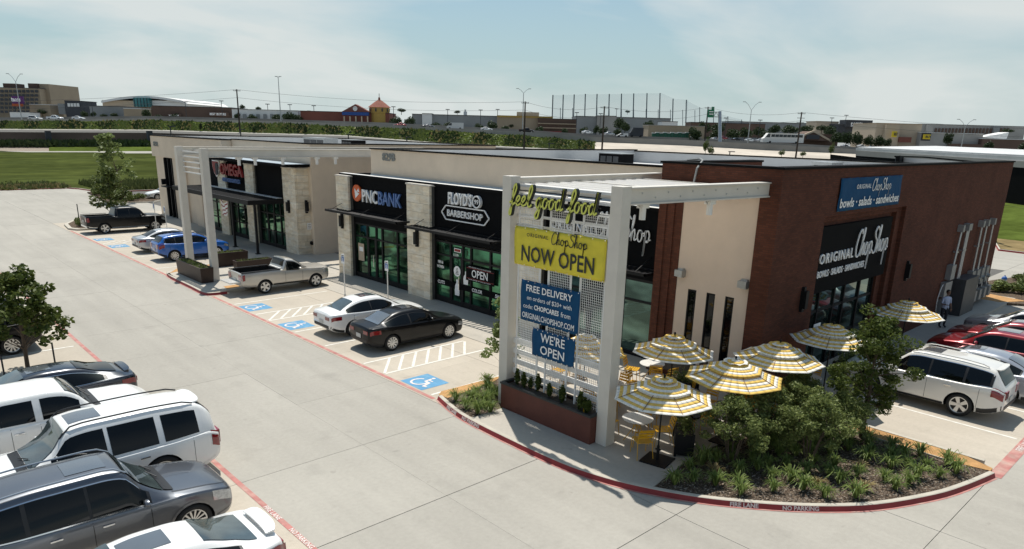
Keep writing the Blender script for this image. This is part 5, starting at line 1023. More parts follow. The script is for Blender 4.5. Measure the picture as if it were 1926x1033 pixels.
def suv(L=4.9, W=1.92, Hh=1.73, R=.37, wb=2.79, fo=.95, box=0.0):
    k = L/4.9
    return Car(L, W, [(0,.72),(.12,.86),(.5,.97),(1.2*k,1.05),(2.2*k,1.07),(3.8*k,1.10),(L-.3,1.14),(L,1.02)],
        [(0,.74),(.10,.89),(.5,1.02),(1.22*k,1.12),(1.36*k,1.16),(1.8*k,1.45),(2.1*k,Hh-.05),(2.5*k,Hh),(3.4*k,Hh),(L-.75,Hh-.04),(L-.42,Hh-.10-.0*box),(L-.22+.08*box,Hh-.36),(L-.07,1.16),(L,1.04)],
        [(0,.42),(.15,.30),(.5,.23),(L-.6,.24),(L-.2,.34),(L,.46)], [(0,.6),(.4,.76),(1.2,.80),(1.6,.76),(2.3,.64),(3.6,.63),(L-.5,.64),(L-.15,.70),(L,.70)], (fo, fo+wb), R, (.30,.17))
def pickup(L=5.8, W=2.0, Hh=1.88, cab=(1.45, 3.75), R=.40, fo=.95, wb=3.6, hood=1.18):
    a, b_ = cab
    return Car(L, W, [(0,.88),(.12,1.0),(.5,hood-.06),(a-.1,hood),(a+.9,hood+.02),(b_,hood+.04),(b_+.2,hood+.10),(L-.2,hood+.10),(L,hood+.08)],
        [(0,.90),(.08,1.04),(.5,hood+.03),(a-.05,hood+.08),(a+.08,hood+.12),(a+.42,Hh-.22),(a+.72,Hh-.05),(a+1.1,Hh),(b_-.4,Hh),(b_-.14,Hh-.07),(b_+.02,hood+.22),(b_+.08,hood+.13),(L-.1,hood+.13),(L,hood+.11)],
        [(0,.48),(.15,.38),(.6,.34),(L-.5,.38),(L-.1,.46),(L,.50)], [(0,.7),(.4,.82),(a,.84),(a+.9,.70),(b_-.2,.70),(b_+.1,.86),(L,.88)], (fo, fo+wb), R, (.15,.04))
S1 = dict(cowl=1.42, roof_f=2.18, roof_r=3.42, deck=4.2, side_f=1.80, side_r=3.95)
def SU(L, **kw):
    k = L/4.9; d = dict(cowl=1.36*k, roof_f=2.1*k, roof_r=L-.5, deck=L-.1, side_f=1.74*k, side_r=L-.42, rear_glass=(L-.40, L-.10), wins=[(1.74*k, 2.72*k), (2.78*k, 3.72*k), (3.80*k, L-.45)], tl=(L-.36, L-.03, -.26, .02)); d.update(kw); return d
# storefront row, noses to the shops
car('black sedan parked second from the pergola, beside the hatched strip', 'car', sedan(4.66,1.82,1.43,fo=.90,wb=2.80), 'paint_black', 0, 16.12, 23.2, dict(S1, sunroof=(2.3,2.8), bright=False, rg='sunroof', wins=[(1.80,2.75),(2.82,3.9)]), wstyle='ten', glassm='car_glass')
car('white sedan parked beside the black sedan with a dark roof hatch', 'car', sedan(4.72,1.84,1.45,fo=.85,wb=2.88), 'paint_white', 0, 16.05, 25.95, dict(S1, sunroof=(2.25,3.0), rg='car_glass_light', bright=False), wstyle='five')
pk = car('silver regular cab pickup with open tailgate behind the far pergola', 'pickup truck', pickup(4.9,1.75,1.66,(1.35,2.62),.36,.85,2.85,1.02), 'paint_champagne', 0, 16.5, 35.5, dict(cowl=1.42, roof_f=2.02, roof_r=2.50, deck=2.6, side_f=1.72, side_r=2.45, wins=[(1.74,2.40),(2.41,2.42)], bed=(2.80,4.84,.72), doors=[1.62,2.58], handles=[2.35], rear_glass=(2.46,2.62), clad='paint_champagne', sill='trim_black', rb=.12, tl=(4.72,4.86,-.34,-.04)), name='pickup_truck', wstyle='five')
mb = MB(); mb.box(-2.98,-2.45,-.62,.62,.66,.72); mb.build('tailgate', 'paint_white_pearl', pk); mb = MB(); mb.box(-.32,.06,-.6,.6,1.12,1.2); mb.build('tool_box', 'white_metal', pk)
car('bright blue compact sports utility car parked left of the far pergola', 'car', suv(4.45,1.85,1.60,.35,2.64,.92), 'paint_blue', 0, 16.1, 47.4, SU(4.45, rails=(1.9,3.8)), wstyle='ten')
car('silver sedan parked beyond the blue car', 'car', sedan(4.75,1.83,1.45), 'paint_silver', 0, 16.2, 51.2, dict(S1), wstyle='ten')
car('black crew cab pickup parked farthest along the storefront bays', 'pickup truck', pickup(5.8,2.0,1.92,(1.5,3.75),.41,.95,3.65,1.2), 'paint_black', 0, 16.3, 62.3, dict(cowl=1.58, roof_f=2.22, roof_r=3.6, deck=3.7, side_f=1.9, side_r=3.58, wins=[(1.92,2.7),(2.76,3.56)], bed=(3.95,5.74,.85), rear_glass=(3.56,3.76), clad='chrome', sill='chrome', tl=(5.6,5.77,-.36,-.04)), name='pickup_truck', wstyle='five')
car('small white coupe seen between the shrubs and the left building', 'car', sedan(4.5,1.8,1.4), 'paint_white', PI, 27.6, 87.2, dict(S1), wstyle='ten')
# near row, left of the aisle
car('white sedan with rear spoiler, cut off by the bottom edge of the photo', 'car', sedan(4.75,1.86,1.42,fast=.12), 'paint_white', PI, 2.55, 11.92, dict(S1, sunroof=(2.2,2.95), spoiler=(4.50,.11,.26), rg='car_glass_light', rear_glass=(3.42,4.32), tl=(4.3,4.8,-.34,-.05)), wstyle='ten')
car('dark grey large sports utility car, nose to the aisle, between the white cars', 'car', suv(4.85,1.93,1.84,.39,2.8,.93,1), 'paint_grey', 0, 2.72, 14.82, SU(4.85, rails=(2.0,4.35), railm='rim', sunroof=(2.25,2.95), bright=True, handle='chrome', clad='paint_grey', sill='trim_black', hl=(.08,.50,-.24,-.03), arches='paint_grey'), wstyle='multi')
car('long white sports utility car with roof rails, tail to the aisle', 'car', suv(5.5,2.04,1.90,.42,3.1,1.0,1), 'paint_white', PI, 3.12, 17.45, SU(5.5, rails=(2.2,5.0), railm='trim_black', sunroof=(2.45,3.1), bright=False, handle='chrome', clad='paint_white', sill='paint_white', spoiler=(4.98,.0,.26), body_pillars=True, wins=[(1.96,3.02),(3.10,4.08),(4.22,5.0)], tl=(5.27,5.46,-.34,.03), rb=.14), wstyle='five')
car('white crew cab pickup between the long white car and the black coupe', 'pickup truck', pickup(5.8,2.0,1.90,(1.5,3.85),.41,.95,3.65,1.2), 'paint_white', 0, 2.55, 20.35, dict(cowl=1.58, roof_f=2.22, roof_r=3.7, deck=3.8, side_f=1.9, side_r=3.68, wins=[(1.92,2.74),(2.90,3.62)], bed=(4.05,5.74,.85), rear_glass=(3.66,3.86), body_pillars=True, clad='chrome', sill='trim_black', handle='chrome', tl=(5.6,5.77,-.36,-.04)), name='pickup_truck', wstyle='truck')
car('midnight blue fastback coupe under the small oak tree', 'car', sedan(5.0,1.92,1.42,fast=.28,wb=2.95), 'paint_midnight', PI, 3.2, 23.35, dict(S1, cowl=1.46, roof_f=2.24, rear_glass=(3.5,4.5), bright=True, sunroof=(2.3,2.9), spoiler=(4.72,.03,.20), side_r=4.15, wins=[(1.9,2.95),(3.0,4.1)]), wstyle='ten')
car('black sports utility car half hidden behind the small oak tree', 'car', suv(4.7,1.9,1.75,.36,2.75,.95), 'paint_black', PI, 2.35, 31.4, SU(4.7), wstyle='ten')
car('white car at the left edge beyond the small oak tree', 'car', suv(4.6,1.86,1.62,.34,2.65,.9), 'paint_white', PI, 2.3, 34.5, SU(4.6), wstyle='ten')
car('dark grey car at the left edge, farthest of its row', 'car', sedan(4.8), 'paint_grey', PI, 2.75, 49.7, dict(S1), wstyle='ten')
# right lot, noses to the brick wall
car('white sports utility car nearest the planted island, tail to the drive', 'car', suv(4.9,1.93,1.74,.38,2.79,.98), 'paint_white_pearl', PI/2, 25.68, 6.85, SU(4.9, sunroof=(2.3,2.85), bright=True, handle='chrome', rails=(2.1,4.3), railm='paint_white_pearl', spoiler=(4.44,-.01,.20), clad='trim_black', rb=.2), wstyle='five')
car('silver sedan beside the white sports utility car in the right lot', 'car', sedan(4.85,1.85,1.46), 'paint_silver_blue', PI/2, 28.35, 6.15, dict(S1, sunroof=(2.25,2.7), rg='sunroof'), wstyle='ten')
car('dark red sports utility car parked behind the silver sedan', 'car', suv(4.75,1.88,1.64,.37,2.7,.95), 'paint_red', PI/2, 31.2, 6.0, SU(4.75, sunroof=(2.2,2.9)), wstyle='ten')
car('dark red sedan beyond the dark red sports utility car', 'car', sedan(4.85,1.85,1.47), 'paint_red', PI/2, 34.15, 6.1, dict(S1, sunroof=(2.25,2.8)), wstyle='ten')
car('silver car farthest along the brick wall lot', 'car', sedan(4.7,1.82,1.46), 'paint_silver', PI/2, 37.0, 6.3, dict(S1, sunroof=(2.25,2.8)), wstyle='ten')
# ------------------------------------------------------------------ patio furniture
def umbrella(x, y, z0, apex, R, label, rot=0.0, phase=0, base='plate', edge=None):
    t = thing('patio_umbrella', label, 'umbrella', (x, y, z0), rot, 'striped umbrellas on the patio')
    Hh = apex-z0; ze = Hh-.52 if edge is None else edge
    def ring(r, z, sag): 
        P = []
        for k in range(8):
            a0, a1 = 2*PI*k/8, 2*PI*(k+1)/8; p, q = V(r*math.cos(a0), r*math.sin(a0), z), V(r*math.cos(a1), r*math.sin(a1), z)
            for j in range(4): u = j/4; w = p.lerp(q, u); w.z -= sag*4*u*(1-u); w -= V(w.x, w.y, 0)*(.010*4*u*(1-u)); P.append(w)
        return P
    def tier(name, r0, z0_, r1, z1, n, ph, par, scallop=0):
        s = MB(); prev = ring(r0, z0_, .006)
        for i in range(1, n+1):
            u = i/n; r = r0+(r1-r0)*u; z = z0_+(z1-z0_)*u - .035*math.sin(PI*u)*(r1-r0); sg_ = .006+.012*u
            cur = ring(r, z, sg_ if not (scallop and i == n) else -scallop)
            s.use('umb_yellow' if (i+ph) % 2 else 'umb_white')
            for k in range(32): s.face([prev[k], cur[k], cur[(k+1) % 32], prev[(k+1) % 32]])
            prev = cur
        o = s.build(name, None, par, smooth=25); md = o.modifiers.new('thickness', 'SOLIDIFY'); md.thickness = .004; return o
    zt = Hh
    cn = tier('canopy', .50*R/1.28, zt-.22, R, ze, 8, phase, t)
    tier('canopy_upper', .27*R/1.28, zt-.085, .72*R/1.28, zt-.255, 5, phase+1, t)
    tier('vent_cap', .02, zt+.0, .33*R/1.28, zt-.075, 3, phase, t, .03)
    s = MB(); s.tube([(0,0,0),(0,0,zt+.02)], .022, 8); s.build('pole', 'black_metal', t, smooth=True)
    s = MB(); s.lathe([(.001,zt+.02),(.03,zt+.03),(.035,zt+.07),(.001,zt+.10)], (0,0,0), 10); s.build('finial', 'black_metal', t, smooth=60)
    for k in range(8):
        a = 2*PI*k/8; ca, sa = math.cos(a), math.sin(a); s = MB(); s.bar((.03*ca,.03*sa,zt-.07),(R*.99*ca,R*.99*sa,ze-.008), .014); rb = s.build('rib', 'wood', t)
        s = MB(); s.bar((.03*ca,.03*sa,zt-.55),(R*.5*ca,R*.5*sa,(zt+ze)/2-.10), .012); s.build('strut', 'wood', rb)
    s = MB(); s.box(-.36,.36,-.36,.36,.0,.035); s.build('base_plate', 'black_metal', t); s = MB(); s.tube([(0,0,.03),(0,0,.42)], .038, 10); s.box(-.02,.02,-.07,.07,.3,.34); s.build('base_sleeve', 'black_metal', t)
    return t
umbrella(14.50, 9.66, H, 2.44, 1.30, 'striped yellow and white umbrella nearest the kerb beside the front pergola post', .22, 0)
umbrella(17.00, 9.12, H, 2.56, 1.34, 'striped umbrella just above the shrubs, second from the kerb', .05, 1)
umbrella(19.35, 9.05, H, 2.62, 1.30, 'striped umbrella at the brick corner behind the shrub umbrella', .35, 0)
umbrella(17.75, 11.6, H, 2.55, 1.28, 'striped umbrella in front of the narrow slot windows', .15, 0)
umbrella(22.45, 8.85, H, 2.70, 1.28, 'striped umbrella left of the island tree, by the dark side entrance', .3, 0)
umbrella(28.2, 8.55, H, 2.72, 1.28, 'striped umbrella farthest along the brick wall by the electric cabinets', .1, 0)
umbrella(16.0, 13.6, H, 2.42, 1.28, 'striped umbrella behind the white pergola screen', .4, 1)
def chair_mesh_thing(loc, rz, label, m='chair_yellow', cat='chair'):
    t = thing('patio_chair', label, cat, loc, rz, 'yellow metal chairs on the patio')
    s = MB(); n = 6
    for k in range(n):
        s = MB(); x = -.20+.40*k/(n-1); s.cbox((x, 0, .455-.012*math.sin(PI*k/(n-1))), (.030, .20, .006)); s.build('seat_slat', m, t)
    for k in range(3): s = MB(); s.cbox((-.225-.025*k, 0, .62+.085*k), (.006, .19, .030), Euler((0, -.25, 0)).to_matrix()); s.build('back_slat', m, t)
    for sy in (1,-1):
        s = MB(); s.tube([(.20,sy*.20,.45),(.25,sy*.22,.0)], .011, 6); s.build('leg', m, t); s = MB(); s.tube([(-.20,sy*.20,.45),(-.30,sy*.22,.0)], .011, 6); s.build('leg', m, t)
        s = MB(); s.tube([(.22,sy*.205,.45),(-.21,sy*.205,.45),(-.30,sy*.20,.84)], .011, 6); s.build('side_frame', m, t)
    s = MB(); s.tube([(-.30,-.20,.84),(-.30,.20,.84)], .011, 6); s.build('top_rail', m, t); return t
CH0 = chair_mesh_thing((14.42, 10.12, H), 1.0, 'yellow chair nearest the kerb in front of the white round table')
def chair(x, y, rz, label): return copy_tree(CH0, V(x, y, H), rz, label)
def table(x, y, label, r=.42):
    t = thing('patio_table', label, 'table', (x, y, H), 0, 'round white patio tables'); s = MB(); s.lathe([(.001,.715),(r,.715),(r+.008,.725),(r,.738),(.001,.738)], (0,0,0), 28); s.build('table_top', 'table_top', t, smooth=40)
    for k in range(4): a = k*PI/2+.4; s = MB(); s.tube([(.06*math.cos(a+PI),.06*math.sin(a+PI),.71),(.36*math.cos(a),.36*math.sin(a),0)], .012, 6); s.build('leg', 'chair_yellow', t)
    s = MB(); s.cyl((0,0,.30), .05, .02, 10); s.build('hub', 'chair_yellow', t); return t
table(14.98, 10.72, 'round white table under the pergola post beside the nearest umbrella')
CH = [(15.45,10.20,2.4,'yellow chair right of the nearest white table, by the umbrella pole'),(15.75,11.10,3.6,'yellow chair behind the nearest white table'),(14.75,11.55,4.9,'yellow chair beside the front pergola post'),(14.35,11.75,5.4,'yellow chair partly hidden by the front pergola post')]
for c in CH: chair(*c)
table(17.6, 10.6, 'round table left of the shrub umbrella'); table(18.1, 12.3, 'round table under the slot window umbrella'); table(16.6, 13.0, 'round table seen through the pergola screen'); table(19.3, 13.4, 'round table near the restaurant windows'); table(17.6, 15.6, 'round table near the left beam of the pergola'); table(19.6, 9.4, 'round table under the brick corner umbrella'); table(22.2, 9.3, 'round table by the side entrance')
for i, (x, y, rz) in enumerate([(17.2,10.0,1.0),(18.3,10.6,3.1),(17.2,11.2,5.2),(16.6,10.2,.4),(17.5,12.1,.2),(18.7,12.8,3.8),(18.6,11.6,2.3),(17.9,13.0,4.9),(16.0,12.5,.7),(17.2,13.1,3.2),(16.4,13.7,4.8),(15.9,13.1,0.1),(19.9,13.5,3.2),(19.0,14.0,5.1),(19.2,12.7,1.3),(17.0,15.5,.0),(18.2,15.7,3.2),(17.4,16.2,4.7),(20.2,9.3,3.0),(19.1,9.6,.2),(19.4,8.9,1.5),(21.7,9.2,.2),(22.7,9.4,3.2),(15.5,14.3,2.1),(15.0,12.3,4.0),(16.2,11.3,5.8)]):
    chair(x, y, rz, ('yellow metal chair at the table ' + ('left of the shrub umbrella','left of the shrub umbrella','under the slot window umbrella','seen through the pergola screen','near the restaurant windows','near the left pergola beam','by the brick corner','by the side entrance')[min(7, i//4 if i < 12 else 4 if i < 15 else 5 if i < 18 else 6 if i < 21 else 7)]) + (', facing the building','',', seat turned away',', half hidden')[i % 4])
# dark planter boxes with plants, screens and menu
def box_planter(x, y, w, d, h, rz, label, m='black_metal'):
    t = thing('patio_planter', label, 'planter', (x, y, H), rz); s = MB(); s.box(-w/2,w/2,-d/2,d/2,.05,h); s.build('trough', m, t)
    for sx in (-1,1):
        for sy in (-1,1): s = MB(); s.box(sx*w/2-.03,sx*w/2+.03,sy*d/2-.03,sy*d/2+.03,0,h+.04); s.build('corner_post', m, t)
    s = MB(); s.box(-w/2+.03,w/2-.03,-d/2+.03,d/2-.03,h,h+.03); s.build('soil', 'soil', t)
    s = MB()
    for k in range(420):
        p = V(random.gauss(0,w*.26), random.gauss(0,d*.26), h+.02+abs(random.gauss(0,.15))); u = V(random.uniform(-1,1),random.uniform(-1,1),random.uniform(-.4,.8)).normalized()*.05; v_ = u.cross(V(random.random(),random.random(),random.random())).normalized()*.025
        s.face([p-u, p+v_, p+u, p-v_])
    tag(s.build('foliage', 'leaf_shrub', t), kind='stuff'); return t
box_planter(15.75, 9.72, 1.35, .45, .62, .62, 'black box planter with low green plants at the edge of the island bed'); box_planter(18.9, 11.9, .9, .4, .6, PI/2, 'black planter in front of the slot windows'); box_planter(25.5, 9.4, 1.2, .4, .6, 0, 'black planter at the side entrance')
t = thing('patio_screen', 'low black framed panel behind the slot window umbrella', 'screen', (19.7, 12.9, H), .0); s = MB()
for k in range(2): pass
s.box(-.03,.03,-.9,-.84,0,1.0); s.box(-.03,.03,.84,.9,0,1.0); s.box(-.03,.03,-.84,.84,.94,1.0); s.box(-.03,.03,-.84,.84,.1,.16); s.build('frame', 'black_metal', t); s = MB(); s.box(-.01,.01,-.84,.84,.5,.94); s.build('panel', 'box_dark', t)
t = thing('menu_sign', 'small white notice on a stand beside the brick wall', 'sign', (23.35, 9.75, H)); s = MB(); s.tube([(0,0,0),(0,0,1.9)], .02); s.build('pole', 'black_metal', t); s = MB(); s.box(-.24,.24,-.02,.0,1.75,2.25); s.build('board', 'letter_white', t)
for k in range(5): s = MB(); s.box(-.17,.17-.05*(k % 3),-.024,-.02,1.84+k*.075,1.86+k*.075); s.build('text_line', 'box_grey', t)
# ------------------------------------------------------------------ plants
def leafcloud(s, centre, rad, n, size, elong=1.6, flat=1.0, droop=0):
    for _ in range(n):
        while True:
            p = V(random.uniform(-1,1), random.uniform(-1,1), random.uniform(-1,1)); l = p.length
            if l < 1 and random.random() < .25+.75*l: break
        p = V(p.x*rad[0], p.y*rad[1], p.z*rad[2]) + centre
        u = V(random.gauss(0,1), random.gauss(0,1), random.gauss(-droop,.6)).normalized(); w = u.cross(V(random.gauss(0,1),random.gauss(0,1),random.gauss(0,1))).normalized(); sz = size*random.uniform(.6,1.35)
        s.face([p-u*sz*elong*.5, p+w*sz*.5, p+u*sz*elong*.5, p-w*sz*.5])
def tree(name, label, cat, loc, Hh, cr, cz0, nclump, nleaf, lsize, leaf, tr=.06, stems=1, group=None, clr=.42, topper=1.0, rz=0, lean=(0,0), kindp=None, seed=None, cone=.5):
    if seed is not None: random.seed(seed)
    t = thing(name, label, cat, loc, rz, group); br = MB(); cents = []
    for i in range(nclump):
        h = cz0+(Hh-cz0)*((i+.5)/nclump)**.9; f = (h-cz0)/(Hh-cz0); prof = (math.sin(PI*min(1, .18+f*.82)))**.7*(1-cone*f)+.08
        a = i*2.4+random.uniform(-.5,.5); r = cr*prof*random.uniform(.35,1.0)
        cents.append(V(r*math.cos(a)+lean[0]*h, r*math.sin(a)+lean[1]*h, h))
    cents.append(V(lean[0]*Hh, lean[1]*Hh, Hh-.2))
    tips = []
    for k in range(stems):
        a = 2*PI*k/max(1,stems)+.5; o = .05*stems
        if stems == 1: pts = [(0,0,0),(lean[0]*Hh*.3+.02,lean[1]*Hh*.3,Hh*.3),(lean[0]*Hh*.6,lean[1]*Hh*.6+.02,Hh*.6),(lean[0]*Hh*.9,lean[1]*Hh*.9,Hh*.92)]
        else: pts = [(o*.4*math.cos(a),o*.4*math.sin(a),0),(cr*.22*math.cos(a),cr*.22*math.sin(a),Hh*.35),(cr*.45*math.cos(a),cr*.45*math.sin(a),Hh*.7)]
        s = MB(); rr = [tr*1.25, tr, tr*.65, tr*.3] if stems == 1 else [tr, tr*.8, tr*.4]; s.tube(pts, rr, 7); s.build('trunk', 'bark', t, smooth=True); tips.append([V(*p) for p in pts])
    for c in cents:
        T = min(tips, key=lambda P: min((p-c).length for p in P)); zc = max(cz0*.6, c.z-abs(c.x)+.0-.25); 
        b0 = T[0]
        for p, q in zip(T[:-1], T[1:]):
            if p.z <= zc <= q.z: b0 = p.lerp(q, (zc-p.z)/(q.z-p.z)); break
            if zc > q.z: b0 = q
        br.tube([b0, b0.lerp(c, .5)+V(0,0,.04), c], [tr*.32, tr*.2, tr*.08], 4, cap=False)
    br.build('branches', 'bark', t)
    s = MB(); per = nleaf//len(cents)
    for c in cents:
        q = clr*random.uniform(.75,1.2)
        for _ in range(3):
            leafcloud(s, c+V(random.gauss(0,q*.45),random.gauss(0,q*.45),random.gauss(0,q*.30)), (q*.62,q*.62,q*.42), per//3, lsize)
    tag(s.build('crown', leaf, t), kind='stuff'); return t
tree('oak_tree', 'young live oak with dense dark crown in the island bed', 'tree', (20.35, 6.75, H), 3.5, 1.2, .85, 34, 11500, .055, 'leaf_oak', .06, seed=3, clr=.36)
tree('oak_tree', 'small oak tree at the left edge over the midnight blue coupe', 'tree', (3.75, 28.3, 0), 3.35, 1.4, 1.2, 28, 5200, .10, 'leaf_oak', .06, seed=5, clr=.40)
SH = [(17.55,7.0,1.75,.95,'leaf_shrub','multi stemmed shrub standing forward in the middle of the island bed'),(15.95,8.35,1.75,1.0,'leaf_shrub','bushy shrub at the left of the island bed beside the black planter'),(17.2,8.25,1.75,1.0,'leaf_shrub','bushy shrub under the second striped umbrella'),(18.55,7.8,1.65,.95,'leaf_shrub','bushy shrub right of the umbrella in the island bed'),(19.25,7.0,1.35,.7,'leaf_shrub','smaller shrub left of the live oak'),(19.5,8.3,1.6,.7,'leaf_light','upright pale shrub at the back of the island bed')]
for i, (x, y, h, r, lm, lab) in enumerate(SH): tree('shrub', lab, 'shrub', (x, y, H-.02), h, r, .72, 24, 8200, .042, lm, .024, 5, 'multi stemmed shrubs in the island bed', .30, seed=20+i, cone=.2)
tree('small_tree', 'slender pale leaved tree behind the left pergola post', 'tree', (15.15, 16.35, H-.02), 3.1, .55, .85, 16, 2300, .07, 'leaf_light', .022, seed=41, clr=.3)
tree('young_tree', 'tall airy young tree with pale leaves left of the far building', 'tree', (22.6, 84.6, .14), 6.9, 1.7, 2.6, 20, 1700, .20, 'leaf_light', .05, seed=43, clr=.62, lean=(-.16,.16), cone=.3)
tree('young_tree', 'short leafy tree on the island beyond the black pickup', 'tree', (16.9, 68.0, .14), 4.3, 1.9, 1.0, 22, 2600, .15, 'leaf_verge', .06, seed=44, clr=.50, cone=.7)
random.seed(77)
def clump_mesh(n, h, spread, leaf, flowers=0, w=.012):
    s = MB()
    for k in range(n):
        a = random.uniform(0, 2*PI); l = h*random.uniform(.6,1.1); sp = spread*random.uniform(.3,1.1); ca, sa = math.cos(a), math.sin(a); px_, py_ = -sa*w, ca*w
        P = [(.03*ca,.03*sa,0,1),(sp*.35*ca,sp*.35*sa,l*.62,1.1),(sp*.75*ca,sp*.75*sa,l*.85,.8),(sp*1.15*ca,sp*1.15*sa,l*random.uniform(.45,.75),.1)]
        vs = []
        for x, y, z, q in P: vs += [(x-px_*q, y-py_*q, z), (x+px_*q, y+py_*q, z)]
        s.faces(vs, [(0,1,3,2),(2,3,5,4),(4,5,7,6)])
    s.mats = [leaf]; s.m = [0]*len(s.f); return s.mesh('strap_leaves')
CM = [clump_mesh(80,.44,.36,'leaf_strap') for _ in range(4)] + [clump_mesh(60,.34,.32,'leaf_dry') for _ in range(1)] + [clump_mesh(95,.54,.42,'leaf_strap')]
def inpoly(x, y, P):
    r = False; j = len(P)-1
    for i in range(len(P)):
        if (P[i][1] > y) != (P[j][1] > y) and x < (P[j][0]-P[i][0])*(y-P[i][1])/(P[j][1]-P[i][1])+P[i][0]: r = not r
        j = i
    return r
pts_ = []; tries = 0; bedp = offset(KOUT, .42)[i_bed1+1:] + [(20.5,4.3),(20.5,8.5),(16.3,8.9),(15.1,8.9),(14.2,8.9)]
while len(pts_) < 70 and tries < 9000:
    tries += 1; x, y = random.uniform(13.6,20.6), random.uniform(3.6,8.9)
    if not inpoly(x, y, bedp) or any((x-a)**2+(y-b_)**2 < .44**2 for a, b_ in pts_): continue
    pts_.append((x, y)); me = CM[random.choice((0,1,2,3,0,1,2,4,5))]; sc_ = random.uniform(.7,1.05)
    o = link(me, 'strap_leaf_plant', None, (x, y, H-.035), (0, 0, random.uniform(0, 6.28))); o.scale = (sc_, sc_, sc_)
    dry = me.materials[0].name.startswith('leaf_dry')
    tag(o, ('yellowed dry strappy clump' if dry else 'green strap leaved clump')+' in the mulch of the large island bed', 'plant', 'dry clumps in the island bed' if dry else 'strap leaved clumps in the island bed')
for x, y in ((13.15,16.4),(13.0,15.7),(12.98,15.15),(13.5,16.1),(13.55,15.5),(13.9,16.3),(14.0,15.75),(14.5,16.4),(14.4,15.9),(13.35,14.98),(14.9,16.9)):
    o = link(CM[random.choice((0,1,2,3,5))], 'strap_leaf_plant', None, (x, y, H-.035), (0,0,random.uniform(0,6))); o.scale = (.95,)*3; tag(o, 'green strap leaved clump in the small bed left of the pergola planter', 'plant', 'strap leaved clumps in the small bed')
def bushlet(name, label, group, x, y, z, r, h, n, size, leaf, reuse=None):
    if reuse: o = link(reuse, name, None, (x,y,z), (0,0,random.uniform(0,6)))
    else:
        s = MB()
        for k in range(5): leafcloud(s, V(random.gauss(0,r*.35),random.gauss(0,r*.35),h*random.uniform(.35,.7)), (r*.55,r*.55,h*.4), n//5, size)
        o = s.build(name, leaf, None, loc=(x,y,z))
    return tag(o, label, 'shrub', group)
b0 = bushlet('planter_shrub', 'small upright green shrub in the rust brown planter', 'small shrubs in the near pergola planter', 14.22, 14.75, .89, .12, .5, 420, .05, 'leaf_oak')
for y in (14.45,14.15,13.85,13.3,13.0,12.75,12.1,11.95,11.75): o = bushlet('planter_shrub', 'small upright green shrub in the rust brown planter', 'small shrubs in the near pergola planter', 14.2+random.uniform(-.1,.1), y, .89, 0, 0, 0, 0, '', b0.data); o.scale = (1,1,random.uniform(.7,1.15))
b1 = bushlet('low_shrub', 'low green shrub in the bed past the left building', 'low shrubs past the left building', 22.6, 87, .14, .8, .9, 900, .13, 'leaf_verge')
for k in range(22):
    x, y = random.uniform(21.6,24.4), random.uniform(85,97.5)
    if x > 22+.0*(y) : o = bushlet('low_shrub', 'low green shrub in the bed past the left building', 'low shrubs past the left building', x, y, .14, 0,0,0,0,'', b1.data); sc_ = random.uniform(.6,1.15); o.scale = (sc_,sc_,sc_)
for x, y in ((14.2,66),(15.2,65.3),(14.6,67.5),(16,66.2),(17,65.6)): o = bushlet('low_shrub', 'low green shrub on the island beyond the black pickup', 'low shrubs on the far island', x, y, .14, 0,0,0,0,'', b1.data); o.scale = (.55,.55,.6)
for k in range(26):
    x, y = random.uniform(47.5,60), 0; y = random.uniform(6.5,10.8)-max(0,(x-52))*.15
    o = bushlet('low_shrub', 'low green shrub in the bed past the brick building corner', 'low shrubs by the hydrant', x, y, .12, 0,0,0,0,'', b1.data); sc_ = random.uniform(.5,.9); o.scale = (sc_,sc_,sc_*.8)
tree('young_tree', 'young tree at the right edge beyond the hydrant', 'tree', (54.5, 8.9, .12), 3.4, .9, 1.0, 16, 3200, .11, 'leaf_verge', .04, seed=61, clr=.4)
random.seed(5)
# leaf litter, pebbles and small rocks in the beds: nobody could count them
def litter(name, label, poly, bb, n, size, m, z):
    s = MB(); c = 0
    while c < n:
        x, y = random.uniform(bb[0],bb[1]), random.uniform(bb[2],bb[3])
        if not inpoly(x, y, poly): continue
        c += 1; a = random.uniform(0,6.28); q = size*random.uniform(.5,1.4); u = V(math.cos(a)*q, math.sin(a)*q, random.uniform(0,.5)*q); w = V(-math.sin(a)*q*.5, math.cos(a)*q*.5, random.uniform(0,.4)*q); p = V(x,y,z+.006)
        s.face([p-u, p-w, p+u, p+w])
    return tag(s.build(name, m), label, name.replace('_', ' '), kind='stuff')
litter('wood_chips', 'wood chips and dead leaves on the island mulch', bed2, (13,21.2,3.5,9.3), 5200, .028, 'gravel', H-.03); litter('wood_chips', 'dark wood chips on the island mulch', bed2, (13,21.2,3.5,9.3), 3000, .035, 'soil', H-.03); litter('wood_chips', 'wood chips in the small bed', bed1, (12.7,16,14.8,17.3), 1200, .028, 'gravel', H-.03)
# oak tree stakes
for x, y in ((3.02, 27.9), (4.62, 28.6)): s = MB(); s.tube([(x,y,0),(x,y,.75)], .03, 6); tag(s.build('tree_stake', 'fence_dark'), 'short dark stake %s of the small oak trunk' % ('left' if x < 4 else 'right'), 'stake')
s = MB(); s.tube([(14.8,70.2,0.1),(14.8,70.2,1.5)], .04, 6); tag(s.build('tree_stake', 'fence_dark'), 'thin dark stake on the island beyond the black pickup', 'stake')
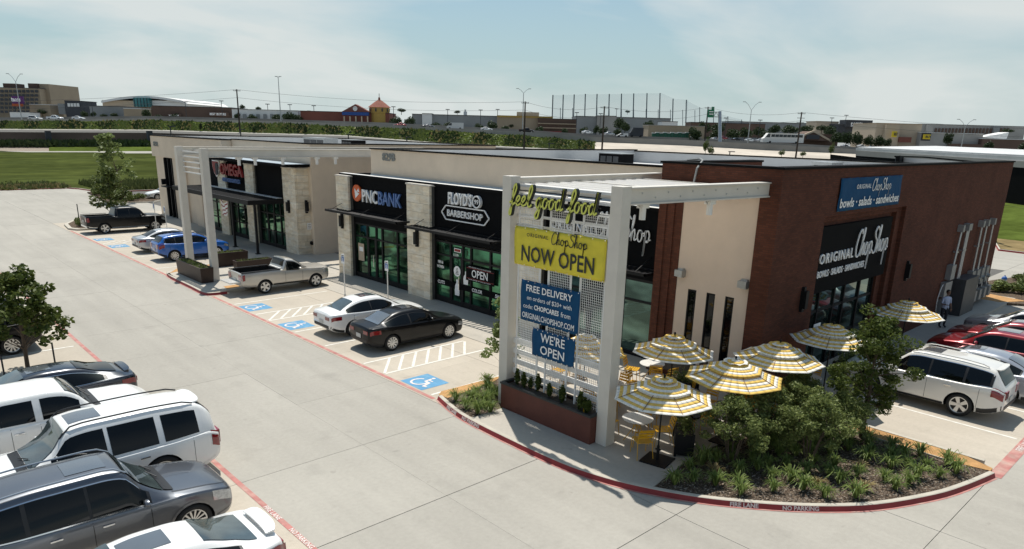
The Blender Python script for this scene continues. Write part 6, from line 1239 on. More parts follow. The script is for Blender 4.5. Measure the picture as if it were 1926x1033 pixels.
# fringe of weeds and tall grass along the field kerb
s = MB()
for k in range(9000):
    y = 105.6+abs(random.gauss(0,5)); x = random.uniform(-45,22); 
    if x > 16: y += 0
    h = random.uniform(.12,.5); a = random.uniform(0,6.28); w = random.uniform(.10,.25); s.face([(x-w*math.cos(a), y-w*math.sin(a), .08), (x+w*math.cos(a), y+w*math.sin(a), .08), (x+random.uniform(-.2,.2), y+random.uniform(-.2,.2), .08+h)])
for k in range(3000):
    x, y = random.uniform(24,38), random.uniform(99,112); h = random.uniform(.3,.9); a = random.uniform(0,6.28); w = random.uniform(.12,.3); s.face([(x-w*math.cos(a), y-w*math.sin(a), .08), (x+w*math.cos(a), y+w*math.sin(a), .08), (x, y, .08+h)])
tag(s.build('field_weeds', 'leaf_grass'), 'fringe of tall weeds along the edge of the grass field', 'weeds', kind='stuff')
s = MB()
for k in range(1500):
    y = 105.8+random.uniform(0,4.5); x = random.uniform(-45,22); h = random.uniform(.25,.6); a = random.uniform(0,6.28); w = random.uniform(.2,.4); s.face([(x-w*math.cos(a), y-w*math.sin(a), .08), (x+w*math.cos(a), y+w*math.sin(a), .08), (x, y, .08+h)])
tag(s.build('dry_weeds', 'leaf_dry'), 'pale dry weeds among the grass by the field kerb', 'weeds', kind='stuff')
# hydrant
t = thing('fire_hydrant', 'silver fire hydrant with blue cap beyond the brick building corner', 'hydrant', (49.3, 10.1, .12)); s = MB(); s.lathe([(.001,0),(.17,0),(.17,.04),(.12,.06),(.12,.55),(.15,.57),(.15,.62),(.001,.62)], (0,0,0), 14); s.build('barrel', 'hydrant_paint', t, smooth=True)
s = MB(); s.lathe([(.15,.62),(.14,.70),(.08,.78),(.03,.80),(.03,.86),(.001,.86)], (0,0,0), 14); s.build('bonnet', 'hydrant_blue', t, smooth=True)
for sy in (1,-1): s = MB(); s.cyl((0,.10 if sy > 0 else -.20,.42), .07, .10, 10, 'y'); s.build('outlet', 'hydrant_paint', t, smooth=True)
s = MB(); s.cyl((-.22,0,.40), .09, .12, 10, 'x'); s.build('outlet', 'hydrant_paint', t, smooth=True)
# ------------------------------------------------------------------ people
def person(label, loc, rz, joints, edges, radii, clothes, headp, hairm='hair', hands=(), seated=False):
    """one continuous skinned figure; joints: name -> (x,y,z) with +x forwards"""
    t = thing('person', label, 'person', loc, rz); names = list(joints); me = bpy.data.meshes.new('body'); me.from_pydata([joints[n] for n in names], [(names.index(a), names.index(b_)) for a, b_ in edges], [])
    o = bpy.data.objects.new('body', me); COL.objects.link(o); o.modifiers.new('skin', 'SKIN'); sk = me.skin_vertices[0].data
    for i, n in enumerate(names): r = radii[n]; sk[i].radius = r if isinstance(r, tuple) else (r, r); sk[i].use_root = (n == 'pelvis')
    ss = o.modifiers.new('sub', 'SUBSURF'); ss.levels = 1; ss.render_levels = 1
    bpy.context.view_layer.update(); m2 = bpy.data.meshes.new_from_object(o.evaluated_get(bpy.context.evaluated_depsgraph_get())); o.modifiers.clear(); o.data = m2; m2.name = 'body'
    for k in clothes['mats']: m2.materials.append(M[k])
    for p in m2.polygons: p.material_index = clothes['pick'](p.center); p.use_smooth = True
    o.parent = t; hx, hy, hz = headp
    s = MB(); s.lathe([(.001,-.115),(.045,-.11),(.068,-.07),(.078,-.01),(.08,.04),(.068,.09),(.035,.115),(.001,.122)], (0,0,0), 16)
    hd = s.build('head', 'skin', t, smooth=60, loc=(hx,hy,hz)); hd.scale = (1.15,.95,1)
    s = MB(); s.lathe([(.083,-.02),(.088,.04),(.075,.10),(.04,.13),(.001,.136)], (0,0,0), 16); s.build('hair', hairm, hd, smooth=60, loc=(-.014,0,0))
    s = MB(); s.faces([(.078,-.012,-.03),(.078,.012,-.03),(.10,0,-.035),(.078,0,.015)], [(0,1,2),(1,3,2),(3,0,2)]); s.build('nose', 'skin', hd)
    for sy in (1,-1): s = MB(); s.cbox((.071,sy*.028,.012), (.006,.011,.005)); s.build('eye', 'hair', hd); s = MB(); s.cbox((0,sy*.081,-.005), (.018,.007,.028)); s.build('ear', 'skin', hd)
    s = MB(); s.cbox((.073,0,-.058), (.005,.02,.004)); s.build('mouth', 'letter_red', hd)
    for (p, d, sy) in hands:
        p, d = V(*p), V(*d).normalized(); side = d.cross(V(1,0,0)) if abs(d.x) < .8 else V(0,1,0); side.normalize(); nrm = d.cross(side)
        s = MB(); R_ = Matrix((d, side, nrm)).transposed(); s.cbox(p+d*.045, (.045,.038,.013), R_)
        for k, ln in enumerate((.062,.075,.07,.055)): b_ = p+d*.088+side*(.028-.0187*k); s.tube([b_, b_+d*ln*.5+nrm*.004, b_+d*ln*.85+nrm*.02], [.009,.008,.006], 5)
        b_ = p+d*.03+side*.036; s.tube([b_, b_+side*.03+d*.025, b_+side*.035+d*.055], [.011,.010,.007], 5); s.build('hand', 'skin', t, smooth=True)
    return t
J = dict(pelvis=(0,0,.95), waist=(0,0,1.08), chest=(.01,0,1.30), neck0=(0,0,1.45), neck=(.01,0,1.53), shL=(0,.17,1.42), shR=(0,-.17,1.42), elL=(-.03,.25,1.14), elR=(.05,-.24,1.15), wrL=(.05,.27,.90), wrR=(.24,-.16,1.12), hipL=(0,.09,.90), hipR=(0,-.09,.90), knL=(.03,.10,.50), knR=(.0,-.10,.50), anL=(0,.10,.09), anR=(-.03,-.11,.09), toL=(.15,.11,.04), toR=(.13,-.13,.04))
Ed = [('pelvis','waist'),('waist','chest'),('chest','neck0'),('neck0','neck'),('chest','shL'),('chest','shR'),('shL','elL'),('elL','wrL'),('shR','elR'),('elR','wrR'),('pelvis','hipL'),('pelvis','hipR'),('hipL','knL'),('knL','anL'),('anL','toL'),('hipR','knR'),('knR','anR'),('anR','toR')]
Rd = dict(pelvis=(.15,.11), waist=(.14,.10), chest=(.16,.115), neck0=.06, neck=.05, shL=.065, shR=.065, elL=.042, elR=.042, wrL=.028, wrR=.028, hipL=.09, hipR=.09, knL=.062, knR=.062, anL=.042, anR=.042, toL=(.045,.035), toR=(.045,.035))
person('person in pale blue white shirt and dark trousers standing by the electric cabinets', (36.3, 9.45, H), -2.2, J, Ed, Rd, dict(mats=['shirt_white','cloth_dark','skin'], pick=lambda c: 1 if c.z < .93 else (2 if (c.z > 1.47 or (c.z < 1.16 and (abs(c.y) > .2 or c.x > .16))) else 0)), (.03,0,1.65), hands=(((.05,.27,.90),(.1,0,-1),1), ((.24,-.16,1.12),(.9,.4,.1),-1)))
J2 = dict(pelvis=(0,0,.50), waist=(-.02,0,.64), chest=(.0,0,.88), neck0=(.03,0,1.03), neck=(.05,0,1.10), shL=(.02,.17,1.0), shR=(.02,-.17,1.0), elL=(.08,.25,.76), elR=(.08,-.25,.76), wrL=(.32,.14,.76), wrR=(.32,-.14,.76), hipL=(.03,.09,.50), hipR=(.03,-.09,.50), knL=(.42,.12,.52), knR=(.42,-.12,.52), anL=(.40,.12,.09), anR=(.38,-.12,.09), toL=(.53,.13,.04), toR=(.51,-.13,.04))
person('person in dark grey patterned shirt seated under the striped umbrella behind the shrubs', (16.75, 10.0, H), 1.2, J2, Ed, Rd, dict(mats=['shirt_grey','cloth_dark','skin'], pick=lambda c: 1 if (c.z < .58 and c.x < .55) else (2 if (c.z > 1.05 or (c.z < .82 and c.x > .14)) else 0)), (.08,0,1.22), hands=(((.32,.14,.76),(1,-.3,0),1), ((.32,-.14,.76),(1,.3,0),-1)))
# ------------------------------------------------------------------ beyond the lot: banks, walls, highway
random.seed(21)
RH = Vector((CR.x, CR.y, 0)).normalized(); FH = Vector((CF.x, CF.y, 0)).normalized()
def interp(tab, x):
    if x <= tab[0][0]: return tab[0][1]
    for (a, b_), (c, d) in zip(tab[:-1], tab[1:]):
        if x <= c: return b_+(d-b_)*(x-a)/(c-a)
    return tab[-1][1]
def ribbon(name, m, pxs, rows, label, rough=0.0):
    """rows: list of (table px->y, table px->depth); neighbouring rows are joined"""
    P = []
    for ty, td in rows: P.append([at(x, interp(ty, x), interp(td, x) if isinstance(td, list) else td) for x in pxs])
    s = MB()
    for a, c in zip(P[:-1], P[1:]):
        for i in range(len(pxs)-1): s.face([c[i], c[i+1], a[i+1], a[i]])
    return struct(s.build(name, m), label)
BT = [(-400,226),(0,225),(285,222.5),(500,227.5),(640,232),(730,235),(850,241),(1000,249),(1118,257.5),(1284,263),(1440,271),(1613,281),(1800,292),(2300,318)]
BB = [(x, y+d) for (x, y), d in zip(BT, (4.5,4.5,5,5,5.5,6,6.5,8,10,11,12,9,9,9))]
PX = [-400,-200,0,140,285,400,500,640,730,850,1000,1118]; PX2 = PX+[1200,1284,1360,1440,1530,1613,1800,2300]
EBt = [(-400,243),(0,242.5),(285,244),(500,250.5),(640,254),(850,270),(1000,278),(1118,283)]
FRb = [(x, y+6) for x, y in EBt]
PATH = [(-400,289),(0,288.5),(300,288.5),(1118,310)]
ribbon('highway_barrier', 'barrier', PX2, [(BT, 256), (BB, 255.8)], 'grey concrete barrier along the raised highway')
ribbon('embankment', 'lawn', PX, [(BB, 255.5), (EBt, 236)], 'green bank below the highway'); ribbon('road_shoulder', 'pale_path', PX, [(EBt, 236), ([(x,y+1.6) for x,y in EBt], 234)], 'pale edge of the frontage road')
ribbon('frontage_road', 'asphalt', PX, [([(x,y+1.6) for x,y in EBt], 234), (FRb, 217)], 'frontage road behind the rust wall')
ribbon('retaining_wall', 'rust_wall', [-400,-200,0,95,200,300,420,700,1118], [(FRb, 216.5), ([(-400,277),(300,277),(1118,300)], 216)], 'rust brown retaining wall beyond the field')
ribbon('grass_bank', 'lawn', [92,200,300,420,700,1118], [([(92,274),(300,273),(1118,300)], 215.8), ([(92,285),(300,284.5),(1118,306)], 199)], 'bright grass strip below the rust wall'); ribbon('gravel_strip', 'gravel', [-400,-200,0,92], [([(-400,276),(92,276)], 215.7), ([(-400,285),(92,285)], 199)], 'pinkish gravel strip below the rust wall')
ribbon('path', 'pale_path', [-400,0,300,700,1118], [([(x,y-4) for x,y in PATH], 198.9), (PATH, 194)], 'pale footpath at the far edge of the field'); ribbon('field', 'field_grass', [-400,0,300,700,1118], [(PATH, 193.9), ([(-400,291),(300,291),(1118,318)], 190)], 'far edge of the grass field')
ribbon('concrete_slope', 'slope_concrete', [1119,1200,1284,1360,1440,1530,1613,1800,2300], [(BB, 255.2), ([(1119,300),(1440,322),(1800,338),(2300,360)], 214)], 'pale concrete slope paving under the highway')
FAR = [(x, 249+(x-963)*.0262+2.0) for x in (-900,-400,0,500,1000,1500,2000,2600)]
ribbon('highway', 'asphalt', PX2, [([(x, y+1.2) for x, y in BT], 290), ([(x, y+1.6) for x, y in BT], 256.3)], 'raised highway carriageway')
ribbon('far_lots', 'grey_far', PX2, [([(x, 249+(x-963)*.0262+3.5) for x in (-900,2600)], 900), ([(x, y+1.0) for x, y in BT], 290.2)], 'parking lots of the shops beyond the highway')
ribbon('highway_barrier', 'barrier', PX2, [([(x, y-4) for x, y in BT], 289), ([(x, y+1) for x, y in BT], 289.1)], 'far barrier of the highway')
# scrubby growth on the bank
s = MB()
for k in range(15000):
    px_ = random.uniform(-60,1120); a, b_ = interp(BB, px_), interp(EBt, px_); v = random.random()**.8; p = at(px_, a+(b_-a)*v, 255.5+(236-255.5)*v); h = random.uniform(.2,.85)*(.6+.8*abs(math.sin(px_*.05)*math.sin(px_*.013+1))); w = random.uniform(.3,.8)*RH
    p = p + V(random.uniform(-.5,.5),random.uniform(-.5,.5),-.1); s.face([p-w, p+w, p+w*.2+V(random.uniform(-.5,.5),random.uniform(-.5,.5),h)])
tag(s.build('bank_scrub', 'leaf_verge'), 'rough green scrub covering the bank below the highway', 'scrub', kind='stuff')
for nm_, lm_, n_, lb_ in (('dark_scrub', 'leaf_far', 3200, 'dark patches of scrub on the bank below the highway'), ('dry_scrub', 'leaf_dry', 900, 'dry tan tufts on the bank below the highway')):
    s = MB()
    for k in range(n_):
        c0 = random.choice([q*47+13*(q % 3) for q in range(-2, 24)]); px_ = c0+random.gauss(0, 9); a, b_ = interp(BB, px_), interp(EBt, px_); v = min(.97, max(.05, random.gauss(.55,.25))); p = at(px_, a+(b_-a)*v, 255.5+(236-255.5)*v)
        if px_ > 1112: continue
        h = random.uniform(.4,1.2); w = random.uniform(.3,.8)*RH; s.face([p-w, p+w, p+w*.2+V(random.uniform(-.5,.5),random.uniform(-.5,.5),h)])
    tag(s.build(nm_, lm_), lb_, 'scrub', kind='stuff')
s = MB()
for k in range(3500):
    px_ = random.uniform(-60,320); p = at(px_, random.uniform(268,277), random.uniform(211,215.5)); h = random.uniform(.3,1.4); w = random.uniform(.3,.8)*RH; s.face([p-w, p+w, p+w*.1+V(random.uniform(-.4,.4),random.uniform(-.4,.4),h)])
tag(s.build('wall_scrub', 'leaf_far'), 'dark scrub growing against the rust wall', 'scrub', kind='stuff')
for px_ in (94, 284): s = MB(); p = at(px_, 276, 215); s.box(p.x-.7,p.x+.7,p.y-.7,p.y+.7,p.z-1,p.z+4.6); tag(s.build('wall_pier', 'dark_far'), 'dark pier of the rust wall at its %s joint' % ('left' if px_ < 100 else 'right'), 'pier')
# far tree mass on the horizon
s = MB(); random.seed(8)
for k in range(2600):
    px_ = random.uniform(-700,2700); d = random.uniform(900,1300); p = at(px_, 249+(px_-963)*.0262+2.5, d); h = random.uniform(3,8)*(1+.6*math.sin(px_*.02)); w = random.uniform(5,12)*RH; s.face([p-w-V(0,0,6), p+w-V(0,0,6), p+w*.5+V(0,0,h), p-w*.4+V(0,0,h*.8)])
tag(s.build('distant_woods', 'leaf_far'), 'distant tree line on the horizon', 'woods', kind='stuff')
# ------------------------------------------------------------------ buildings beyond the highway
def box_b(t, name, m, px0, px1, y0, y1, d, depth=12, off=0.0, zlow=None):
    """a real box with its front at depth d (metres), upright; y0 top, y1 base"""
    a, c = at(px0, y0, d-off), at(px1, y0, d-off); zt = (a.z+c.z)/2; zb = (at(px0,y1,d).z+at(px1,y1,d).z)/2 if zlow is None else zlow
    a2 = at((px0+px1)/2, y0, d-off); ct = (Vector((a.x,a.y,0))+Vector((c.x,c.y,0)))/2; hw = (Vector((c.x-a.x, c.y-a.y, 0))).dot(RH)/2
    R_ = Matrix((RH, FH, Vector((0,0,1)))).transposed(); s = MB(); s.cbox((ct.x+FH.x*depth/2, ct.y+FH.y*depth/2, (zt+zb)/2), (hw, depth/2, (zt-zb)/2), R_); return s.build(name, m, t)
def far_building(label, px0, px1, y0, y1, d, m, depth=25, roof='dark_far', cat='building', name='building', cornice=.8):
    t = thing(name, label, cat); box_b(t, 'wall', m, px0, px1, y0, y1+6, d, depth)
    if cornice: box_b(t, 'roof_edge', roof, px0-.4, px1+.4, y0-cornice, y0+.15, d, depth+.6, .3)
    return t
def wins(t, px0, px1, y0, y1, d, nx, ny, m='win_far', fx=.6, fy=.55, off=.12):
    for j in range(ny):
        for i in range(nx):
            w = (px1-px0)/nx; h = (y1-y0)/ny; x = px0+w*(i+.5); y = y0+h*(j+.5); f = box_b(t, 'window', m, x-w*fx/2, x+w*fx/2, y-h*fy/2, y+h*fy/2, d, .2, off)
def far_sign(label, px0, px1, y0, y1, d, m, txt=None, tm='letter_white', body=None, poles=True, ybase=None):
    t = thing('shop_sign', label, 'sign'); box_b(t, 'board', m, px0, px1, y0, y1, d, .5)
    if txt:
        a = at(px0, y1, d); c = at(px1, y0, d); w = (c-a).dot(RH); h = c.z-a.z; R_ = Matrix((RH, Vector((0,0,1)), -FH)).transposed(); text(txt, a+RH*w*.1+V(0,0,h*.25)-FH*.35, R_, w*.8, h*.5, tm, t, .15, .02)
    if ybase: 
        for x in ((px0*.75+px1*.25), (px0*.25+px1*.75)): box_b(t, 'post', 'dark_far', x-.4, x+.4, y1, ybase, d, .4)
    return t
h_ = far_building('tall tan hotel with grid of windows at the left edge beyond the highway', -60, 73, 165, 220, 420, 'tan_far', 20); box_b(h_, 'side_wing', 'tan_far', 73, 91, 158, 226, 425, 30); box_b(h_, 'roof_tower', 'brown_far', 5, 29, 157, 166, 424, 8); box_b(h_, 'roof_tower', 'brown_far', 52, 70, 157, 166, 424, 8); wins(h_, -58, 72, 168, 214, 420, 16, 6, 'dark_far', .72, .62)
far_building('small cream roofed shed in front of the hotel', 55, 93, 197, 222, 340, 'tan_far', 10, 'white_far'); far_building('low white garage left of the hotel sign', 18, 54, 211, 224, 330, 'white_far', 8)
far_sign('purple and orange billboard in front of the hotel', 21, 43, 181, 195, 335, 'sign_purple', 'tacos'); far_sign('orange strip under the purple billboard', 22, 42, 195.2, 200, 335, 'sign_orange', None, ybase=224)
f = far_building('dark two storey shop with white windows right of the hotel', 121, 150, 190, 215, 340, 'dark_far', 14); wins(f, 126, 149, 193, 202, 340, 4, 1, 'white_far', .8, .7); box_b(f, 'annex', 'grey_far', 108, 121, 195, 215, 342, 10)
# domed arena
t = thing('building', 'white domed arena roof with teal glass entrance', 'building'); d = 400; N_ = 18; s = MB(); top = []
for i in range(N_+1):
    u = i/N_; px_ = 190+162*u; y_ = 194-13.5*math.sin(PI*(.12+.80*u))**1.1+ (4 if u > .98 else 0); top.append((px_, y_))
for (x0, y0), (x1, y1) in zip(top[:-1], top[1:]):
    a, c = at(x0,y0,d), at(x1,y1,d); e, g_ = a+FH*60, c+FH*60; s.face([a, c, g_, e]); s.face([V(a.x,a.y,a.z-1.2), V(c.x,c.y,c.z-1.2), c, a])
s.build('roof_shell', 'white_far', t); box_b(t, 'wall', 'tan_light', 192, 262, 189, 215, d+2, 50); box_b(t, 'wall', 'white_far', 262, 350, 189.5, 200, d+2, 50); box_b(t, 'glass_front', 'teal_glass', 250, 279, 184, 201, d-2, 4)
for k in range(5): box_b(t, 'glass_bar', 'dark_far', 251+k*6, 251.6+k*6, 184.5, 201, d-2, 1, .3)
f = far_building('long brown shopping strip with white letters at left', 285, 435, 201, 224, 330, 'brown_far', 20); far_sign('small white letters on the brown strip', 316, 340, 214, 220, 329.5, 'brown_far', 'verizon'); far_sign('pale letters on the right of the brown strip', 392, 430, 211, 219, 329.5, 'brown_far', 'BEST BUYERS')
far_building('tan wall block left of the brown strip', 232, 284, 205, 224, 332, 'tan_far', 16, 'white_far'); far_building('grey block under the arena roof', 168, 232, 200, 222, 336, 'grey_far', 16)
f = far_building('white stuccoed shops between the poles', 436, 560, 207, 232, 320, 'white_far', 18, 'grey_far'); wins(f, 440, 556, 212, 226, 320, 9, 1, 'grey_far', .5, .6)
f = far_building('red brick shops with blue awning under the gable', 565, 732, 211, 240, 315, 'redbrick_far', 18)
t = thing('building', 'brick gable with round white clock face and blue awning', 'building'); box_b(t, 'wall', 'redbrick_far', 643, 693, 210, 240, 313, 4); a, c, e = at(641,211,312.5), at(695,211,312.5), at(668,196,312.5); s = MB(); s.face([a, c, e]); s.face([a+FH*5, e+FH*5, c+FH*5]); s.face([a, e, e+FH*5, a+FH*5]); s.face([e, c, c+FH*5, e+FH*5]); s.build('gable', 'redbrick_far', t); box_b(t, 'awning', 'blue_awning', 643, 693, 211, 217, 312, 2)
R_ = Matrix((RH, Vector((0,0,1)), -FH)).transposed(); s = MB(); s.lathe([(.001,0),(1,0),(1,.2),(.001,.2)], (0,0,0), 16); o = s.build('clock_face', 'white_far', t); mw = R_.to_4x4(); mw.translation = at(668,204.5,312.2); o.matrix_basis = mw
for k in range(5): box_b(t, 'column', 'tan_light', 646+k*11, 648+k*11, 219, 236, 312.2, .8)
t = thing('tower', 'ochre round tower with red conical roof and finial', 'tower'); p = at(714,214,318); r0 = 4.3; s = MB(); s.lathe([(r0,-4),(r0,0),(r0+.2,.2),(r0+.2,2.8),(.001,2.8)], (0,0,0), 16); s.build('drum', 'ochre', t, loc=p); s = MB(); s.lathe([(r0+.9,2.6),(r0*.6,4.6),(.5,6.0),(.4,6.9),(.001,7.0)], (0,0,0), 16); s.build('cone_roof', 'red_roof', t, loc=p); s = MB(); s.tube([(0,0,6.8),(0,0,8.6)], .12); s.build('finial', 'dark_far', t, loc=p)
for k in range(10): a_ = 2*PI*k/10; s = MB(); s.box(-.3,.3,-.1,.1,.8,2.2); o = s.build('window', 'dark_far', t, loc=p+V(math.cos(a_)*(r0+.2), math.sin(a_)*(r0+.2), 0)); o.rotation_euler = (0,0,a_+PI/2)
far_building('wide pale grey blank mall box behind the red car', 775, 950, 217, 246, 330, 'grey_far', 30); far_building('pale box between two dark joints of the mall', 794, 812, 214, 243, 328, 'white_far', 6); t = thing('tower', 'little white cupola over the mall roof', 'cupola'); box_b(t, 'base', 'white_far', 872, 878, 210, 218, 335, 2); box_b(t, 'cap', 'white_far', 873.5, 876.5, 206, 210, 335, 1)
t = far_building('tan flat topped stepped shops with yellow stripe', 935, 1040, 219, 250, 318, 'tan_far', 20, 'ochre'); box_b(t, 'raised_block', 'tan_light', 972, 1014, 211, 220, 318, 10); box_b(t, 'stripe', 'ochre', 935, 1040, 219.5, 221.5, 318, .5, .4); box_b(t, 'stripe', 'brown_far', 1012, 1080, 229, 233, 317, .5, .3); 
t = far_building('brown shops with red band beside the highway', 1012, 1085, 224, 255, 316, 'brown_far', 16); box_b(t, 'stripe', 'tan_far', 1012, 1085, 232, 234, 316, .5, .4); box_b(t, 'stripe', 'tan_far', 1012, 1085, 240, 242, 316, .5, .4); box_b(t, 'stripe', 'letter_red', 1008, 1056, 247, 250, 315, .5, .4)
far_building('large pale grey box store under the tall net', 1084, 1262, 221, 256, 345, 'grey_far', 30, 'dark_far'); far_building('taller middle of the grey box store', 1124, 1160, 218.5, 256, 343, 'concrete_far', 8, 'dark_far')
far_building('tan rendered block behind the green tanks', 1220, 1326, 237, 268, 300, 'tan_far', 14, 'concrete_far'); far_building('white domed tent roof beyond the tan block', 1245, 1275, 229, 240, 330, 'white_far', 10); far_building('dark roofed block right of the tan block', 1300, 1440, 232, 252, 380, 'brown_far', 14)
t = far_building('long dark canopy and parking deck at centre right', 1370, 1560, 231, 262, 420, 'grey_far', 14)
for i, px_ in enumerate(range(1227, 1296, 7)): t = thing('portable_toilet', 'green portable toilet in the row before the tan block', 'portable toilet', group='green portable toilets in a row'); box_b(t, 'cabin', 'green_tank', px_, px_+6.2, 251-(i % 2), 262, 292, 1.3); box_b(t, 'roof', 'white_far', px_-.2, px_+6.4, 249.6-(i % 2), 251-(i % 2), 292, 1.4, .1)
t = thing('building', 'dark gabled restaurant with low roof beyond the white coach', 'building'); box_b(t, 'wall', 'brown_far', 1472, 1578, 252, 276, 300, 12)
a, c, e = at(1494,262,297), at(1564,266,297), at(1530,247,297); s = MB(); s.face([a, c, e]); s.face([a, e, e+FH*12, a+FH*12]); s.face([e, c, c+FH*12, e+FH*12]); s.build('gable', 'brown_far', t); s = MB(); s.bar(a-FH*.2, e-FH*.2, .7); s.bar(e-FH*.2, c-FH*.2, .7); s.build('barge_board', 'tan_light', t); box_b(t, 'sign_board', 'dark_far', 1518, 1542, 254, 262, 296, .5)
far_building('beige block left of the dark sports store', 1536, 1578, 229, 248, 380, 'tan_light', 14, 'tan_far')
t = far_building("dark blue sports store with white DICK'S letters", 1577, 1648, 235, 254, 370, 'dark_far', 20); box_b(t, 'raised_entrance', 'dark_far', 1592, 1642, 226, 240, 368, 8); a = at(1600,238,367.5); text("DICK'S", a, R_, 6.0, 2.0, 'letter_white', t, .2, .03)
t = far_building('beige electronics store block with yellow tag', 1649, 1735, 233, 284, 330, 'tan_light', 24, 'tan_far'); box_b(t, 'entrance', 'tan_light', 1668, 1694, 235, 284, 328, 4); box_b(t, 'entrance_brick', 'redbrick_far', 1692, 1715, 258, 268, 329, 1, .3); far_sign('yellow price tag sign on the beige store front', 1679, 1688, 247, 258, 326, 'sign_yellow', 'BEST', 'letter_black')
far_sign('black board with yellow tag sign on the grey wall', 1735, 1752, 250, 265, 325, 'dark_far', None); far_sign('yellow tag on the black board', 1738, 1751, 253, 262, 324, 'sign_yellow', 'BUY', 'letter_black')
t = far_building('grey and tan store strip toward the right edge', 1733, 1850, 251, 284, 328, 'concrete_far', 20, 'white_far'); box_b(t, 'brown_base', 'brown_far', 1785, 1850, 271, 285, 327, 1, .3)
t = far_building('long mall with many dark openings behind the stores', 1734, 1930, 236, 262, 420, 'concrete_far', 20, 'grey_far'); wins(t, 1758, 1900, 240, 254, 420, 22, 1, 'brown_far', .6, .8); box_b(t, 'tower', 'concrete_far', 1745, 1756, 235, 262, 418, 6); box_b(t, 'tower', 'grey_far', 1872, 1882, 237, 262, 418, 6)
t = thing('building', 'white tent shaped roof at the right among the stores', 'building'); a, c, e = at(1848,258,340), at(1893,262,340), at(1898,249,340); s = MB(); s.face([a, c, e]); s.face([a+FH*8, e+FH*8, c+FH*8]); s.face([a, e, e+FH*8, a+FH*8]); s.build('roof', 'white_far', t)
far_building('brown store strip at the right edge', 1848, 1990, 263, 290, 326, 'brown_far', 20, 'white_far'); far_building('low brown brick block over the white roof', 1841, 1867, 281, 294, 170, 'redbrick_far', 8)
# white roofed warehouses just past the brick corner
t = thing('warehouse', 'long low warehouse with white roof edge and black wall behind the brick building', 'warehouse')
def quad(t, name, m, pts, th=.4):
    P = [at(*p) for p in pts]; s = MB(); n = (P[1]-P[0]).cross(P[3]-P[0]).normalized()*th; Q = [p+n for p in P]; s.faces(P+Q, [(0,1,2,3),(7,6,5,4),(0,4,5,1),(1,5,6,2),(2,6,7,3),(3,7,4,0)]); return s.build(name, m, t)
quad(t, 'roof_fascia', 'membrane', [(1613,283,150),(1990,307,96),(1990,298,96),(1613,278.5,150)]); quad(t, 'grey_fascia', 'concrete_far', [(1613,293,149.8),(1990,320,95.8),(1990,307.5,95.8),(1613,283.4,149.8)]); quad(t, 'wall', 'black_panel', [(1613,330,149.9),(1990,420,95.9),(1990,319,95.9),(1613,292,149.9)]); quad(t, 'roof', 'membrane', [(1613,278.4,150.4),(1990,297.6,96.4),(2120,292,130),(1760,276,190)], .2)
t = thing('warehouse', 'white block beside the low brown brick block at right', 'warehouse'); quad(t, 'wall', 'white_far', [(1866,296,140),(2000,302,130),(2000,288,130),(1866,283,140)])
t = thing('warehouse', 'black walled flat roof volume seen over the brick parapet', 'warehouse'); quad(t, 'wall', 'cap_metal', [(1567,330,78),(1684,330,70),(1684,305,70),(1567,291,78)]); quad(t, 'wall', 'cap_metal', [(1684,330,69.8),(1692,330,72),(1692,295,72),(1684,294,69.8)]); quad(t, 'parapet_lining', 'membrane', [(1690,330,72.5),(1870,330,62),(1870,309,62),(1690,296,72.5)])
P = [at(1684,294.5,69.8), at(1740,295.8,76), at(1880,309,60)]; s = MB(); s.bar(P[0], P[1], .18, .14); s.bar(P[1], P[2], .18, .14); s.build('parapet_cap', 'cap_metal', t)
# fence of dark boards with white trucks behind
fe = thing('fence', 'dark board fence behind the lawn past the brick building', 'fence'); nb = 46
for k in range(nb):
    u = k/nb; px_ = 1862+150*u; a = at(px_, 408+13*(px_-1862)/64, 104-u*18); c = at(px_+150/nb*.94, 408+13*(px_+150/nb*.94-1862)/64, 104-(k+.94)/nb*18); h = 2.0; s = MB(); n = Vector((c.y-a.y, a.x-c.x, 0)).normalized()*.03
    s.faces([a, c, c+n, a+n, a+V(0,0,h), c+V(0,0,h), c+n+V(0,0,h), a+n+V(0,0,h)], [(0,3,2,1),(4,5,6,7),(0,1,5,4),(1,2,6,5),(2,3,7,6),(3,0,4,7)]); s.build('board', 'fence_dark', fe)
def service_truck(px_, py_, d, label, rz):
    p = at(px_, py_, d); t = thing('service_truck', label, 'truck', p, rz)
    s = MB(); s.prism([(-1.0,0),(2.4,0),(2.55,.5),(2.5,.85),(1.55,1.0),(.95,1.75),(-.9,1.8),(-1.0,.9)], -.95, .95); o = s.build('cab', 'white_far', t); o.rotation_euler = (PI/2,0,0); o.location = (0,0,.5)
    s = MB(); s.prism([(1.42,1.05),(.93,1.65),(-.8,1.68),(-.8,1.05)], -.97, .97); o = s.build('window', 'win_far', t); o.rotation_euler = (PI/2,0,0); o.location = (0,0,.5)
    s = MB(); s.box(-3.6,-1.05,-1.05,1.05,.6,1.5); s.build('tool_body', 'white_far', t); s = MB(); s.tube([(-3.4,0,2.3),(-1.5,.1,2.5),(.9,.15,2.3)], .16, 8); s.build('boom', 'white_far', t, smooth=True); s = MB(); s.box(-2.6,-2.2,-.2,.2,1.5,2.3); s.build('boom_mount', 'zinc', t)
    for x in (1.5,-2.2):
        for sy in (1,-1): s = MB(); s.cyl((x, .75 if sy > 0 else -1.0, .42), .42, .25, 14, 'y'); s.build('wheel', 'tyre', t)
service_truck(1896, 398, 112, 'white service truck behind the dark fence', 2.7); service_truck(1945, 404, 110, 'second white truck at the right edge behind the fence', 2.7)
s = MB(); a = at(1908,355,114); s.tube([a, a+V(0,0,3.6)], .07, 6); s.tube([a-V(0,0,2), a], .2, 6); tag(s.build('antenna_mast', 'white_far'), 'thin pale mast against the black warehouse wall', 'mast')
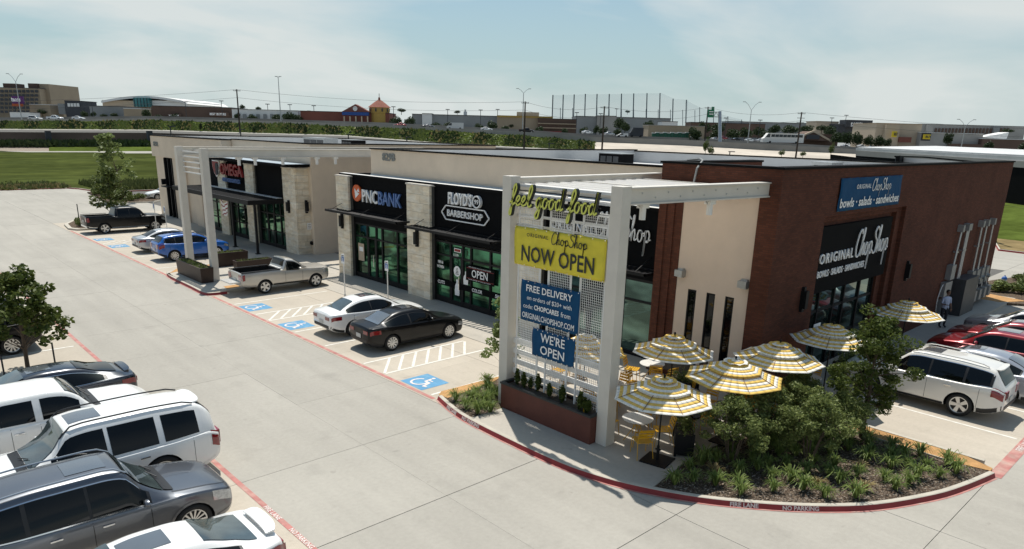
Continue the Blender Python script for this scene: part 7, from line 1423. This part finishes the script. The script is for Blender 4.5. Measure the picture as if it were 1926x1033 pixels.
# ------------------------------------------------------------------ poles, wires, lights, net
def util_pole(px_, y0, y1, d, label, arms=1):
    a, c = at(px_, y0, d), at(px_, y1+10, d); t = thing('utility_pole', label, 'utility pole', (a.x, a.y, c.z)); hh = a.z-c.z; s = MB(); s.tube([(0,0,0),(0,0,hh)], [.30,.20], 8); s.build('pole', 'pole_wood', t, smooth=True)
    for k in range(arms): s = MB(); q = RH*1.2; z = hh-.5-k*1.3; s.bar((-q.x,-q.y,z),(q.x,q.y,z), .14); s.build('cross_arm', 'pole_wood', t)
    s = MB()
    for u in (-1,-.4,.4,1): s.tube([(RH.x*1.1*u, RH.y*1.1*u, hh-.45), (RH.x*1.1*u, RH.y*1.1*u, hh-.1)], .07, 6)
    s.build('insulators', 'zinc', t); return a
tops = [util_pole(445,168,250,232,'tall wooden utility pole over the left building roof'), util_pole(988,191,278,228,'wooden utility pole left of the tall net'), util_pole(1137,200,281,222,'wooden utility pole over the middle of the roof',1), util_pole(1332,201,262,262,'wooden pole beside the green highway sign'), util_pole(1508,211,292,224,'leaning wooden utility pole right of the coach',3)]
def wire(a, c, sag, lab, dz=0):
    s = MB(); P = [a.lerp(c, i/14)+V(0,0,dz-sag*4*(i/14)*(1-i/14)) for i in range(15)]; s.tube(P, .035, 4, cap=False); tag(s.build('power_line', 'dark_far'), lab, 'power line')
w0 = at(-300,190,235); w1 = at(2300,250,220)
ch = [w0]+tops+[w1]
nm = ('left edge','left pole','net pole','roof pole','sign pole','coach pole','right edge')
for i in range(len(ch)-1):
    for k, dz in enumerate((-.1, -2.6)): wire(ch[i], ch[i+1], 1.6, '%s wire from the %s to the %s' % (('upper','lower')[k], nm[i], nm[i+1]), dz)
def street_light(px_, y0, y1, d, label, arm=2.0, rise=1.6):
    a, c = at(px_, y0, d), at(px_, y1+6, d); t = thing('street_light', label, 'street light', (a.x,a.y,c.z)); hh = a.z-c.z; s = MB(); s.tube([(0,0,0),(0,0,hh-rise)], [.22,.12], 8); s.build('pole', 'zinc', t, smooth=True)
    for sd_ in (-1,1): s = MB(); q = RH*arm*sd_; s.tube([(0,0,hh-rise),(q.x*.5,q.y*.5,hh-rise*.35),(q.x,q.y,hh)], .07, 6); am = s.build('arm', 'zinc', t); s = MB(); s.cbox((q.x*1.15,q.y*1.15,hh), (.5,.2,.1), Matrix((RH, FH, Vector((0,0,1)))).transposed()); s.build('lamp_head', 'zinc', am)
street_light(523,144,235,262,'tall single street light over the left building roof',.6,.6); street_light(985,167,245,266,'twin arm street light beside the net pole'); street_light(1415,192,272,268,'twin arm street light right of the green sign',2.6,3.0); street_light(1818,225,290,262,'twin arm street light near the right edge',2.6,2.6); street_light(27,139,224,280,'twin arm street light in front of the hotel',2.4,3)
for i, (x, y0, y1, d) in enumerate([(172,192,222,320),(348,192,224,318),(416,190,222,322),(503,196,230,320),(545,197,232,320),(590,199,232,318),(740,201,236,318),(842,206,242,318),(904,207,244,318),(936,206,248,318),(1085,212,254,310),(1130,214,256,312),(1160,205,250,380),(1366,222,262,320),(1430,226,262,318),(1565,222,262,330),(1592,217,250,340)]):
    p, q = at(x,y0,d), at(x,y1+4,d); t = thing('lot_light', 'thin dark parking lot light pole beyond the highway, number of others alike', 'light pole', (p.x,p.y,q.z), 0, 'parking lot lights beyond the highway'); t['label'] = 'thin dark parking lot light pole beyond the highway'; s = MB(); s.tube([(0,0,0),(0,0,p.z-q.z)], .12, 6); s.build('pole', 'dark_far', t); s = MB(); s.cbox((0,0,p.z-q.z), (.9,.35,.15), Matrix((RH, FH, Vector((0,0,1)))).transposed()); s.build('lamp_head', 'dark_far', t)
for px_ in (320,452,655,765,1033,1373): 
    p = at(px_, 238+(px_-320)*.045, 205); s = MB(); s.tube([p-V(0,0,4.5), p], .16, 6); s.cbox(p+RH*.5, (.9,.25,.12), Matrix((RH, FH, Vector((0,0,1)))).transposed()); tag(s.build('lot_light', 'dark_far'), 'short dark light pole standing just behind the roof line', 'light pole', 'short light poles behind the roofs')
m = bpy.data.materials.new('net'); m.use_nodes = True; N_, L_ = m.node_tree.nodes, m.node_tree.links; N_.clear(); o_ = N_.new('ShaderNodeOutputMaterial'); tr = N_.new('ShaderNodeBsdfTransparent'); df = N_.new('ShaderNodeBsdfDiffuse'); df.inputs[0].default_value = (.30,.42,.46,1); mx = N_.new('ShaderNodeMixShader'); mx.inputs[0].default_value = .17; L_.new(tr.outputs[0], mx.inputs[1]); L_.new(df.outputs[0], mx.inputs[2]); L_.new(mx.outputs[0], o_.inputs[0]); M['net'] = m
t = thing('driving_range_net', 'tall translucent net on thin poles above the grey box store', 'sports net'); PO = [(1040,180,222),(1059.5,179.5,223),(1080,179,224),(1101,178,225),(1123,178,226),(1146,178,227),(1169,177.5,228),(1192,177,229),(1217,176.5,230),(1241.5,176.5,232),(1266,187,238),(1291,189,243)]
D_ = 400; prev = None
for x, y0, y1 in PO:
    p, q = at(x,y0-1,D_), at(x-1.5,y1+4,D_); s = MB(); s.tube([q, p], .32, 6); s.build('pole', 'dark_far', t)
    if prev: s = MB(); s.face([prev[1], q, V(q.x,q.y,at(x,y0,D_).z), V(prev[1].x,prev[1].y,prev[0].z)]); s.build('net_panel', 'net', t)
    prev = (at(x,y0,D_), q)
pr = prev
for x, y0 in ((1316,203),(1342,211),(1369,220),(1395,226)):
    p, q = at(x,y0-1,D_+10), at(x,248,D_+10); s = MB(); s.tube([q, p], .2, 6); s.build('pole', 'dark_far', t); s = MB(); s.face([pr[1], q, p, pr[0]]); s.build('net_panel', 'net', t); pr = (p, q)
for k in range(12):
    x = 1054+k*23; s = MB(); s.tube([at(x,236,D_+60), at(x,203+.4*k,D_+60)], .2, 6); s.build('pole', 'dark_far', t)
# highway sign gantry
t = thing('highway_sign', 'green highway guide sign on a grey steel gantry arm', 'highway sign'); a, c = at(1354,210,262), at(1354,300,262); s = MB(); s.tube([c, a], [.75,.6], 10); s.build('column', 'zinc', t, smooth=True)
for dy in (0, 9): s = MB(); s.bar(at(1356,211+dy,262), at(1332,211+dy,262), .28); s.build('truss_chord', 'zinc', t)
for k in range(4): s = MB(); s.bar(at(1352-5*k,211 if k % 2 else 220,262), at(1347-5*k,220 if k % 2 else 211,262), .18); s.build('truss_web', 'zinc', t)
box_b(t, 'sign_panel', 'sign_green', 1332, 1344, 206, 221, 261, .3); box_b(t, 'exit_panel', 'sign_green', 1339, 1344, 201, 206, 261, .3)
for y_ in (209.5, 214): box_b(t, 'text_line', 'letter_white', 1334, 1342, y_, y_+1.6, 261, .1, .15)
# ------------------------------------------------------------------ trees beyond the highway
random.seed(31)
def crown_mesh(n, size, leaf):
    s = MB()
    for k in range(9):
        a = k*2.4; c = V(.55*math.cos(a)*random.uniform(.3,1), .55*math.sin(a)*random.uniform(.3,1), .45+.5*random.random()); leafcloud(s, c, (.45,.45,.38), n//9, size)
    s.mats = [leaf]; s.m = [0]*len(s.f); return s.mesh('crown')
CR_ = [crown_mesh(1300, .10, 'leaf_far') for _ in range(4)] + [crown_mesh(1000, .10, 'leaf_verge')]
sT = MB(); sT.tube([(0,0,-.6),(0,0,.7)], [.06,.035], 5); sT.mats = ['bark']; TRM = sT.mesh('trunk')
def far_tree(px_, yb, w, h, d, k=None, label='dark rounded tree beyond the highway', group='trees beyond the highway', name='broadleaf_tree'):
    p = at(px_, yb, d); W_ = w*d/FPX/1.9; Hh = h*d/FPX/1.35; t = thing(name, label, 'tree', p, random.uniform(0,6), group); t.scale = (W_, W_, Hh)
    link(TRM, 'trunk', t); c = link(CR_[random.randrange(4) if k is None else k], 'crown', t); tag(c, kind='stuff'); return t
FT = [(40,220,26,10,360),(160,222,16,14,330),(176,222,14,12,330),(195,222,16,8,335),(276,222,22,18,325),(300,223,16,8,325),(330,223,20,10,330),(475,230,22,16,318),(447,226,14,14,320),(543,232,30,22,312),(562,232,22,16,316),(520,231,22,18,316),(583,214,16,6,340),(625,236,20,8,310),(745,243,30,26,310),(770,243,28,24,310),(755,212,20,9,340),(725,240,14,10,308),(820,243,24,14,312),(845,244,26,16,312),(860,214,14,7,340),(900,247,22,16,308),(925,248,26,22,308),(950,249,20,14,308),(962,242,14,10,320),(1015,252,20,16,306),(1062,252,16,12,306),(1098,254,20,16,306),(1121,254,16,18,308),(1134,254,24,16,304),(1160,256,20,14,304),(1175,250,22,22,318),(1166,244,30,24,330),(1220,246,24,20,330),(1305,268,30,30,290),(1322,254,30,26,330),(1345,262,24,20,300),(1350,250,34,20,340),(1378,262,34,22,310),(1400,262,30,24,312),(1425,258,26,20,330),(1455,256,30,22,330),(1485,254,40,20,340),(1515,250,34,16,350),(1545,248,26,14,350),(1572,270,26,24,296),(1590,276,24,28,292),(1610,277,26,30,292),(1632,278,24,26,292),(1652,279,26,26,292),(1668,278,18,18,294),(1560,256,30,22,320),(1780,276,22,26,292),(1858,284,20,20,292),(1925,285,22,20,292),(1180,213,12,6,400),(1895,250,26,8,400),(80,216,20,10,340),(215,220,18,8,335),(640,236,16,8,306),(1440,262,30,18,318)]
LM = [(60,'the tan hotel'),(135,'the dark two storey shop'),(240,'the domed arena'),(330,'the brown shopping strip'),(480,'the white stuccoed shops'),(600,'the red brick shops'),(735,'the ochre round tower'),(860,'the grey mall box'),(960,'the flat topped tan shops'),(1060,'the brown shops with the red band'),(1160,'the grey box store'),(1280,'the green toilets'),(1360,'the green highway sign'),(1450,'the white coach'),(1540,'the dark gabled restaurant'),(1620,'the dark blue sports store'),(1720,'the beige electronics store'),(1860,'the grey strip at right')]
cnt = {}; ORD = ('first','second','third','fourth','fifth','sixth','seventh','eighth','ninth','tenth')
for f in sorted(FT):
    lm = min(LM, key=lambda q: abs(q[0]-f[0]))[1]; cnt[lm] = cnt.get(lm, -1)+1
    far_tree(*f, None, '%s tree from the left by %s beyond the highway' % (ORD[cnt[lm]], lm))
for x, y, w, h, d in ((456,206,12,10,330),(486,208,12,8,330)): far_tree(x,y,w,h,d,None,'tall thin palm like tree over the white shops','palms over the white shops','palm_tree')
for x, y, w, h in ((378,247,8,16),(575,252,9,18),(478,249,7,12)): far_tree(x, y, w, h, 236, None, 'small dark conifer on the bank edge', 'small conifers on the bank', 'conifer')
for x, y, w, h in ((1327,286,14,26),(1336,290,16,16),(1470,293,14,12),(1510,294,14,10),(1563,290,12,22)): far_tree(x, y, w, h, 150, 4, 'pale leafy sapling showing over the roof before the concrete slope', 'saplings before the concrete slope', 'sapling')
# ------------------------------------------------------------------ traffic
def traffic(src, px_, yb, d, label, rz, name=None, s=1.0):
    p = at(px_, yb, d); return copy_tree(src, p, rz, label, 'traffic on the highway', sc=(s,s,s))
allc = {o['label']: o for o in scn.objects if o.get('category') in ('car','pickup truck')}
def find(k): return next(o for l, o in allc.items() if k in l)
ang = math.atan2(RH.y, RH.x)
HV = lambda px_: interp(BT, px_)+2.5
traffic(find('dark red sedan'), 752, HV(752), 268, 'red car on the highway above the left building roof', ang+PI+.2)
traffic(find('midnight'), 805, HV(805), 268, 'black car on the highway behind the red one', ang+.1)
traffic(find('nearest the planted island'), 67, HV(67), 270, 'white hatchback on the highway at the far left', ang)
traffic(find('white crew cab'), 104, HV(104), 270, 'white pickup on the highway at the far left', ang)
traffic(find('white sedan parked'), 148, HV(148)-.5, 276, 'white car roof just over the highway barrier', ang)
traffic(find('black crew cab'), 990, HV(990)-.5, 268, 'black pickup on the highway beside the net pole', ang)
traffic(find('white sedan parked'), 915, HV(915)-.5, 274, 'low white car on the highway before the tan shops', ang)
for i, (x, y, k) in enumerate([(1308,262,'white sedan parked'),(1345,265,'silver sedan parked'),(1385,266,'black sedan'),(1410,267,'white sedan parked'),(1360,263,'dark red sedan'),(1104,252,'white sedan parked'),(1146,255,'silver car'),(1620,279,'white sedan parked'),(1590,279,'silver car'),(1430,268,'silver sedan parked'),(1640,281,'black sedan')]):
    c = traffic(find(k), x, y, 296, 'parked car in the lots beyond the highway, %s one from the left' % ('first','second','third','fourth','fifth','sixth','seventh','eighth','ninth','tenth','eleventh')[i], ang+.4); c['group'] = 'cars parked beyond the highway'; c['label'] = 'parked %s car in the lots beyond the highway' % ('white' if 'white' in k else 'silver' if 'silver' in k else 'black' if 'black' in k else 'red')
def van(px_, yb, d, L, W, Hh, label, m='white_far', nose=.22, cat='van', name='delivery_van', stripe=None, wind=True):
    p = at(px_, yb, d); t = thing(name, label, cat, p, ang+PI); s = MB(); s.prism([(-L/2,.35),(L/2,.35),(L/2,Hh*.45),(L/2-nose*L*.35,Hh*.55),(L/2-nose*L,Hh),(-L/2,Hh)], -W/2, W/2); o = s.build('body', m, t); o.rotation_euler = (PI/2,0,0)
    s = MB(); s.prism([(L/2-nose*L*.42,Hh*.58),(L/2-nose*L*.95,Hh*.92),(L/2-nose*L*1.4,Hh*.92),(L/2-nose*L*1.4,Hh*.58)], -W/2-.03, W/2+.03); o = s.build('window', 'win_far', t); o.rotation_euler = (PI/2,0,0)
    if stripe:
        for k in range(8): s = MB(); x0 = -L/2+.5+k*(L*.78)/8; s.box(x0, x0+L*.78/8-.12, -W/2-.03, W/2+.03, Hh*.62, Hh*.88); s.build('window', 'win_far', t)
    for x in (-L*.32, L*.32):
        for sy in (1,-1): s = MB(); s.cyl((x, W/2-.22 if sy > 0 else -W/2-.02, .4), .4, .24, 14, 'y'); s.build('wheel', 'tyre', t)
van(856, HV(856), 268, 6.2, 2.1, 2.5, 'white delivery van on the highway over the roof line'); van(1470, 270, 262, 15, 2.6, 3.6, 'long white coach on the highway at centre right', nose=.12, cat='coach', name='coach', stripe=True)
van(1196, 258, 285, 5.4, 2.6, 3.6, 'blue cab semi truck before the tan block', 'dark_far', cat='truck', name='semi_truck')
s = MB(); p = at(1175,259,280); van(1170, 258, 284, 4.5, 1.9, 1.5, 'small white car on the highway before the blue truck', nose=.4, cat='car', name='parked_car')
